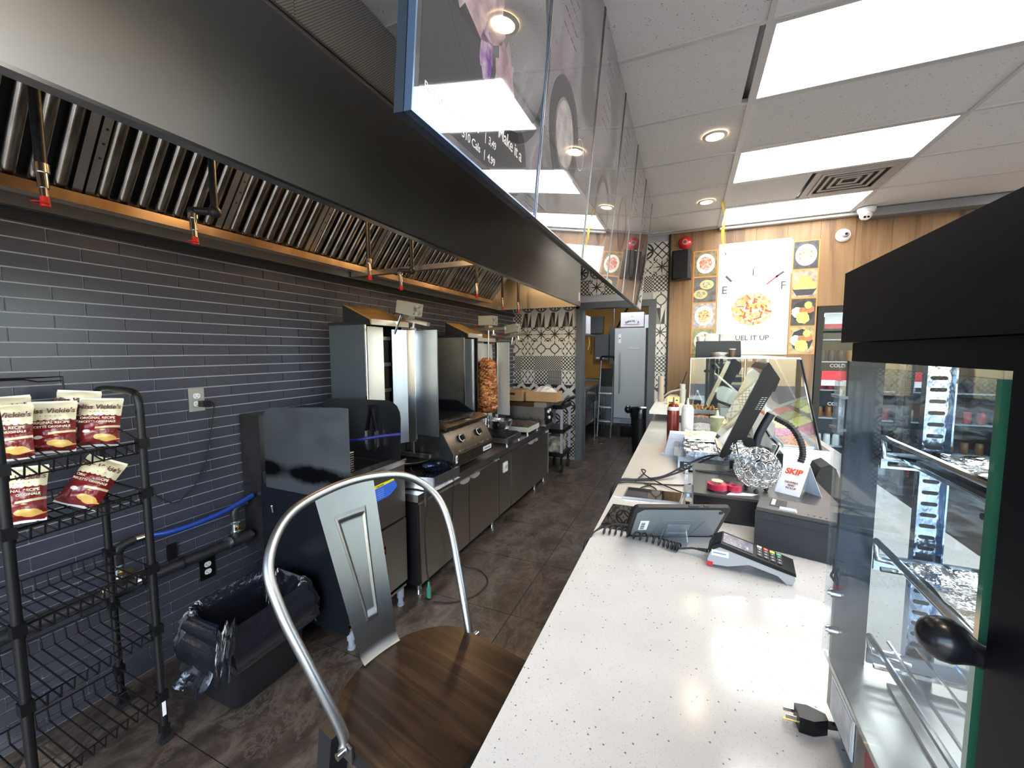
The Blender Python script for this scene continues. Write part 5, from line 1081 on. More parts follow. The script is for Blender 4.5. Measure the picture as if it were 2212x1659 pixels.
t = single('white_bowl', B().lathe([(0, 0), (.03, 0), (.045, .05), (.046, .05), (.032, -.0), (0, 0)], (.125, 4.70, 1.611), 24), white_p, 'small white bowl at the left edge of the black cabinet top', 'bowl', (.125, 4.70, 1.611))
t = single('foil_dish', B().lathe([(0, .0), (.05, .0), (.075, .022), (.078, .02), (.0, .03)], (.27, 4.50, 1.471), 24), foil, 'shallow foil dish resting on the glass top in front of the black cabinet', 'dish', (.27, 4.50, 1.471)); t.location = (.27, 4.16, 1.471)
t = thing('paper_cup', 'small dark paper cup beside the foil dish on the glass top', 'cup', (.37, 4.14, 1.471)); part('cup', B().lathe([(0, 0), (.022, 0), (.028, .05), (.026, .05), (0, .01)], (.37, 4.14, 1.471), 20), P('brown_cup', (.12, .08, .05), .5), t); part('lid', B().lathe([(.029, .05), (.029, .056), (0, .058)], (.37, 4.14, 1.471), 20), P('cream_cap'), t)
# ---- bottles, napkins, foil trays, warmer
def squeeze(label, x, y, mat, r_=.036, h_=.25, cap=True):
    t = thing('squeeze_bottle', label, 'bottle', (x, y, ZT + .003), group='squeeze bottles on the counter'); b0 = (x, y, ZT + .003)
    part('bottle', B().lathe([(0, 0), (r_ - .002, 0), (r_, .006), (r_, h_ - .03), (r_ - .001, h_ - .022)], b0, 28), mat, t)
    part('neck', B().lathe([(r_ - .001, h_ - .022), (r_, h_ - .006), (r_ - .004, h_)], b0, 28), P('milky_plastic', (.70, .66, .64), .3), t)
    part('nozzle_cap', B().lathe([(r_ - .004, h_), (r_ - .010, h_ + .016), (.006, h_ + .022), (.0035, h_ + .06), (0, h_ + .06)], b0, 24), mat, t); return t
squeeze('clear squeeze bottle full of dark red sauce', -.070, 2.70, P('red_sauce', (.17, .02, .012), .22, coat=.3))
squeeze('white squeeze bottle beside the red sauce one', 0.012, 2.67, P('white_sauce', (.74, .74, .70), .3), .035, .25)
t = thing('napkin_stack', 'tall leaning stack of white paper napkins', 'napkins', (-.06, 2.47, ZT + .003)); rnd = random.Random(8)
nap = P('napkin_blue_white', (.74, .78, .88), .8)
for k in range(44):
    a = rnd.uniform(-.0016, .0016); sh = .0006 * k; part('napkin', B().box((-.105 + a + sh, 2.43 + a, ZT + .003 + .003 * k), (-.025 + a + sh, 2.51 + a, ZT + .0056 + .003 * k)), nap, t)
part('loose_napkin', B().hexa([(-.130, 2.45, ZT + .0035), (-.10, 2.425, ZT + .0035), (-.09, 2.50, ZT + .0035), (-.11, 2.51, ZT + .0035), (-.13, 2.45, ZT + .005), (-.10, 2.425, ZT + .016), (-.09, 2.50, ZT + .016), (-.11, 2.51, ZT + .006)]), nap, t)
wm = thing('food_warmer', 'low blue-grey steel warmer with a black rating plate and foil trays on top', 'warmer', (.2, 2.36, ZT))
wst = P('blueish_steel', (.50, .55, .62), .28, 1, grain=(15, .06))
part('body', B().box((-.028, 2.14, ZT + .012), (.32, 2.62, .985)), wst, wm, bevel=.004)
part('side_plate', B().box((-.05, 2.30, .95), (-.0285, 2.60, 1.0)), P('worn_side_steel', (.36, .34, .32), .35, 1), wm)
pl = part('rating_plate', B().box((-.018, 2.1375, .925), (.03, 2.1392, .962)), ink, wm)
for k in range(3): part('print_line', B().box((.0, 2.1365, .934 + .009 * k), (.026, 2.1373, .938 + .009 * k)), white_pap, pl)
part('drain_valve', B().cyl((.012, 2.12, .925), (.012, 2.12, ZT + .001), .011, n=12).cyl((.012, 2.14, .93), (.012, 2.11, .93), .008, n=10), chrome, wm)
def foiltray(label, x0, x1, y0, y1, z, h_, top, seed):
    t = thing('foil_tray', label, 'tray', ((x0 + x1) / 2, (y0 + y1) / 2, z), group='foil trays on the warmer')
    cx_, cy_ = (x0 + x1) / 2, (y0 + y1) / 2; b = B(); pr_ = [(.86, 0), (.90, .004), (1.0, h_ - .004), (1.06, h_), (1.07, h_ - .006)]
    rg = []
    for s, z_ in pr_: rg.append([b.bm.verts.new((cx_ + p[0] * s * (1 + .006 * math.sin(i * 5)), cy_ + p[1] * s * (1 + .006 * math.sin(i * 7)), z + z_ + .003 * math.sin(i * 3.3 + seed))) for i, p in enumerate(rrect(x1 - x0, y1 - y0, .02, 8))])
    for r0, r1 in zip(rg, rg[1:]):
        for j in range(len(r0)): b.bm.faces.new((r0[j], r0[(j + 1) % len(r0)], r1[(j + 1) % len(r0)], r1[j]))
    part('tray', b, foil, t)
    part('foil_lid' if top is foil else 'topping', B().grid(18, 18, lambda u, v: (x0 + (x1 - x0) * u, y0 + (y1 - y0) * v, z + h_ + .012 * math.sin(math.pi * u) * math.sin(math.pi * v) + .007 * math.sin(u * 17 + seed) * math.sin(v * 14 + u * 6))), top, t)
    return t
foiltray('foil tray with a browned crumb topping, left one on the warmer', .0, .17, 2.34, 2.60, .986, .05, P('crumb_topping', (.72, .60, .42), .5, vary=((.80, .78, .70), 8), bump=(60, .7)), 1)
foiltray('foil tray sealed with crumpled foil, in front of the browned one', .0, .17, 2.16, 2.33, .986, .035, foil, 2)
foiltray('foil tray sealed with foil, right one on the warmer', .185, .31, 2.17, 2.40, .986, .035, foil, 3)
# ---- cash drawer
cd = thing('cash_drawer', 'wide cash drawer with a worn steel lid and black front', 'cash drawer', (.25, 1.76, ZT))
part('body', B().box((.04, 1.545, ZT + .006), (.465, 1.955, 1.0)), P('black_enamel', (.012, .012, .014), .3), cd, bevel=.003)
part('lid', B().box((.035, 1.54, 1.0), (.47, 1.96, 1.008)), P('gunmetal_lid', (.10, .097, .093), .3, .7, vary=((.15, .145, .14), 4), grain=(8, .08)), cd, bevel=.002)
part('cable_slot', B().hexa([(.19, 1.74, 1.0082), (.205, 1.74, 1.0082), (.20, 1.86, 1.0082), (.19, 1.86, 1.0082), (.19, 1.74, 1.009), (.205, 1.74, 1.009), (.20, 1.86, 1.009), (.19, 1.86, 1.009)]), ink, cd)
for x in (.06, .44):
    for y in (1.56, 1.93): part('foot', B().cyl((x, y, ZT), (x, y, ZT + .007), .01, n=10), black_r, cd)
lk = part('lock_bracket', B().box((.004, 1.60, ZT + .001), (.036, 1.70, .985)), wst, cd, bevel=.002)
part('lock', B().cyl((.02, 1.598, .965), (.02, 1.585, .965), .011, n=16), chrome, lk); part('key', B().box((.010, 1.585, .94), (.024, 1.588, .956)).box((.015, 1.585, .920), (.019, 1.587, .94)), ink, lk)
# ---- monitor
mo = thing('pos_monitor', 'black touchscreen till monitor seen edge-on, leaning back toward the customers', 'monitor', (.30, 2.05, 1.01))
prof = [(.287, 1.440), (.301, 1.457), (.340, 1.387), (.280, 1.256), (.232, 1.140), (.205, 1.135), (.181, 1.075), (.150, 1.052), (.137, 1.060)]
Y0_, Y1_ = 1.905, 2.245
part('casing', B().prism(prof, Y0_, Y1_, 'y'), black_p, mo, bevel=.003)
sn = Vector((-(1.44 - 1.06), 0, .287 - .137)).normalized()
def scr(u, v, d): # u along depth Y, v up the screen
    a = Vector((.137, 0, 1.060)); c = Vector((.287, 0, 1.440)); p = a + (c - a) * v + sn * d; return (p.x, Y0_ + (Y1_ - Y0_) * u, p.z)
part('screen', B().hexa([scr(.015, .03, .0005), scr(.985, .03, .0005), scr(.985, .98, .0005), scr(.015, .98, .0005), scr(.015, .03, .003), scr(.985, .03, .003), scr(.985, .98, .003), scr(.015, .98, .003)]), P('dark_screen_glass', (.10, .10, .10), .02, coat=1, spec=.9), mo)
part('rear_hump', B().prism([(.325, 1.36), (.34, 1.387), (.301, 1.457), (.31, 1.462), (.352, 1.395), (.335, 1.34)], Y0_ + .04, Y1_ - .04, 'y'), black_p, mo, bevel=.003)
for k in range(7):
    for q in range(2): part('vent_slot', B().box((.262 + .0035 * k + .012 * q, Y0_ - .001, 1.27 + .008 * k - .0 * q), (.270 + .0035 * k + .012 * q, Y0_ - .0002, 1.2725 + .008 * k)), lgrey_p, mo)
text('UPC', mo, white_pap, face((.187, Y0_ - .001, 1.108), (.37, 0, .93), (-.93, 0, .37)), .016)
part('pivot', B().cyl((.255, 1.98, 1.115), (.255, 2.04, 1.115), .022, n=18), black_p, mo)
part('stand', B().tube(bez([(.345, 2.06, 1.235), (.32, 2.06, 1.18), (.298, 2.06, 1.12), (.296, 2.06, 1.06), (.325, 2.06, 1.0), (.39, 2.06, .94), (.43, 2.06, .918)], 6), .017, 10), P('grey_blue_arm', (.012, .016, .024), .45), mo)
part('stand_foot', B().lathe([(0, .0), (.075, 0), (.078, .004), (.07, .012), (0, .014)], (.43, 2.07, ZT), 32), P('silver_base', (.4, .4, .42), .3, .8), mo)
part('connector', B().cbox((.19, 1.93, 1.02), (.02, .02, .045)), black_p, mo, bevel=.003)
# ---- crystal ball
cbll = thing('crystal_candle_holder', 'round candle holder of wire rings and clear crystal beads on the cash drawer', 'candle holder', (.245, 1.64, 1.008))
C0 = Vector((.240, 1.64, 1.093)); RR = .071
cry = P('crystal', (.92, .92, .92), .03, trans=.85, ior=1.5)
pts = []
for i, (lat, cnt) in enumerate(((-62, 7), (-35, 12), (-8, 15), (19, 14), (46, 10), (70, 5))):
    for k in range(cnt):
        la = R(lat); lo = PI2 * (k + .5 * (i % 2)) / cnt; pts.append(Vector((math.cos(la) * math.cos(lo), math.cos(la) * math.sin(lo), math.sin(la))))
ring_me = mesh('wire_ring', B().tube([(.0148 * math.cos(a), .0148 * math.sin(a), 0) for a in [k * PI2 / 18 for k in range(18)]], .0013, 5, closed=True), chrome)
bead_me = mesh('crystal_bead', B().lathe([(0, -.004), (.006, -.0035), (.0105, 0), (.006, .0035), (0, .004)], n=10), glass('crystal_clear', (.93, .94, .95), .05, 2.2, .02), smooth=False)
Hc = _frames[cbll.name]
for p in pts:
    Mq = Matrix.Translation(C0 + p * RR) @ p.to_track_quat('Z', 'Y').to_matrix().to_4x4()
    o = link('wire_ring', ring_me, cbll); o.matrix_local = Hc @ Mq; o = link('crystal_bead', bead_me, cbll); o.matrix_local = Hc @ Mq
part('inner_cup', B().lathe([(0, .0), (.028, 0), (.032, .06), (.030, .06), (.026, .004), (0, .004)], (.240, 1.64, 1.045), 20), glass('crystal_clear'), cbll)
for a in (.4, 2.5, 4.6): part('foot', B().sphere((.240 + .035 * math.cos(a), 1.64 + .035 * math.sin(a), 1.017), .009, 10), ink, cbll)
# ---- tape / candy container
t = thing('candy_container', 'flat round clear container of red candy rolls on the cash drawer', 'container', (.13, 1.60, 1.008))
part('base_tray', B().prism(rrect(.115, .075, .035, 5, .135, 1.60), 1.009, 1.013, 'z'), clear, t)
part('red_roll', B().lathe([(.012, 0), (.033, 0), (.033, .020), (.012, .020), (.012, 0)], (.113, 1.60, 1.013), 28), P('red_candy', (.60, .03, .07), .3), t)
part('red_roll', B().lathe([(.010, 0), (.024, 0), (.024, .018), (.010, .018), (.010, 0)], (.168, 1.605, 1.013), 28), P('red_candy'), t)
part('clear_cover', B().lathe([(.038, 0), (.038, .030), (0, .031)], (.113, 1.60, 1.010), 28), clear, t); part('clear_cover', B().lathe([(.028, 0), (.028, .026), (0, .027)], (.168, 1.605, 1.010), 24), clear, t)
part('round_label', B().lathe([(0, .0), (.019, .0), (.019, .0015), (0, .0015)], (.113, 1.60, 1.0415), 24), P('cream_label', (.80, .62, .35), .5), t)
single('paper_slip', B().prism([(.14, 1.555), (.22, 1.575), (.24, 1.60), (.16, 1.60)], 1.0085, 1.0092, 'z'), white_pap, 'white paper slip under the candy container', 'paper', (.18, 1.58, 1.0085))
# ---- SKIP card
sk = thing('tent_card', 'folded white tent card printed SKIP in red-orange', 'sign', (.36, 1.66, 1.008))
A0, A1, T0, T1, K0, K1 = Vector((.300, 1.662, 1.009)), Vector((.366, 1.622, 1.009)), Vector((.331, 1.675, 1.128)), Vector((.397, 1.645, 1.118)), Vector((.40, 1.70, 1.009)), Vector((.437, 1.655, 1.009))
cdm = P('card_white', (.80, .82, .86), .5)
def slab(a, b_, c, d, th=.0012):
    nn_ = (b_ - a).cross(d - a).normalized() * th; return B().hexa([a, b_, c, d, a + nn_, b_ + nn_, c + nn_, d + nn_])
part('front_leaf', slab(A0, A1, T1, T0, -.001), cdm, sk); part('back_leaf', slab(K0, K1, T1, T0, .001), P('card_blue_shade', (.62, .68, .82), .5), sk)
skr = P('skip_red', (.75, .08, .02), .4); Fm = face((A0 + A1 + T0 + T1) / 4 + (A1 - A0).cross(T0 - A0).normalized() * .0008, A1 - A0, T0 - A0)
text('SKIP', sk, skr, Fm @ Matrix.Translation((.001, .022, 0)), .027, bold=.035, shear=.25)
for k, s in enumerate(('DELIVERY', 'AND', 'PICKUP')): text(s, sk, P('dark_red_ink', (.25, .05, .03), .5), Fm @ Matrix.Translation((0, -.016 - .010 * k, 0)), .0095, bold=.02)
# ---- receipt printer
rp = thing('receipt_printer', 'charcoal receipt printer with a paper slot, beside the card terminal', 'printer', (.29, 1.42, ZT)); Mr = Matrix.Translation((.205, 1.395, ZT)) @ Matrix.Rotation(R(-14), 4, 'Z')
part('body', B().prism([(0, .002), (.20, .002), (.20, .112), (.0, .112)], 0, .125, 'y', Mr), grey_p, rp, bevel=.006)
part('lid', B().box((.002, .004, .113), (.198, .121, .124), Mr), P('charcoal_lid', (.060, .056, .052), .42, bump=(300, .05)), rp, bevel=.004)
part('front_seam', B().box((.004, -.001, .088), (.196, .0005, .090), Mr).box((.06, -.001, .090), (.061, .0005, .112), Mr), ink, rp)
part('paper_slot', B().box((.032, .040, .1235), (.075, .105, .1252), Mr), ink, rp); part('paper_bar', B().box((.036, .044, .125), (.046, .10, .128), Mr), lgrey_p, rp)
part('release_tab', B().prism([(.055, .121), (.105, .121), (.10, .129), (.06, .129)], .012, .035, 'y', Mr), lgrey_p, rp, bevel=.002)
for k in range(4): part('status_light', B().cyl(Mr @ Vector((.13 + .014 * k, .02, .1243)), Mr @ Vector((.13 + .014 * k, .02, .1252)), .0025, n=8), ink, rp)
# ---- card terminal
tm = thing('card_terminal', 'card payment terminal with keypad and coiled cord', 'card terminal', (.165, 1.235, ZT)); Mt = Matrix.Translation((.068, 1.21, ZT)) @ Matrix.Rotation(R(-7), 4, 'Z')
W_ = .085
part('body', B().prism([(0, .02), (.012, .058), (.03, .068), (.165, .036), (.20, .030), (.203, .018), (.198, .004), (.185, .001), (.165, .018), (.10, .030), (.05, .012), (.004, .008)], 0, W_, 'y', Mt), P('terminal_silver', (.42, .43, .45), .35), tm, bevel=.003)
part('top_shell', B().prism([(0.002, .038), (.012, .062), (.032, .074), (.168, .043), (.203, .034), (.204, .026), (.165, .033), (.03, .062), (.012, .050)], -.001, W_ + .001, 'y', Mt), black_p, tm, bevel=.002)
tl = math.atan2(-.031, .136); Ms = Mt @ Matrix.Translation((.032, 0, .0745)) @ Matrix.Rotation(-tl, 4, 'Y')
part('screen', B().box((.004, .012, .0), (.078, .073, .0012), Ms), P('terminal_screen', (.16, .16, .20), .05, coat=1, vary=((.28, .28, .33), 20)), tm)
keyc = {0: P('key_red', (.55, .05, .04), .4), 1: P('key_yellow', (.75, .62, .04), .4), 2: P('key_green', (.04, .35, .14), .4)}
kt = P('key_black', (.05, .05, .055), .4); kl = P('key_legend', (.5, .5, .5), .5)
for r_ in range(4):
    for c_ in range(4):
        x, y = .088 + .0155 * c_, .014 + .0165 * r_
        mm = (lgrey_p, keyc[0], keyc[1], keyc[2])[c_] if r_ == 3 else kt
        ky = part('key', B().box((x, y, .0), (x + .0115, y + .0125, .0025), Ms), mm, tm, bevel=.0008)
        part('legend', B().box((x + .004, y + .004, .0026), (x + .0075, y + .0085, .0028), Ms), kl, ky)
part('paper_cover', B().prism([(-.001, .04), (.010, .066), (.03, .077), (.03, .068)], .01, W_ - .01, 'y', Mt), black_p, tm, bevel=.002)
sv = part('side_sticker', B().box((.010, -.0012, .036), (.052, -.0002, .052), Mt), white_pap, tm); part('print_line', B().box((.014, -.0016, .043), (.046, -.0013, .046), Mt), P('blue_print', (.1, .3, .6), .5), sv)
part('red_tab', B().box((-.001, -.001, .004), (.014, .001, .016), Mt), red_p, tm)
pz = [(.066, 1.25, .935), (.03, 1.262, .930), (-.005, 1.262, .922)]
coil = []
path = bez([(-.005, 1.262, .925), (-.03, 1.268, .925), (-.07, 1.285, .925), (-.13, 1.295, .925), (-.19, 1.30, .925), (-.245, 1.292, .925)], 40)
for i, p in enumerate(path):
    a = i * PI2 / 13.0; coil.append((p.x + .004 * math.cos(a), p.y + .011 * math.cos(a), p.z + .011 * math.sin(a)))
part('coiled_cord', B().tube(pz + coil + [(-.262, 1.27, .922), (-.278, 1.24, .90), (-.285, 1.21, .80), (-.286, 1.2, .5), (-.28, 1.2, .2)], .0028, 6), black_r, tm)
part('cord_boot', B().cyl((.07, 1.249, .936), (.045, 1.258, .932), .006, .004, n=8), black_r, tm)
# ---- tablet in a rugged case on a clear stand
tb_ = thing('tablet', 'tablet in a rugged grey case with a barcode sticker, propped on a clear stand', 'tablet', (-.02, 1.38, ZT))
a, b1, c1_, d_ = Vector((-.167, 1.308, .914)), Vector((.091, 1.414, .914)), Vector((.139, 1.318, 1.05)), Vector((-.120, 1.224, 1.05))
ux = (b1 - a).normalized(); vy_ = (d_ - a); vy_ = (vy_ - ux * vy_.dot(ux)); hh = .135; vy_.normalize(); wz = ux.cross(vy_); LL = .285
Mtb = Matrix([[ux[i], vy_[i], wz[i], a[i]] for i in range(3)] + [[0, 0, 0, 1]])
part('case', B().prism(rrect(LL, hh + .03, .014, 4, LL / 2, (hh + .03) / 2), -.006, .006, 'z', Mtb), black_r, tb_, bevel=.002)
part('back_plate', B().prism([(.012, .018), (.022, .010), (LL - .022, .010), (LL - .012, .018), (LL - .012, hh), (LL - .03, hh + .018), (.03, hh + .018), (.012, hh)], .006, .0075, 'z', Mtb), P('smoky_grey_plate', (.17, .19, .21), .35), tb_)
st2 = part('barcode_sticker', B().box((.030, .045, .0076), (.056, .095, .0082), Mtb), white_pap, tb_)
for k in range(9): part('bar', B().box((.034, .050 + .0042 * k, .0083), (.046, .050 + .0042 * k + (.0018 if k % 3 else .003), .0085), Mtb), ink, st2)
part('camera', B().cyl(Mtb @ Vector((LL - .025, hh + .005, .0075)), Mtb @ Vector((LL - .025, hh + .005, .0095)), .006, n=14), ink, tb_)
part('button_ridge', B().box((.16, hh + .029, -.003), (.19, hh + .032, .003), Mtb).box((.205, hh + .029, -.003), (.22, hh + .032, .003), Mtb), black_r, tb_, bevel=.001)
part('raised_frame', B().tube([Mtb @ Vector(p) for p in ((.075, .012, .008), (.095, .10, .008), (.225, .10, .008), (.20, .012, .008))], .0012, 5, closed=True), P('smoky_grey_plate'), tb_)
ts = thing('tablet_stand', 'clear acrylic stand propping up the rugged tablet', 'stand', (.0, 1.34, ZT))
acry = glass('acrylic', (.86, .89, .92), .04, 1.6, .12)
part('upright', B().box((.115, .004, .010), (.185, .082, .0125), Mtb).box((.12, .035, .0126), (.18, .040, .016), Mtb), acry, ts, bevel=.001)
part('foot_loop', B().tube([(-.050, 1.318, .955), (-.062, 1.325, .914), (-.058, 1.30, .913), (-.02, 1.268, .913), (.012, 1.285, .913), (.018, 1.33, .914), (.012, 1.345, .955)], .0022, 6).prism([(-.060, 1.34), (-.056, 1.30), (-.02, 1.272), (.012, 1.29), (.016, 1.36)], .911, .9125, 'z'), acry, ts)
# ---- flat tablets
def flat(label, c, th, edge):
    t = thing('flat_tablet', label, 'tablet', (c[0][0], c[0][1], ZT), group='dark tablets lying on the counter')
    part('case', B().prism(c, ZT + .001, ZT + th, 'z'), edge, t, bevel=.002); k = sum(p[0] for p in c) / 4, sum(p[1] for p in c) / 4
    part('screen', B().prism([(k[0] + (p[0] - k[0]) * .95, k[1] + (p[1] - k[1]) * .92) for p in c], ZT + th, ZT + th + .0008, 'z'), P('glossy_black_screen', (.01, .01, .012), .02, coat=1), t)
flat('thin silver-edged tablet lying flat at the counter edge', [(-.224, 1.648), (-.006, 1.668), (.002, 1.788), (-.222, 1.778)], .009, P('silver_edge', (.5, .53, .6), .3, .8))
flat('smaller black tablet lying flat, partly behind the rugged one', [(-.254, 1.346), (-.12, 1.342), (-.115, 1.555), (-.247, 1.549)], .010, black_p)
t = thing('charging_cable', 'thin black cable from the rugged tablet over the counter edge', 'cable', (-.2, 1.33, ZT)); part('cable', B().tube(bez([(-.155, 1.33, .935), (-.19, 1.335, .935), (-.235, 1.30, .932), (-.272, 1.25, .915), (-.285, 1.22, .87), (-.287, 1.21, .6)], 6), .0022, 6), black_r, t); part('plug', B().cyl((-.153, 1.332, .936), (-.175, 1.335, .936), .0045, n=8), black_r, t)
t = thing('cable_bundle', 'tangle of black monitor cables lying on the steel part of the counter', 'cables', (-.1, 1.95, ZT))
for i, pth in enumerate(([(-.30, 1.76, .80), (-.29, 1.79, .90), (-.265, 1.85, .918), (-.20, 1.885, .920), (-.12, 1.93, .92), (-.02, 2.02, .94), (.06, 2.04, .985), (.13, 2.0, 1.04)],
    [(-.30, 1.77, .80), (-.288, 1.80, .905), (-.26, 1.87, .92), (-.19, 1.90, .92), (-.09, 1.97, .925), (.0, 2.06, .96), (.09, 2.04, 1.02), (.145, 1.99, 1.045)],
    [(-.305, 1.75, .75), (-.292, 1.78, .9), (-.25, 1.83, .918), (-.17, 1.86, .917), (-.08, 1.875, .917), (.0, 1.90, .917), (.03, 1.93, .917)],
    [(-.20, 1.87, .92), (-.17, 2.02, .925), (-.19, 2.03, .93), (-.16, 1.95, .925), (-.08, 1.86, .92), (.0, 1.79, .918), (.028, 1.77, .918)],
    [(-.13, 1.85, .918), (-.17, 1.78, .918), (-.14, 1.755, .918), (-.105, 1.77, .918), (-.115, 1.81, .918), (-.16, 1.86, .918)],
    [(.19, 1.92, 1.02), (.19, 1.90, 1.012), (.165, 1.86, 1.012), (.10, 1.83, 1.012), (.05, 1.82, 1.012), (.22, 1.80, 1.012)],
    [(.21, 2.0, 1.10), (.22, 1.98, 1.05), (.24, 1.93, 1.012), (.26, 1.88, 1.012)])):
    part('cable', B().tube(bez(pth, 8), .0042 if i < 2 else .003, 6), black_r if i != 1 else P('blue_black_cable', (.01, .015, .05), .4), t)
# black curved handset-like cover behind the SKIP card
t = thing('black_cover', 'black curved plastic cover behind the tent card', 'cover', (.52, 1.98, ZT))
part('shell', B().prism([(.48, ZT), (.485, 1.0), (.50, 1.045), (.53, 1.06), (.55, 1.045), (.60, ZT)], 1.93, 2.05, 'y'), black_p, t, bevel=.012)
# ================================================================ FAR WALL ITEMS
yw = YF - .006
t = thing('alarm_bell', 'round red fire alarm bell high on the wood wall', 'alarm bell', (-.063, yw, 2.80)); My = Matrix.Translation((-.063, yw, 2.80)) @ Matrix.Rotation(R(90), 4, 'X')
part('gong', B().lathe([(0, .062), (.02, .062), (.05, .055), (.068, .038), (.075, .02), (.075, .012), (.0, .012)], (0, 0, 0), 36, My), P('bell_red', (.62, .015, .02), .22, coat=.5), t)
part('hub', B().lathe([(0, .072), (.014, .070), (.016, .062), (0, .061)], (0, 0, 0), 20, My), P('bell_hub', (.15, .14, .14), .3, .7), t); part('hub_ring', B().lathe([(.022, .063), (.026, .065), (.03, .062)], (0, 0, 0), 24, My), lgrey_p, t); part('backplate', B().lathe([(0, .0), (.05, 0), (.05, .012), (0, .012)], (0, 0, 0), 24, My), black_m, t)
t = thing('wall_speaker', 'black wall speaker under the red alarm bell', 'speaker', (-.08, 5.28, 2.36)); Mw = Matrix.Translation((-.085, 5.25, 2.515)) @ Matrix.Rotation(R(-14), 4, 'Z')
part('cabinet', B().prism([(-.105, -.06), (-.085, -.075), (.085, -.075), (.105, -.06), (.085, .09), (-.085, .09)], -.165, .165, 'z', Mw), black_p, t, bevel=.008)
part('grille', B().prism([(-.098, -.065), (-.08, -.082), (.08, -.082), (.098, -.065)], -.155, .155, 'z', Mw), P('speaker_grille', (.008, .008, .009), .7), t); part('bracket', B().box((-.02, .09, -.03), (.02, .125, .03), Mw).box((-.012, .0, .165), (.012, .02, .18), Mw), P('speaker_bracket', (.4, .4, .4), .4), t)
t = thing('bell_bracket', 'small white bracket between alarm bell and speaker', 'bracket', (-.10, yw, 2.70)); part('tab', B().box((-.115, yw - .02, 2.685), (-.09, yw, 2.725)), white_p, t)
# posters
po = P('poster_white', (.93, .93, .92), .35); orange = P('poster_orange', (.75, .28, .05), .4)
def pimg(name, base, c2, scale, c3=None):
    return P(name, base, .4, vary=(c2, scale))
y_ = yw - .004
ps = thing('menu_poster', 'large white poster of a bowl of fries with a fuel gauge and FUEL IT UP', 'poster', (.67, yw, 1.47))
part('sheet', B().box((.305, y_, 1.468), (1.02, yw - .0002, 2.745)), po, ps); part('sheet_top', B().box((.345, y_ - .0008, 2.36), (1.03, y_, 2.72)), po, ps)
def fan(cx_, cz_, rx, rz, y, jag=0, n_=40, seed=1):
    rnd = random.Random(seed); return B().add([(cx_ + rx * math.cos(a) * (1 + rnd.uniform(-jag, jag)), y, cz_ + rz * math.sin(a) * (1 + rnd.uniform(-jag, jag))) for a in [k * PI2 / n_ for k in range(n_)]], [tuple(range(n_))])
part('printed_bowl', fan(.66, 1.975, .245, .235, y_ - .0012), P('print_bowl_rim', (.80, .76, .68), .5), ps); part('printed_bowl', fan(.655, 1.98, .228, .218, y_ - .0014), P('print_bowl_in', (.90, .87, .80), .5), ps)
fr = part('printed_food', fan(.66, 1.985, .20, .185, y_ - .0016, .06), pimg('print_poutine', (.62, .22, .05), (.90, .62, .40), 26), ps)
rnd = random.Random(9)
for k in range(70):
    a, rr = rnd.uniform(0, PI2), .17 * math.sqrt(rnd.random()); cx_, cz_ = .66 + rr * math.cos(a), 1.985 + rr * math.sin(a); th = rnd.uniform(0, math.pi); l, w_ = rnd.uniform(.02, .05), rnd.uniform(.006, .010)
    dx, dz = math.cos(th), math.sin(th); q = [(cx_ + s * l * dx - u * w_ * dz, y_ - .0018 - .00001 * k, cz_ + s * l * dz + u * w_ * dx) for s, u in ((-1, -1), (1, -1), (1, 1), (-1, 1))]
    if k % 7 == 0: cols = [B(), B(), B()] if k == 0 else cols
    cols[k % 3].add(q, [(0, 1, 2, 3)])
for b_, mm in zip(cols, (P('print_sauce_white', (.92, .90, .86), .4), P('print_fry', (.85, .48, .12), .4), P('print_red_sauce', (.50, .08, .03), .4))): part('printed_pieces', b_, mm, fr, kind='stuff')
Ft = lambda x, z: face((x, y_ - .0014, z), (1, 0, 0), (0, 0, 1))
dk = P('poster_ink', (.06, .06, .07), .5)
text('E', ps, dk, Ft(.375, 2.21), .125, bold=.0); text('F', ps, dk, Ft(.955, 2.23), .125); text('FUEL IT UP', ps, dk, Ft(.655, 1.655), .078, bold=.012)
def tick(x0, z0, x1, z1, w_, mat):
    d = Vector((x1 - x0, 0, z1 - z0)).normalized(); q = Vector((-d.z, 0, d.x)) * w_ / 2; return part('gauge_mark', B().add([Vector((x0, y_ - .0014, z0)) - q, Vector((x1, y_ - .0014, z1)) - q, Vector((x1, y_ - .0014, z1)) + q, Vector((x0, y_ - .0014, z0)) + q], [(0, 1, 2, 3)]), mat, ps)
tick(.385, 2.375, .445, 2.31, .022, dk); tick(.66, 2.36, .66, 2.445, .011, dk); tick(.795, 2.255, .90, 2.345, .013, P('gauge_red', (.55, .06, .05), .5)); tick(.88, 2.33, .955, 2.385, .020, dk)
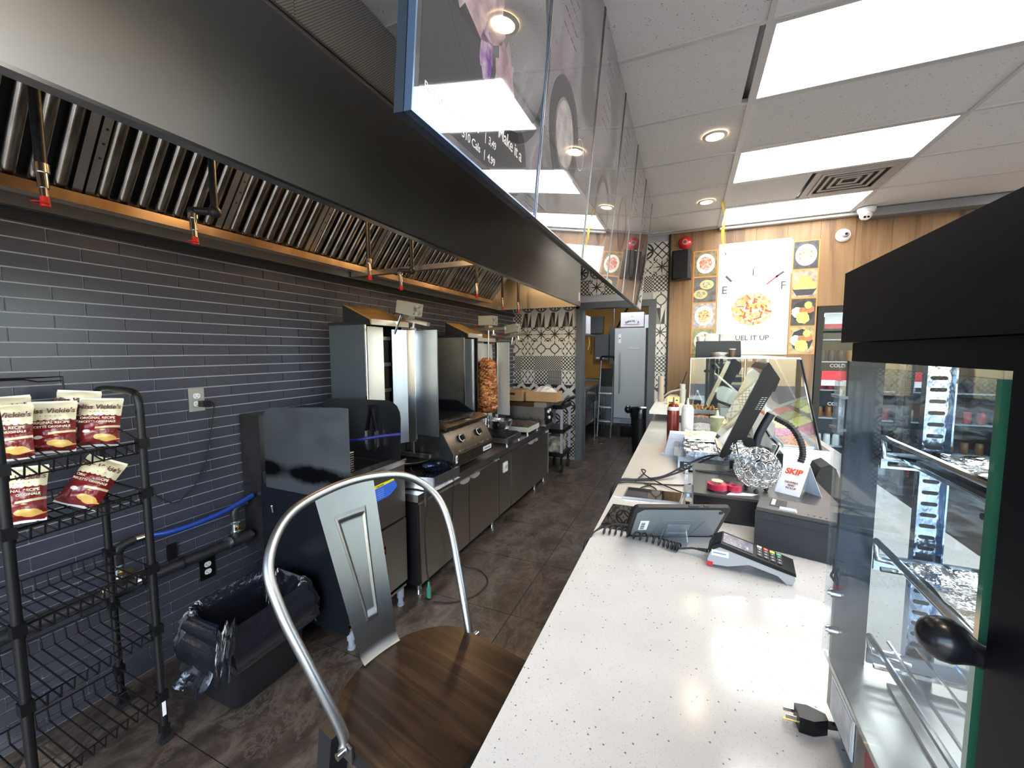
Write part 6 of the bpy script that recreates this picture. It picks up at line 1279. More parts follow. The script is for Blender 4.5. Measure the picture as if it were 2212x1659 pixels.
def strip(label, x0, x1, cells, z0, z1):
    t = thing('photo_strip', label, 'poster', ((x0 + x1) / 2, yw, z0), group='food photo strips beside the big poster'); part('backing', B().box((x0, y_, z0), (x1, yw - .0002, z1)), orange, t)
    n_ = len(cells)
    for i, (bgc, kind, c1, c2) in enumerate(cells):
        a = z1 - (z1 - z0) / n_ * i - .008; c = z1 - (z1 - z0) / n_ * (i + 1) + .008; xm = (x0 + x1) / 2; zm = (a + c) / 2
        p = part('food_photo', B().box((x0 + .012, y_ - .0012, c), (x1 - .012, y_ - .0002, a)), pimg('photo_bg_%s_%d' % (t.name[-3:], i), bgc, tuple(v * .5 for v in bgc), 20), t)
        if kind == 'plate':
            part('printed_plate', fan(xm, zm, .098, .115, y_ - .0015), P('print_cream', (.85, .82, .72), .5), p); part('printed_food', fan(xm, zm, .068, .075, y_ - .0018, .16, 30, i), pimg('photo_food_%s_%d' % (t.name[-3:], i), c1, c2, 45), p)
        elif kind == 'wrap':
            for dx, dz in ((.02, .06), (-.045, -.05)): part('printed_wrap', fan(xm + dx, zm + dz, .075, .055, y_ - .0015), P('print_wrap', (.75, .55, .25), .5), p); part('printed_food', fan(xm + dx, zm + dz, .055, .038, y_ - .0018, .12, 24, i), pimg('photo_food_%s_%d' % (t.name[-3:], i), c1, c2, 50), p)
        elif kind == 'heap':
            part('printed_food', fan(xm, zm - .03, .11, .075, y_ - .0015, .10, 30, i), pimg('photo_food_%s_%d' % (t.name[-3:], i), c1, c2, 40), p); part('printed_topping', fan(xm, zm + .045, .06, .045, y_ - .0017, .12, 24, i), P('print_green_top', (.32, .42, .08), .5, vary=((.6, .65, .2), 60)), p); part('printed_bowl', B().add([(xm - .11, y_ - .0019, zm - .06), (xm - .07, y_ - .0019, zm - .125), (xm + .07, y_ - .0019, zm - .125), (xm + .11, y_ - .0019, zm - .06)], [(0, 1, 2, 3)]), P('print_bowl_dark', (.05, .05, .07), .5), p)
        else:
            part('printed_plate', fan(xm, zm, .105, .125, y_ - .0014, .02, 8), P('print_black_plate', (.02, .02, .025), .5), p)
            for q, (dx, dz, r_, cc) in enumerate(((-.055, -.0, .05, (.85, .80, .66)), (.06, .03, .04, (.75, .12, .04)), (.0, .01, .04, (.35, .13, .03)), (.045, .075, .035, (.45, .55, .12)), (-.0, -.06, .06, (.85, .55, .12)))): part('printed_food', fan(xm + dx, zm + dz, r_, r_ * 1.1, y_ - .0016 - .0001 * q, .12, 20, q), pimg('photo_mix_%d' % q, cc, tuple(min(1, v * 1.4 + .05) for v in cc), 60), p)
strip('strip of food photos on orange, left of the big white poster', .035, .30, [((.30, .24, .12), 'plate', (.55, .10, .05), (.85, .55, .45)), ((.16, .15, .16), 'wrap', (.75, .70, .45), (.25, .22, .10)), ((.55, .52, .52), 'plate', (.30, .10, .05), (.85, .75, .4)), ((.35, .38, .20), 'plate', (.55, .35, .10), (.8, .6, .3))], 1.47, 2.69)
strip('strip of food photos on orange, right of the big white poster', 1.028, 1.275, [((.09, .09, .10), 'plate', (.40, .16, .06), (.85, .80, .70)), ((.55, .45, .35), 'heap', (.75, .40, .10), (.9, .65, .25)), ((.06, .06, .07), 'mix', (0, 0, 0), (0, 0, 0)), ((.55, .45, .25), 'mix', (0, 0, 0), (0, 0, 0))], 1.47, 2.70)
# cameras
t = thing('dome_camera', 'white dome security camera on the wood wall', 'camera', (1.464, yw, 2.715)); Mc = Matrix.Translation((1.464, yw, 2.715)) @ Matrix.Rotation(R(90), 4, 'X')
part('base', B().lathe([(0, 0), (.066, 0), (.068, .012), (.055, .03), (.035, .036), (0, .036)], (0, 0, 0), 32, Mc), white_p, t); part('eyeball', B().lathe([(.034, .030), (.032, .045), (.022, .056), (0, .06)], (.012, .004, 0), 24, Mc), P('camera_grey', (.35, .36, .37), .3), t); part('lens', B().lathe([(.013, .057), (.012, .062), (0, .063)], (.014, .004, 0), 18, Mc), black_p, t)
t = thing('turret_camera', 'white turret security camera hanging from the ceiling grid', 'camera', (1.60, 5.22, ZC - .005))
part('mount', B().lathe([(0, 0), (.075, 0), (.076, -.02), (.06, -.05), (.0, -.05)], (1.60, 5.22, ZC - .005), 32), white_p, t); e_ = part('eyeball', B().sphere((1.59, 5.20, ZC - .075), .052, 24), white_p, t)
part('lens_face', B().cyl((1.585, 5.162, ZC - .098), (1.583, 5.150, ZC - .105), .03, n=20), P('camera_face', (.75, .75, .75), .3), e_)
for dx in (-.014, .014): part('lens', B().cyl((1.583 + dx, 5.152, ZC - .104), (1.582 + dx, 5.146, ZC - .1075), .010, n=14), black_p, e_)
t = single('fly_ribbon', B().grid(24, 2, lambda u, v: (.262 + .04 * u + .012 * math.sin(u * 7) + (v - .5) * .028 * math.cos(u * 5), 4.42 + .012 * math.sin(u * 9) + (v - .5) * .03 * math.sin(u * 5), ZC - .006 - .50 * u)), P('amber_ribbon', (.80, .62, .10), .25), 'twisted yellow fly ribbon hanging from the ceiling grid', 'fly ribbon', (.27, 4.42, ZC - .3))
mod = t.modifiers.new('thickness', 'SOLIDIFY'); mod.thickness = .001
# ================================================================ DRINK COOLERS along the far wall
cool_black = P('cooler_black', (.004, .004, .005), .38, spec=.3); cg = glass('cooler_glass', (.86, .90, .92), .0, .22)
def cooler(label, x0, first):
    w_, yb, yf, ht = .76, 5.98, YF - .03, 1.985
    t = thing('drinks_cooler', label, 'cooler', (x0 + w_ / 2, 5.7, 0), group='glass door coolers along the back wall')
    part('body', B().box((x0, yf + .04, .0), (x0 + .03, yb, ht)).box((x0 + w_ - .03, yf + .04, 0), (x0 + w_, yb, ht)).box((x0, yf + .04, ht - .06), (x0 + w_, yb, ht)).box((x0 + .03, yb - .03, .12), (x0 + w_ - .03, yb, ht - .06)).box((x0 + .03, yf + .05, .0), (x0 + w_ - .03, yb - .03, .14)), cool_black, t)
    part('door_frame', B().box((x0, yf, .12), (x0 + .055, yf + .04, ht)).box((x0 + w_ - .055, yf, .12), (x0 + w_, yf + .04, ht)).box((x0 + .055, yf, ht - .07), (x0 + w_ - .055, yf + .04, ht)).box((x0 + .055, yf, .12), (x0 + w_ - .055, yf + .04, .19)), cool_black, t, bevel=.003)
    part('door_glass', B().box((x0 + .055, yf + .015, .19), (x0 + w_ - .055, yf + .022, ht - .07)), cg, t)
    part('kick_grille', B().box((x0, yf + .01, .0), (x0 + w_, yf + .03, .11)), P('kick_grille', (.03, .03, .032), .6), t)
    part('inner_light', B().box((x0 + .06, yf + .06, ht - .11), (x0 + w_ - .06, yf + .075, ht - .075)), P('cooler_light', (1, 1, 1), .5, emit=((.85, .93, 1), 3)), t)
    part('back_liner', B().box((x0 + .035, yb - .036, .15), (x0 + w_ - .035, yb - .031, ht - .07)), P('cooler_liner', (.05, .055, .065), .6), t)
    for k, z in enumerate((.45, .76, 1.07, 1.38, 1.62)): part('shelf', B().box((x0 + .035, yf + .06, z), (x0 + w_ - .035, yb - .04, z + .012)), P('shelf_white_wire', (.5, .52, .55), .4), t)
    part('header_card', B().box((x0 + .07, yf + .03, 1.75), (x0 + w_ - .07, yf + .034, 1.905)), white_pap, t); hc = part('header_band', B().box((x0 + .07, yf + .0285, 1.745), (x0 + w_ - .07, yf + .0298, 1.795)), P('cooler_red', (.55, .02, .04), .45), t)
    part('door_sticker', B().box((x0 + .065, yf + .012, 1.19), (x0 + .30, yf + .014, 1.29)), P('cooler_red'), t); part('door_sticker', B().box((x0 + .065, yf + .012, 1.13), (x0 + .30, yf + .014, 1.19)), white_pap, t)
    text('COLD', t, lgrey_p, face((x0 + .20, yf + .0125, 1.345), (1, 0, 0), (0, 0, 1)), .05, bold=.02); text('COLD', t, lgrey_p, face((x0 + .20, yf + .0125, .93), (1, 0, 0), (0, 0, 1)), .05, bold=.02)
    return t
coolers = [cooler('black glass-door drinks cooler standing next to the food posters', 1.285, 1), cooler('second black drinks cooler along the back wall, seen through the display case glass', 2.06, 0), cooler('third black drinks cooler along the back wall, farthest to the right', 2.835, 0)]
canm = [P('can_silver', (.55, .56, .58), .25, .8), P('can_red', (.5, .03, .04), .3, .3), P('can_white', (.75, .75, .74), .35), P('can_dark', (.05, .04, .06), .3, .3), P('can_amber', (.25, .10, .02), .2)]
can_src = {}
for k, mm in enumerate(canm):
    can_src[k] = mesh('drink_can', B().lathe([(0, 0), (.027, 0), (.032, .008), (.032, .108), (.026, .120), (0, .118)], n=14), mm)
nm_c = ['silver', 'red', 'white', 'dark', 'amber']
for ci, x0 in enumerate((1.285, 2.06, 2.835)):
    for si, z in enumerate((.152, .462, .772, 1.082, 1.392, 1.632)):
        for k in range(8 if ci == 0 else 6):
            cc = (si * 2 + ci + (k // 3)) % 5; x = x0 + .09 + (.083 if ci == 0 else .11) * k
            if si == 5: continue
            ln = ('leftmost', 'second', 'third', 'fourth', 'fifth', 'sixth', 'seventh', 'last')[k if k < 7 else 7]
            o = link('drink_can', can_src[cc], None, category='can', group='drinks on the cooler shelves', label='%s %s drink can on the %s shelf of the %s cooler' % (ln, nm_c[cc], ('lowest', 'second lowest', 'middle', 'fourth', 'top')[si], ('first', 'second', 'third')[ci])); o.location = (x, YF + .10, z)
# ================================================================ BACK ROOM
FY = 7.15
fg = thing('upright_freezer', 'tall pale grey upright freezer in the back room', 'freezer', (-.9, FY + .3, 0))
fm_ = P('freezer_grey', (.42, .46, .50), .38, .1)
part('body', B().box((-1.155, FY + .06, .245), (-.655, FY + .60, 1.895)), fm_, fg, bevel=.006); dr = part('door', B().box((-1.16, FY, .35), (-.65, FY + .055, 1.90)), fm_, fg, bevel=.008)
part('kick_panel', B().box((-1.16, FY + .01, .25), (-.65, FY + .055, .335)), P('freezer_kick', (.33, .37, .46), .4), fg, bevel=.004); part('kick_slot', B().prism([(-.88 + p[0], .29 + p[1]) for p in rrect(.33, .035, .012)], FY + .004, FY + .0095, 'y'), P('kick_slot', (.18, .22, .3), .5), fg)
part('handle', B().tube(bez([(-1.075, FY - .002, .78), (-1.068, FY - .035, .85), (-1.065, FY - .045, 1.1), (-1.066, FY - .035, 1.42), (-1.07, FY - .002, 1.50)], 5), .011, 8), P('freezer_handle', (.55, .58, .62), .3, .6), dr)
cp = part('control_plate', B().box((-1.10, FY - .004, 1.645), (-1.055, FY, 1.80)), white_p, dr); part('dial', B().cyl((-1.078, FY - .004, 1.73), (-1.078, FY - .010, 1.73), .011, n=12), ink, cp)
part('embossed_badge', B().prism([(-.84 + p[0], 1.56 + p[1]) for p in rrect(.17, .042, .018)], FY - .004, FY + .001, 'y'), P('badge_grey', (.47, .51, .55), .35), dr, bevel=.0015)
part('stand', B().box((-1.12, FY + .03, .20), (-.62, FY + .5, .24)).box((-1.10, FY + .04, 0), (-1.05, FY + .09, .20)).box((-.68, FY + .04, 0), (-.63, FY + .09, .20)).box((-1.10, FY + .42, 0), (-1.05, FY + .47, .20)).box((-.68, FY + .42, 0), (-.63, FY + .47, .20)), black_m, fg)
t = thing('carton', 'white carton printed DANIEL\'S on top of the upright freezer', 'carton', (-.85, FY + .2, 1.90)); part('box', B().box((-1.07, FY + .03, 1.90), (-.69, FY + .4, 2.17)), P('printed_white_carton', (.62, .62, .66), .6), t, bevel=.002)
part('dark_band', B().box((-1.07, FY + .0285, 1.905), (-.69, FY + .0295, 1.925)), P('carton_maroon', (.12, .03, .05), .6), t)
for i, ch in enumerate("DANIEL'S"):
    a = (i - 3.5) / 3.5; text(ch, t, ink, face((-.88 + .098 * a, FY + .0285, 2.02 - .022 * a * a), (1, 0, -.35 * a), (.35 * a, 0, 1)), .045, bold=.04)
text('est', t, P('carton_green', (.1, .2, .15), .5), face((-.88, FY + .0285, 2.10), (1, 0, 0), (0, 0, 1)), .03); part('print_rule', B().box((-1.02, FY + .0285, 1.965), (-.75, FY + .0292, 1.97)).box((-1.0, FY + .0285, 1.95), (-.77, FY + .0292, 1.954)), ink, t, kind='stuff')
t = thing('carton', 'white carton with small print beside the DANIEL\'S one', 'carton', (-.6, FY + .2, 1.90)); part('box', B().box((-.68, FY + .05, 1.90), (-.50, FY + .4, 2.12)), P('printed_white_carton'), t, bevel=.002)
# step ladder
ld = thing('step_ladder', 'black and silver folding step ladder leaning beside the freezer', 'ladder', (-1.27, 7.1, 0)); al = P('ladder_aluminium', (.6, .62, .66), .3, 1)
for x in (-1.42, -1.19): part('rail', B().tube([(x, 7.02, .01), (x, 7.28, 1.22), (x, 7.30, 1.34)], .014, 8), al if x < -1.3 else al, ld)
part('top_frame', B().tube(bez([(-1.42, 7.30, 1.22), (-1.42, 7.31, 1.38), (-1.39, 7.31, 1.41), (-1.22, 7.31, 1.41), (-1.19, 7.31, 1.38), (-1.19, 7.30, 1.22)], 5), .018, 8), black_p, ld); part('fabric_back', B().box((-1.41, 7.26, .88), (-1.20, 7.275, 1.20)), black_m, ld)
for z, y in ((.28, 7.07), (.52, 7.12), (.76, 7.17)): part('step', B().box((-1.42, y - .07, z), (-1.19, y + .06, z + .025)), al, ld, bevel=.003)
for x in (-1.42, -1.19): part('rear_leg', B().tube([(x, 7.30, 1.20), (x, 7.45, .01)], .010, 8), al, ld)
# electrical boxes on the plywood
gb = P('electrical_grey', (.13, .155, .18), .45)
def ebox(label, x0, x1, z0, z1, d_=.12, lab_=True):
    t = thing('electrical_box', label, 'electrical box', ((x0 + x1) / 2, YB - .02, z0), group='electrical boxes on the plywood'); part('housing', B().box((x0, YB - .021 - d_, z0), (x1, YB - .021, z1)), gb, t, bevel=.004); part('cover', B().box((x0 + .01, YB - .027 - d_, z0 + .01), (x1 - .01, YB - .021 - d_, z1 - .01)), gb, t, bevel=.002)
    if lab_: part('label', B().box((x0 + .03, YB - .029 - d_, z0 + .03), (x0 + .10, YB - .0275 - d_, z0 + .06)).box((x0 + .12, YB - .029 - d_, z0 + .03), (x0 + .19, YB - .0275 - d_, z0 + .06)), white_pap, t, kind='stuff')
ebox('grey switch box with two small labels at its foot', -1.72, -1.44, 1.33, 1.84); ebox('tall plain grey panel behind the freezer edge', -1.42, -1.16, 1.25, 1.97, .14, False); ebox('wide dark grey box high on the plywood', -1.93, -1.56, 1.87, 2.20, .10, False)
part_c = thing('conduit', 'grey conduit running up the plywood from the tall panel', 'pipe', (-1.33, YB - .06, 1.97)); part('pipe', B().cyl((-1.36, YB - .06, 1.97), (-1.36, YB - .06, 2.69), .014, n=10), galv, part_c); part('pipe', B().tube([(-1.30, YB - .06, 1.97), (-1.15, YB - .08, 2.25), (-.95, YB - .10, 2.69)], .018, 8), black_m, part_c)
# shelf and sink at left of the back room
sh = thing('wall_shelf', 'steel wall shelf at the left of the back room holding cartons', 'shelf', (-1.75, 6.4, 1.78)); part('board', B().box((-2.19, 6.15, 1.76), (-1.45, 6.95, 1.785)), steel, sh); part('bracket', B().prism([(-2.19, 1.76), (-1.6, 1.76), (-2.19, 1.5)], 6.3, 6.32, 'y').prism([(-2.19, 1.76), (-1.6, 1.76), (-2.19, 1.5)], 6.8, 6.82, 'y'), steel, sh)
t = thing('carton', 'white carton with blue print on the back room wall shelf', 'carton', (-1.62, 6.45, 1.785)); part('box', B().box((-1.80, 6.30, 1.786), (-1.47, 6.62, 2.07)), P('printed_white_carton'), t, bevel=.002)
part('print', B().box((-1.72, 6.298, 1.93), (-1.58, 6.2995, 1.95)).box((-1.72, 6.298, 1.96), (-1.60, 6.2995, 1.98)).box((-1.74, 6.298, 1.81), (-1.58, 6.2995, 1.85)), P('blue_print', (.1, .3, .6), .5), t, kind='stuff')
hk = thing('hanging_tools', 'dark tools and cords hanging under the back room shelf', 'tools', (-1.6, 6.6, 1.76))
for k, (x, l, c) in enumerate(((-1.62, .35, ink), (-1.57, .42, ink), (-1.50, .22, P('yellow_strap', (.7, .55, .08), .5)), (-1.66, .28, ink), (-1.47, .30, ink))): part('tool', B().tube(bez([(x, 6.55 + .04 * k, 1.755), (x + .01, 6.55 + .04 * k, 1.755 - l * .5), (x - .01, 6.55 + .04 * k, 1.755 - l)], 4), .012 - .001 * k, 6), c, hk)
sk2 = thing('prep_sink', 'steel sink table with a lower shelf in the back room', 'sink', (-1.65, 6.6, 0))
part('top', B().box((-2.19, 6.2, .90), (-1.42, 7.9, .93)), steel, sk2); part('basin', B().box((-2.1, 6.35, .64), (-1.45, 7.2, .90)), steel_dark, sk2); part('lower_shelf', B().box((-2.15, 6.25, .33), (-1.44, 7.85, .35)), steel, sk2)
for x in (-2.15, -1.46):
    for y in (6.24, 7.0, 7.86): part('leg', B().cyl((x, y, 0), (x, y, .90), .017, n=10), steel, sk2)
part('faucet', B().cyl((-2.0, 6.6, .93), (-2.0, 6.6, 1.5), .015, n=10).tube(bez([(-2.0, 6.6, 1.5), (-1.9, 6.6, 1.6), (-1.75, 6.6, 1.5), (-1.7, 6.6, 1.25)], 5), .012, 8), chrome, sk2)
t = single('bucket', B().lathe([(0, 0), (.10, 0), (.12, .22), (.115, .22), (.09, .01), (0, .01)], (-1.58, 6.40, .351), 24), P('dark_red_bucket', (.15, .02, .03), .4), 'dark red bucket on the lower shelf of the sink table', 'bucket', (-1.58, 6.40, .351))
t = thing('jug', 'grey jug on the lower shelf of the sink table', 'jug', (-1.60, 6.8, .351)); part('body', B().lathe([(0, 0), (.10, 0), (.11, .18), (.06, .27), (.03, .30), (0, .30)], (-1.62, 6.8, .351), 20), P('grey_jug', (.10, .11, .13), .35), t); part('cap', B().lathe([(0, .33), (.025, .33), (.028, .30)], (-1.62, 6.8, .351), 16), black_p, t)
t = single('stock_pot', B().lathe([(0, 0), (.10, 0), (.10, .18), (.105, .18), (.095, .01), (0, .01)], (-1.62, 6.5, .931), 28), steel, 'steel stock pot standing on the back room sink table', 'pot', (-1.62, 6.5, .931))
t = thing('waste_bin', 'black bin with a black liner in the back room doorway', 'bin', (-.60, 6.25, 0)); part('tub', B().lathe([(0, 0), (.13, 0), (.16, .62), (.15, .62), (.12, .01), (0, .01)], (-.60, 6.25, 0), 28), P('black_bin_plastic'), t); part('liner', B().lathe([(.168, .52), (.175, .60), (.165, .66), (.14, .64), (.12, .45), (0, .4)], (-.60, 6.25, 0), 40), P('glossy_black_liner'), t); part('liner_knot', B().sphere((-.79, 6.18, .64), .055, 14, (1, 1, 1.1)), P('glossy_black_liner'), t)
# floor drains
for k, (x, y, lab_) in enumerate(((-.68, 4.6, 'small round floor drain in the aisle, near the counter'), (-1.27, 6.6, 'small round floor drain in the back room'))):
    t = thing('floor_drain', lab_, 'drain', (x, y, 0)); part('rim', B().lathe([(.045, .0005), (.06, .0015), (.062, 0)], (x, y, 0), 24), steel_dark, t); part('grate', B().lathe([(0, .001), (.045, .001), (.045, 0)], (x, y, 0), 24), ink, t)

# ================================================================ CHAIR
ch = thing('metal_chair', 'gunmetal bow-back chair with a dark wood seat pulled up to the counter', 'chair', (-.564, .727, 0), R(-11.75))
cm = P('galvanised_chair', (.34, .34, .335), .36, 1, vary=((.40, .40, .385), 4), grain=(5, .05)); cdk = P('chair_leg_gunmetal', (.10, .11, .13), .35, .9)
m, n, b = mat_nodes('dark_walnut_seat')
tc = n.nodes.new('ShaderNodeTexCoord'); mp = n.nodes.new('ShaderNodeMapping'); mp.inputs['Scale'].default_value = (2, 34, 2); n.links.new(tc.outputs['Object'], mp.inputs[0])
no = n.nodes.new('ShaderNodeTexNoise'); no.inputs['Scale'].default_value = 1.5; no.inputs['Detail'].default_value = 6; no.inputs['Distortion'].default_value = .6; n.links.new(mp.outputs[0], no.inputs[0])
cr = n.nodes.new('ShaderNodeValToRGB'); e = cr.color_ramp.elements; e[0].position = .38; e[0].color = (.009, .005, .0035, 1); e[1].position = .72; e[1].color = (.045, .023, .013, 1)
n.links.new(no.outputs[0], cr.inputs[0]); n.links.new(cr.outputs[0], b.inputs['Base Color']); b.inputs['Roughness'].default_value = .30
bu = n.nodes.new('ShaderNodeBump'); bu.inputs['Strength'].default_value = .25; bu.inputs['Distance'].default_value = .003; n.links.new(no.outputs[0], bu.inputs['Height']); n.links.new(bu.outputs[0], b.inputs['Normal'])
SZ = .75
outline = [(.235, -.17), (.235, .17), (.22, .185), (.0, .183), (-.05, .172), (-.10, .13), (-.128, .07), (-.137, 0), (-.128, -.07), (-.10, -.13), (-.05, -.172), (.0, -.183), (.22, -.185)]
o2 = [(.235 - .012 * (1 - abs(math.cos(a))) , 0) for a in []] + [(.21 + .022 * math.sin(a), -.163 - .022 * math.cos(a)) for a in [R(15 * k) for k in range(7)]] + [(.21 + .022 * math.cos(a), .163 + .022 * math.sin(a)) for a in [R(15 * k) for k in range(7)]] + [(.185 * 0 - .0 - .137 * math.sin(a), .185 * math.cos(a)) for a in [R(4 * k) for k in range(46)]]
part('seat', B().prism(o2, SZ - .018, SZ, 'z'), m, ch, bevel=.004, world=False)
part('seat_pan', B().prism([(x * .985, y * .985) for x, y in o2], SZ - .05, SZ - .0185, 'z'), cdk, ch, bevel=.003, world=False)
hp = [(0.005, -.192, .725), (-.003, -.188, .76), (-.06, -.215, .88), (-.12, -.24, 1.0), (-.17, -.235, 1.08), (-.215, -.17, 1.145), (-.235, -.06, 1.17), (-.235, .06, 1.17), (-.215, .17, 1.145), (-.17, .235, 1.08), (-.12, .24, 1.0), (-.06, .215, .88), (-.003, .188, .76), (0.005, .192, .725)]
part('back_hoop', B().tube(bez(hp, 8), .0105, 14), cm, ch, world=False)
def splat(u, v):   # v 0 bottom .. 1 top
    w_ = .053 + .030 * v; y = (u * 2 - 1) * w_ - .020 * v; x = -.132 - .098 * v; z = .742 + .425 * v
    if v < .08: x += .018 * (1 - v / .08) ** 2
    r_ = 0; uu = abs(u * 2 - 1); vv = (v - .20) / .66
    if 0 <= vv <= 1:
        half = .30 + .28 * vv; d = min(abs(uu - half), 10)
        inside = uu < half
        ed = min(half - uu, vv * 1.6, (1 - vv) * 1.6) if inside else -1
        sm = lambda t: max(0, min(1, t)) ** 2 * (3 - 2 * max(0, min(1, t)))
        if inside: r_ = .0030 * sm(ed / .07) - .0052 * sm((ed - .07) / .09)
    return (x + r_ - .004 * (1 - uu * uu), y, z - .006 * uu * uu * v)
b = B().grid(110, 150, splat)
bmesh.ops.solidify(b.bm, geom=b.bm.faces[:], thickness=.0015)
part('back_splat', b, cm, ch, world=False)
for y in (-.192, .192): bl = part('hoop_bolt', B().cyl((.012, y * 1.0, .733), (.012, y * 1.09, .733), .0075, n=12), chrome, ch, world=False)
for y in (-1, 1): part('hoop_tab', B().box((-.012, y * .188 - .002, .71), (.03, y * .188 + .002, .745)), cm, ch, world=False, bevel=.002)
for sx, sy in ((-1, -1), (-1, 1), (1, -1), (1, 1)):
    tx, ty = (.195 if sx > 0 else -.085), .155 * sy; bx_, by_ = (.24 if sx > 0 else -.15), .20 * sy
    part('leg', B().hexa([(bx_ - .012, by_ - .012, .0), (bx_ + .012, by_ - .012, .0), (bx_ + .012, by_ + .012, .0), (bx_ - .012, by_ + .012, .0), (tx - .024, ty - .024, .70), (tx + .024, ty - .024, .70), (tx + .024, ty + .024, .70), (tx - .024, ty + .024, .70)]), cdk, ch, world=False, bevel=.003)
part('foot_ring', B().tube([(-.125, -.178, .28), (.222, -.178, .28), (.222, .178, .28), (-.125, .178, .28)], .008, 8, closed=True), cdk, ch, world=False)
# ================================================================ HEATED DISPLAY CASE
dc = thing('heated_display_case', 'black-topped glass food warming case at the near end of the counter', 'display case', (.45, .5, ZT))
cx0, cx1, cy0, cy1 = .22, .72, .06, .775; zb, zg, ztop = 1.022, 1.488, 1.627
bk = P('satin_black_case', (.0025, .003, .006), .5, spec=.15)
part('top_housing', B().prism([(cx0 - .002, zg + .034), (cx1, zg + .034), (cx1, ztop), (cx0 - .002, ztop)], cy0, cy1 + .004, 'y'), bk, dc, bevel=.002)
part('lamp_recess', B().box((cx0 + .008, cy0, zg + .006), (cx1 - .008, cy1 - .012, zg + .033)), bk, dc)
part('base_box', B().box((cx0 + .006, cy0, ZT + .026), (cx1 - .004, cy1 - .006, zb - .008)), P('base_grey_steel', (.30, .285, .26), .35, .9), dc, bevel=.003)
part('base_rim', B().box((cx0, cy0, zb - .008), (cx1, cy1, zb)), P('rim_steel', (.60, .58, .54), .3, 1), dc, bevel=.002)
for x in (cx0 + .045, cx1 - .05):
    for y in (.58, cy1 - .06, .12): part('foot', B().cyl((x, y, ZT), (x, y, ZT + .027), .018, n=16), galv, dc)
dg = glass('case_glass', (.90, .94, .96), 0, .6, .010)
part('rear_glass', B().box((cx0 + .004, cy1 - .006, zb), (cx1 - .004, cy1, zg + .006)), dg, dc)
part('customer_glass', B().box((cx1 - .006, cy0, zb), (cx1, cy1 - .007, zg + .006)), dg, dc)
part('sliding_door', B().box((cx0 - .004, .424, zb), (cx0 + .001, cy1 - .001, zg)), dg, dc)
part('door_edge', B().box((cx0 - .005, .418, zb - .02), (cx0 + .002, .424, zg)), P('green_glass_edge', (.05, .20, .12), .1, coat=1), dc)
part('door_frame', B().box((cx0 - .012, cy0, zb - .10), (cx0 + .03, .395, zg + .02)), bk, dc, bevel=.002)
part('corner_post', B().box((cx0 + .004, cy1 - .018, zb), (cx0 + .046, cy1 - .008, zg + .006)), P('dark_blue_post', (.035, .05, .075), .3, .3), dc)
kn = part('door_knob', B().lathe([(0, .050), (.010, .0485), (.018, .043), (.0235, .034), (.0255, .024), (.0235, .014), (.018, .006), (.0135, -.002), (.0125, -.014), (.0125, -.03), (.016, -.08), (0, -.08)], (0, 0, 0), 32, Matrix.Translation((.207, .405, 1.280)) @ Vector((-1, .35, .22)).to_track_quat('Z', 'Y').to_matrix().to_4x4() @ Matrix.Scale(.66, 4)), P('black_bakelite', (.010, .010, .013), .25), dc)
ssl = P('mirror_slot_steel', (.36, .44, .56), .16, 1, bump=(30, .5, (1, 1, .5)))
for (x, y) in ((.325, .755), (.62, .755), (.325, .12), (.62, .12)):
    st = part('slotted_upright', B().box((x - .014, y, zb), (x + .014, y + .006, zg)).box((x - .016, y - .008, zb), (x - .014, y + .006, zg)).box((x + .014, y - .008, zb), (x + .016, y + .006, zg)), ssl, dc)
    if y > .5:
        for k in range(27): part('slot', B().prism([(x + p[0], zb + .02 + .0165 * k + p[1]) for p in rrect(.018, .0055, .0026, 3)], y - .0006, y - .0001, 'y'), P('slot_dark', (.02, .025, .035), .4), st)
levels = (1.385, 1.232, 1.085)
for li, z in enumerate(levels):
    for (y, s) in ((.742, 1),):
        br = part('shelf_bracket', B().box((.262, y - .004, z - .045), (.72 - .01, y, z - .022)).box((.40 if li < 2 else .44, y - .004, z - .022), (.71, y, z + .008)), P('bracket_blue_steel', (.50, .58, .68), .2, 1, bump=(20, .1)), dc)
    rkx0, rkx1, ry0, ry1 = .262, .69, .16, .735
    rk_ = part('wire_rack', B().tube([(rkx0, ry0, z), (rkx0, ry1, z), (rkx0 + .003, ry1 + .003, z - .028), (rkx0 + .05, ry1 + .003, z - .034)], .0042, 8).tube([(rkx1, ry0, z), (rkx1, ry1, z)], .0042, 8).tube([(rkx0, ry0, z), (rkx1, ry0, z)], .0042, 8).tube([(rkx0, .50, z), (rkx0 + .003, .50, z - .055), (rkx0 + .02, .50, z - .066), (rkx0 + .12, .50, z - .068)], .0045, 8), chrome, dc)
    for k in range(13):
        x = rkx0 + .022 + .032 * k; zw = z - (.03 if li < 2 else .004); part('rack_wire', B().tube([(x, ry0, zw), (x, ry1, zw)], .0024, 6), chrome, rk_)
    part('rack_wire', B().tube([(rkx0, ry1 - .02, z - .033), (rkx1, ry1 - .02, z - .033)], .0035, 6).tube([(rkx0, .52, z - .033), (rkx1, .52, z - .033)], .0035, 6), chrome, rk_)
part('water_pan', B().box((.28, .18, zb + .001), (.68, .72, zb + .006)), steel, dc)
for k in range(6): part('vent_louvre', B().prism([(.40 + .055 * math.cos(a), .22 + .055 * k + .012 * math.sin(a)) for a in [R(20 + 14 * q) for q in range(11)]] + [(.40 + .050 * math.cos(a), .215 + .055 * k + .008 * math.sin(a)) for a in [R(160 - 14 * q) for q in range(11)]], zb + .0062, zb + .010, 'z'), chrome, dc)
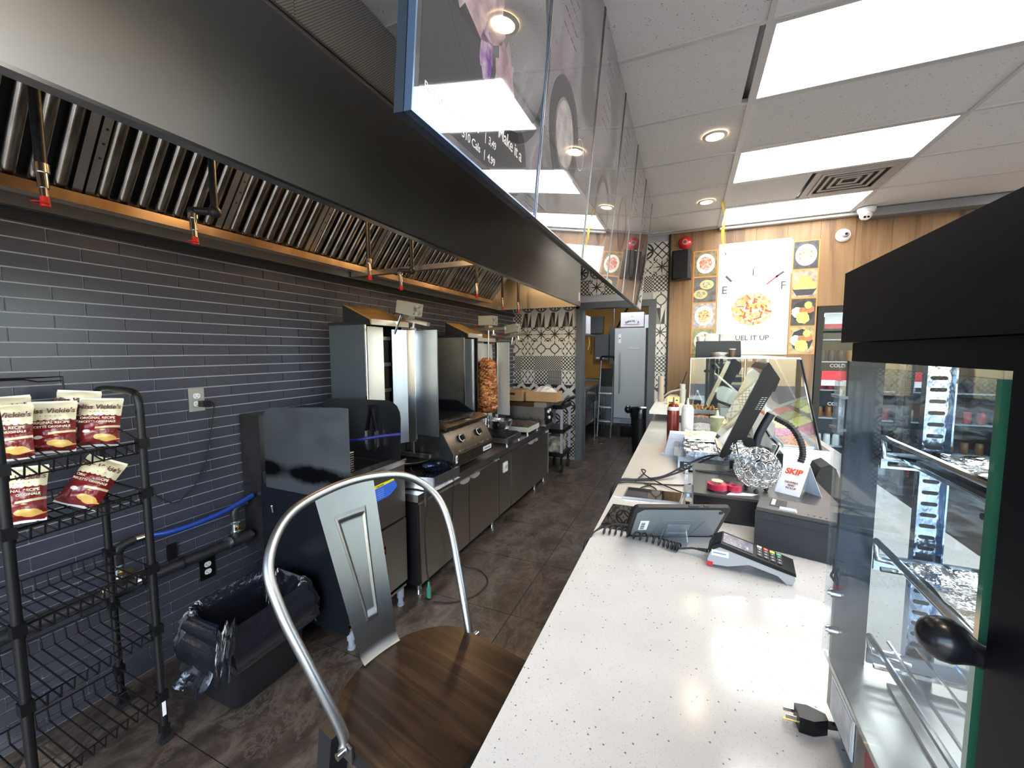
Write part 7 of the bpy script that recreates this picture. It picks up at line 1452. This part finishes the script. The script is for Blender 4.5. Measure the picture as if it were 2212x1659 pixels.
wp = part('spec_plate', B().box((cx0 + .0035, .655, ZT + .034), (cx0 + .0055, .745, zb - .018)), white_p, dc); part('plate_border', B().box((cx0 + .0028, .66, ZT + .04), (cx0 + .0034, .74, zb - .024)), P('plate_print', (.6, .58, .56), .5, vary=((.75, .73, .72), 60)), wp)
rd = part('red_sticker', B().box((cx0 + .0035, .50, ZT + .03), (cx0 + .0055, .615, zb - .01)), P('maroon_sticker', (.30, .02, .04), .4), dc); part('sticker_ring', B().tube([(cx0 + .003, .565 + .028 * math.cos(a), .97 + .034 * math.sin(a)) for a in [R(-20 + 11 * k) for k in range(20)]], .002, 5), white_p, rd)
part('wing_nut', B().cyl((cx0 + .004, .60, .952), (cx0 - .012, .60, .952), .006, n=10).cbox((cx0 - .012, .595, .95), (.004, .032, .010)), chrome, dc, bevel=.001)
for z in (1.135, 1.075): part('pane_clip', B().cyl((cx0 - .006, .745, z), (cx0 + .006, .745, z), .0065, n=12).cyl((cx0 - .009, .745, z), (cx0 - .005, .745, z), .0035, n=8), chrome, dc)
lt = part('clear_latch', B().box((cx0 - .012, .735, 1.385), (cx0 - .005, .760, 1.465)).box((cx0 - .016, .722, 1.39), (cx0 - .012, .726, 1.455)).box((cx0 - .016, .722, 1.392), (cx0 - .005, .76, 1.396)).box((cx0 - .016, .722, 1.44), (cx0 - .005, .76, 1.444)), glass('acrylic'), dc, bevel=.001)
text('26', dc, P('marker_ink', (.02, .03, .05), .4), face((cx0 - .0048, .735, 1.17), (0, -1, 0), (0, .1, 1)), .036, bold=.03)
for li, (z, nm_) in enumerate(((1.385, 'foil-covered tray on the upper rack of the warming case'), (1.232, 'foil-covered tray on the middle rack of the warming case'))):
    t = thing('oven_tray', nm_, 'tray', (.48, .45, z - .028), group='trays in the warming case')
    part('tray', B().box((.285, .19, z - .0275), (.67, .70, z - .022)), steel_dark, t)
    part('foil_sheet', B().grid(50, 60, lambda u, v: (.282 + .39 * u, .188 + .515 * v, z - .019 + .0045 * abs(math.sin(u * 31 + v * 9) * math.sin(v * 27 + u * 5)) + (.006 if v > .985 or u < .02 else 0))), P('tray_foil', (.86, .86, .85), .15, 1, bump=(26, 1.0)), t)
# power plug lying on the counter
t = thing('power_plug', 'black three-prong plug lying on the counter by the warming case', 'plug', (.20, .74, ZT)); Mp = Matrix.Translation((.178, .733, ZT + .013)) @ Matrix.Rotation(R(4), 4, 'Z')
part('body', B().prism([(0, -.014), (.0, .014), (.018, .016), (.034, .009), (.04, .006), (.04, -.006), (.034, -.009), (.018, -.016)], -.012, .013, 'z', Mp), black_p, t, bevel=.003)
for y, z, r_ in ((-.007, .004, 0), (.007, .004, 0)): part('prong', B().box((-.017, y - .0008, z - .003), (0, y + .0008, z + .003), Mp), chrome, t)
part('prong', B().cyl(Mp @ Vector((-.019, 0, -.006)), Mp @ Vector((0, 0, -.006)), .0022, n=8), brass, t)
part('cord', B().tube(bez([Mp @ Vector((.038, 0, 0)), (.245, .738, ZT + .013), (.275, .72, ZT + .010), (.30, .68, ZT + .010), (.32, .60, ZT + .008)], 6), .0055, 8), black_r, t)
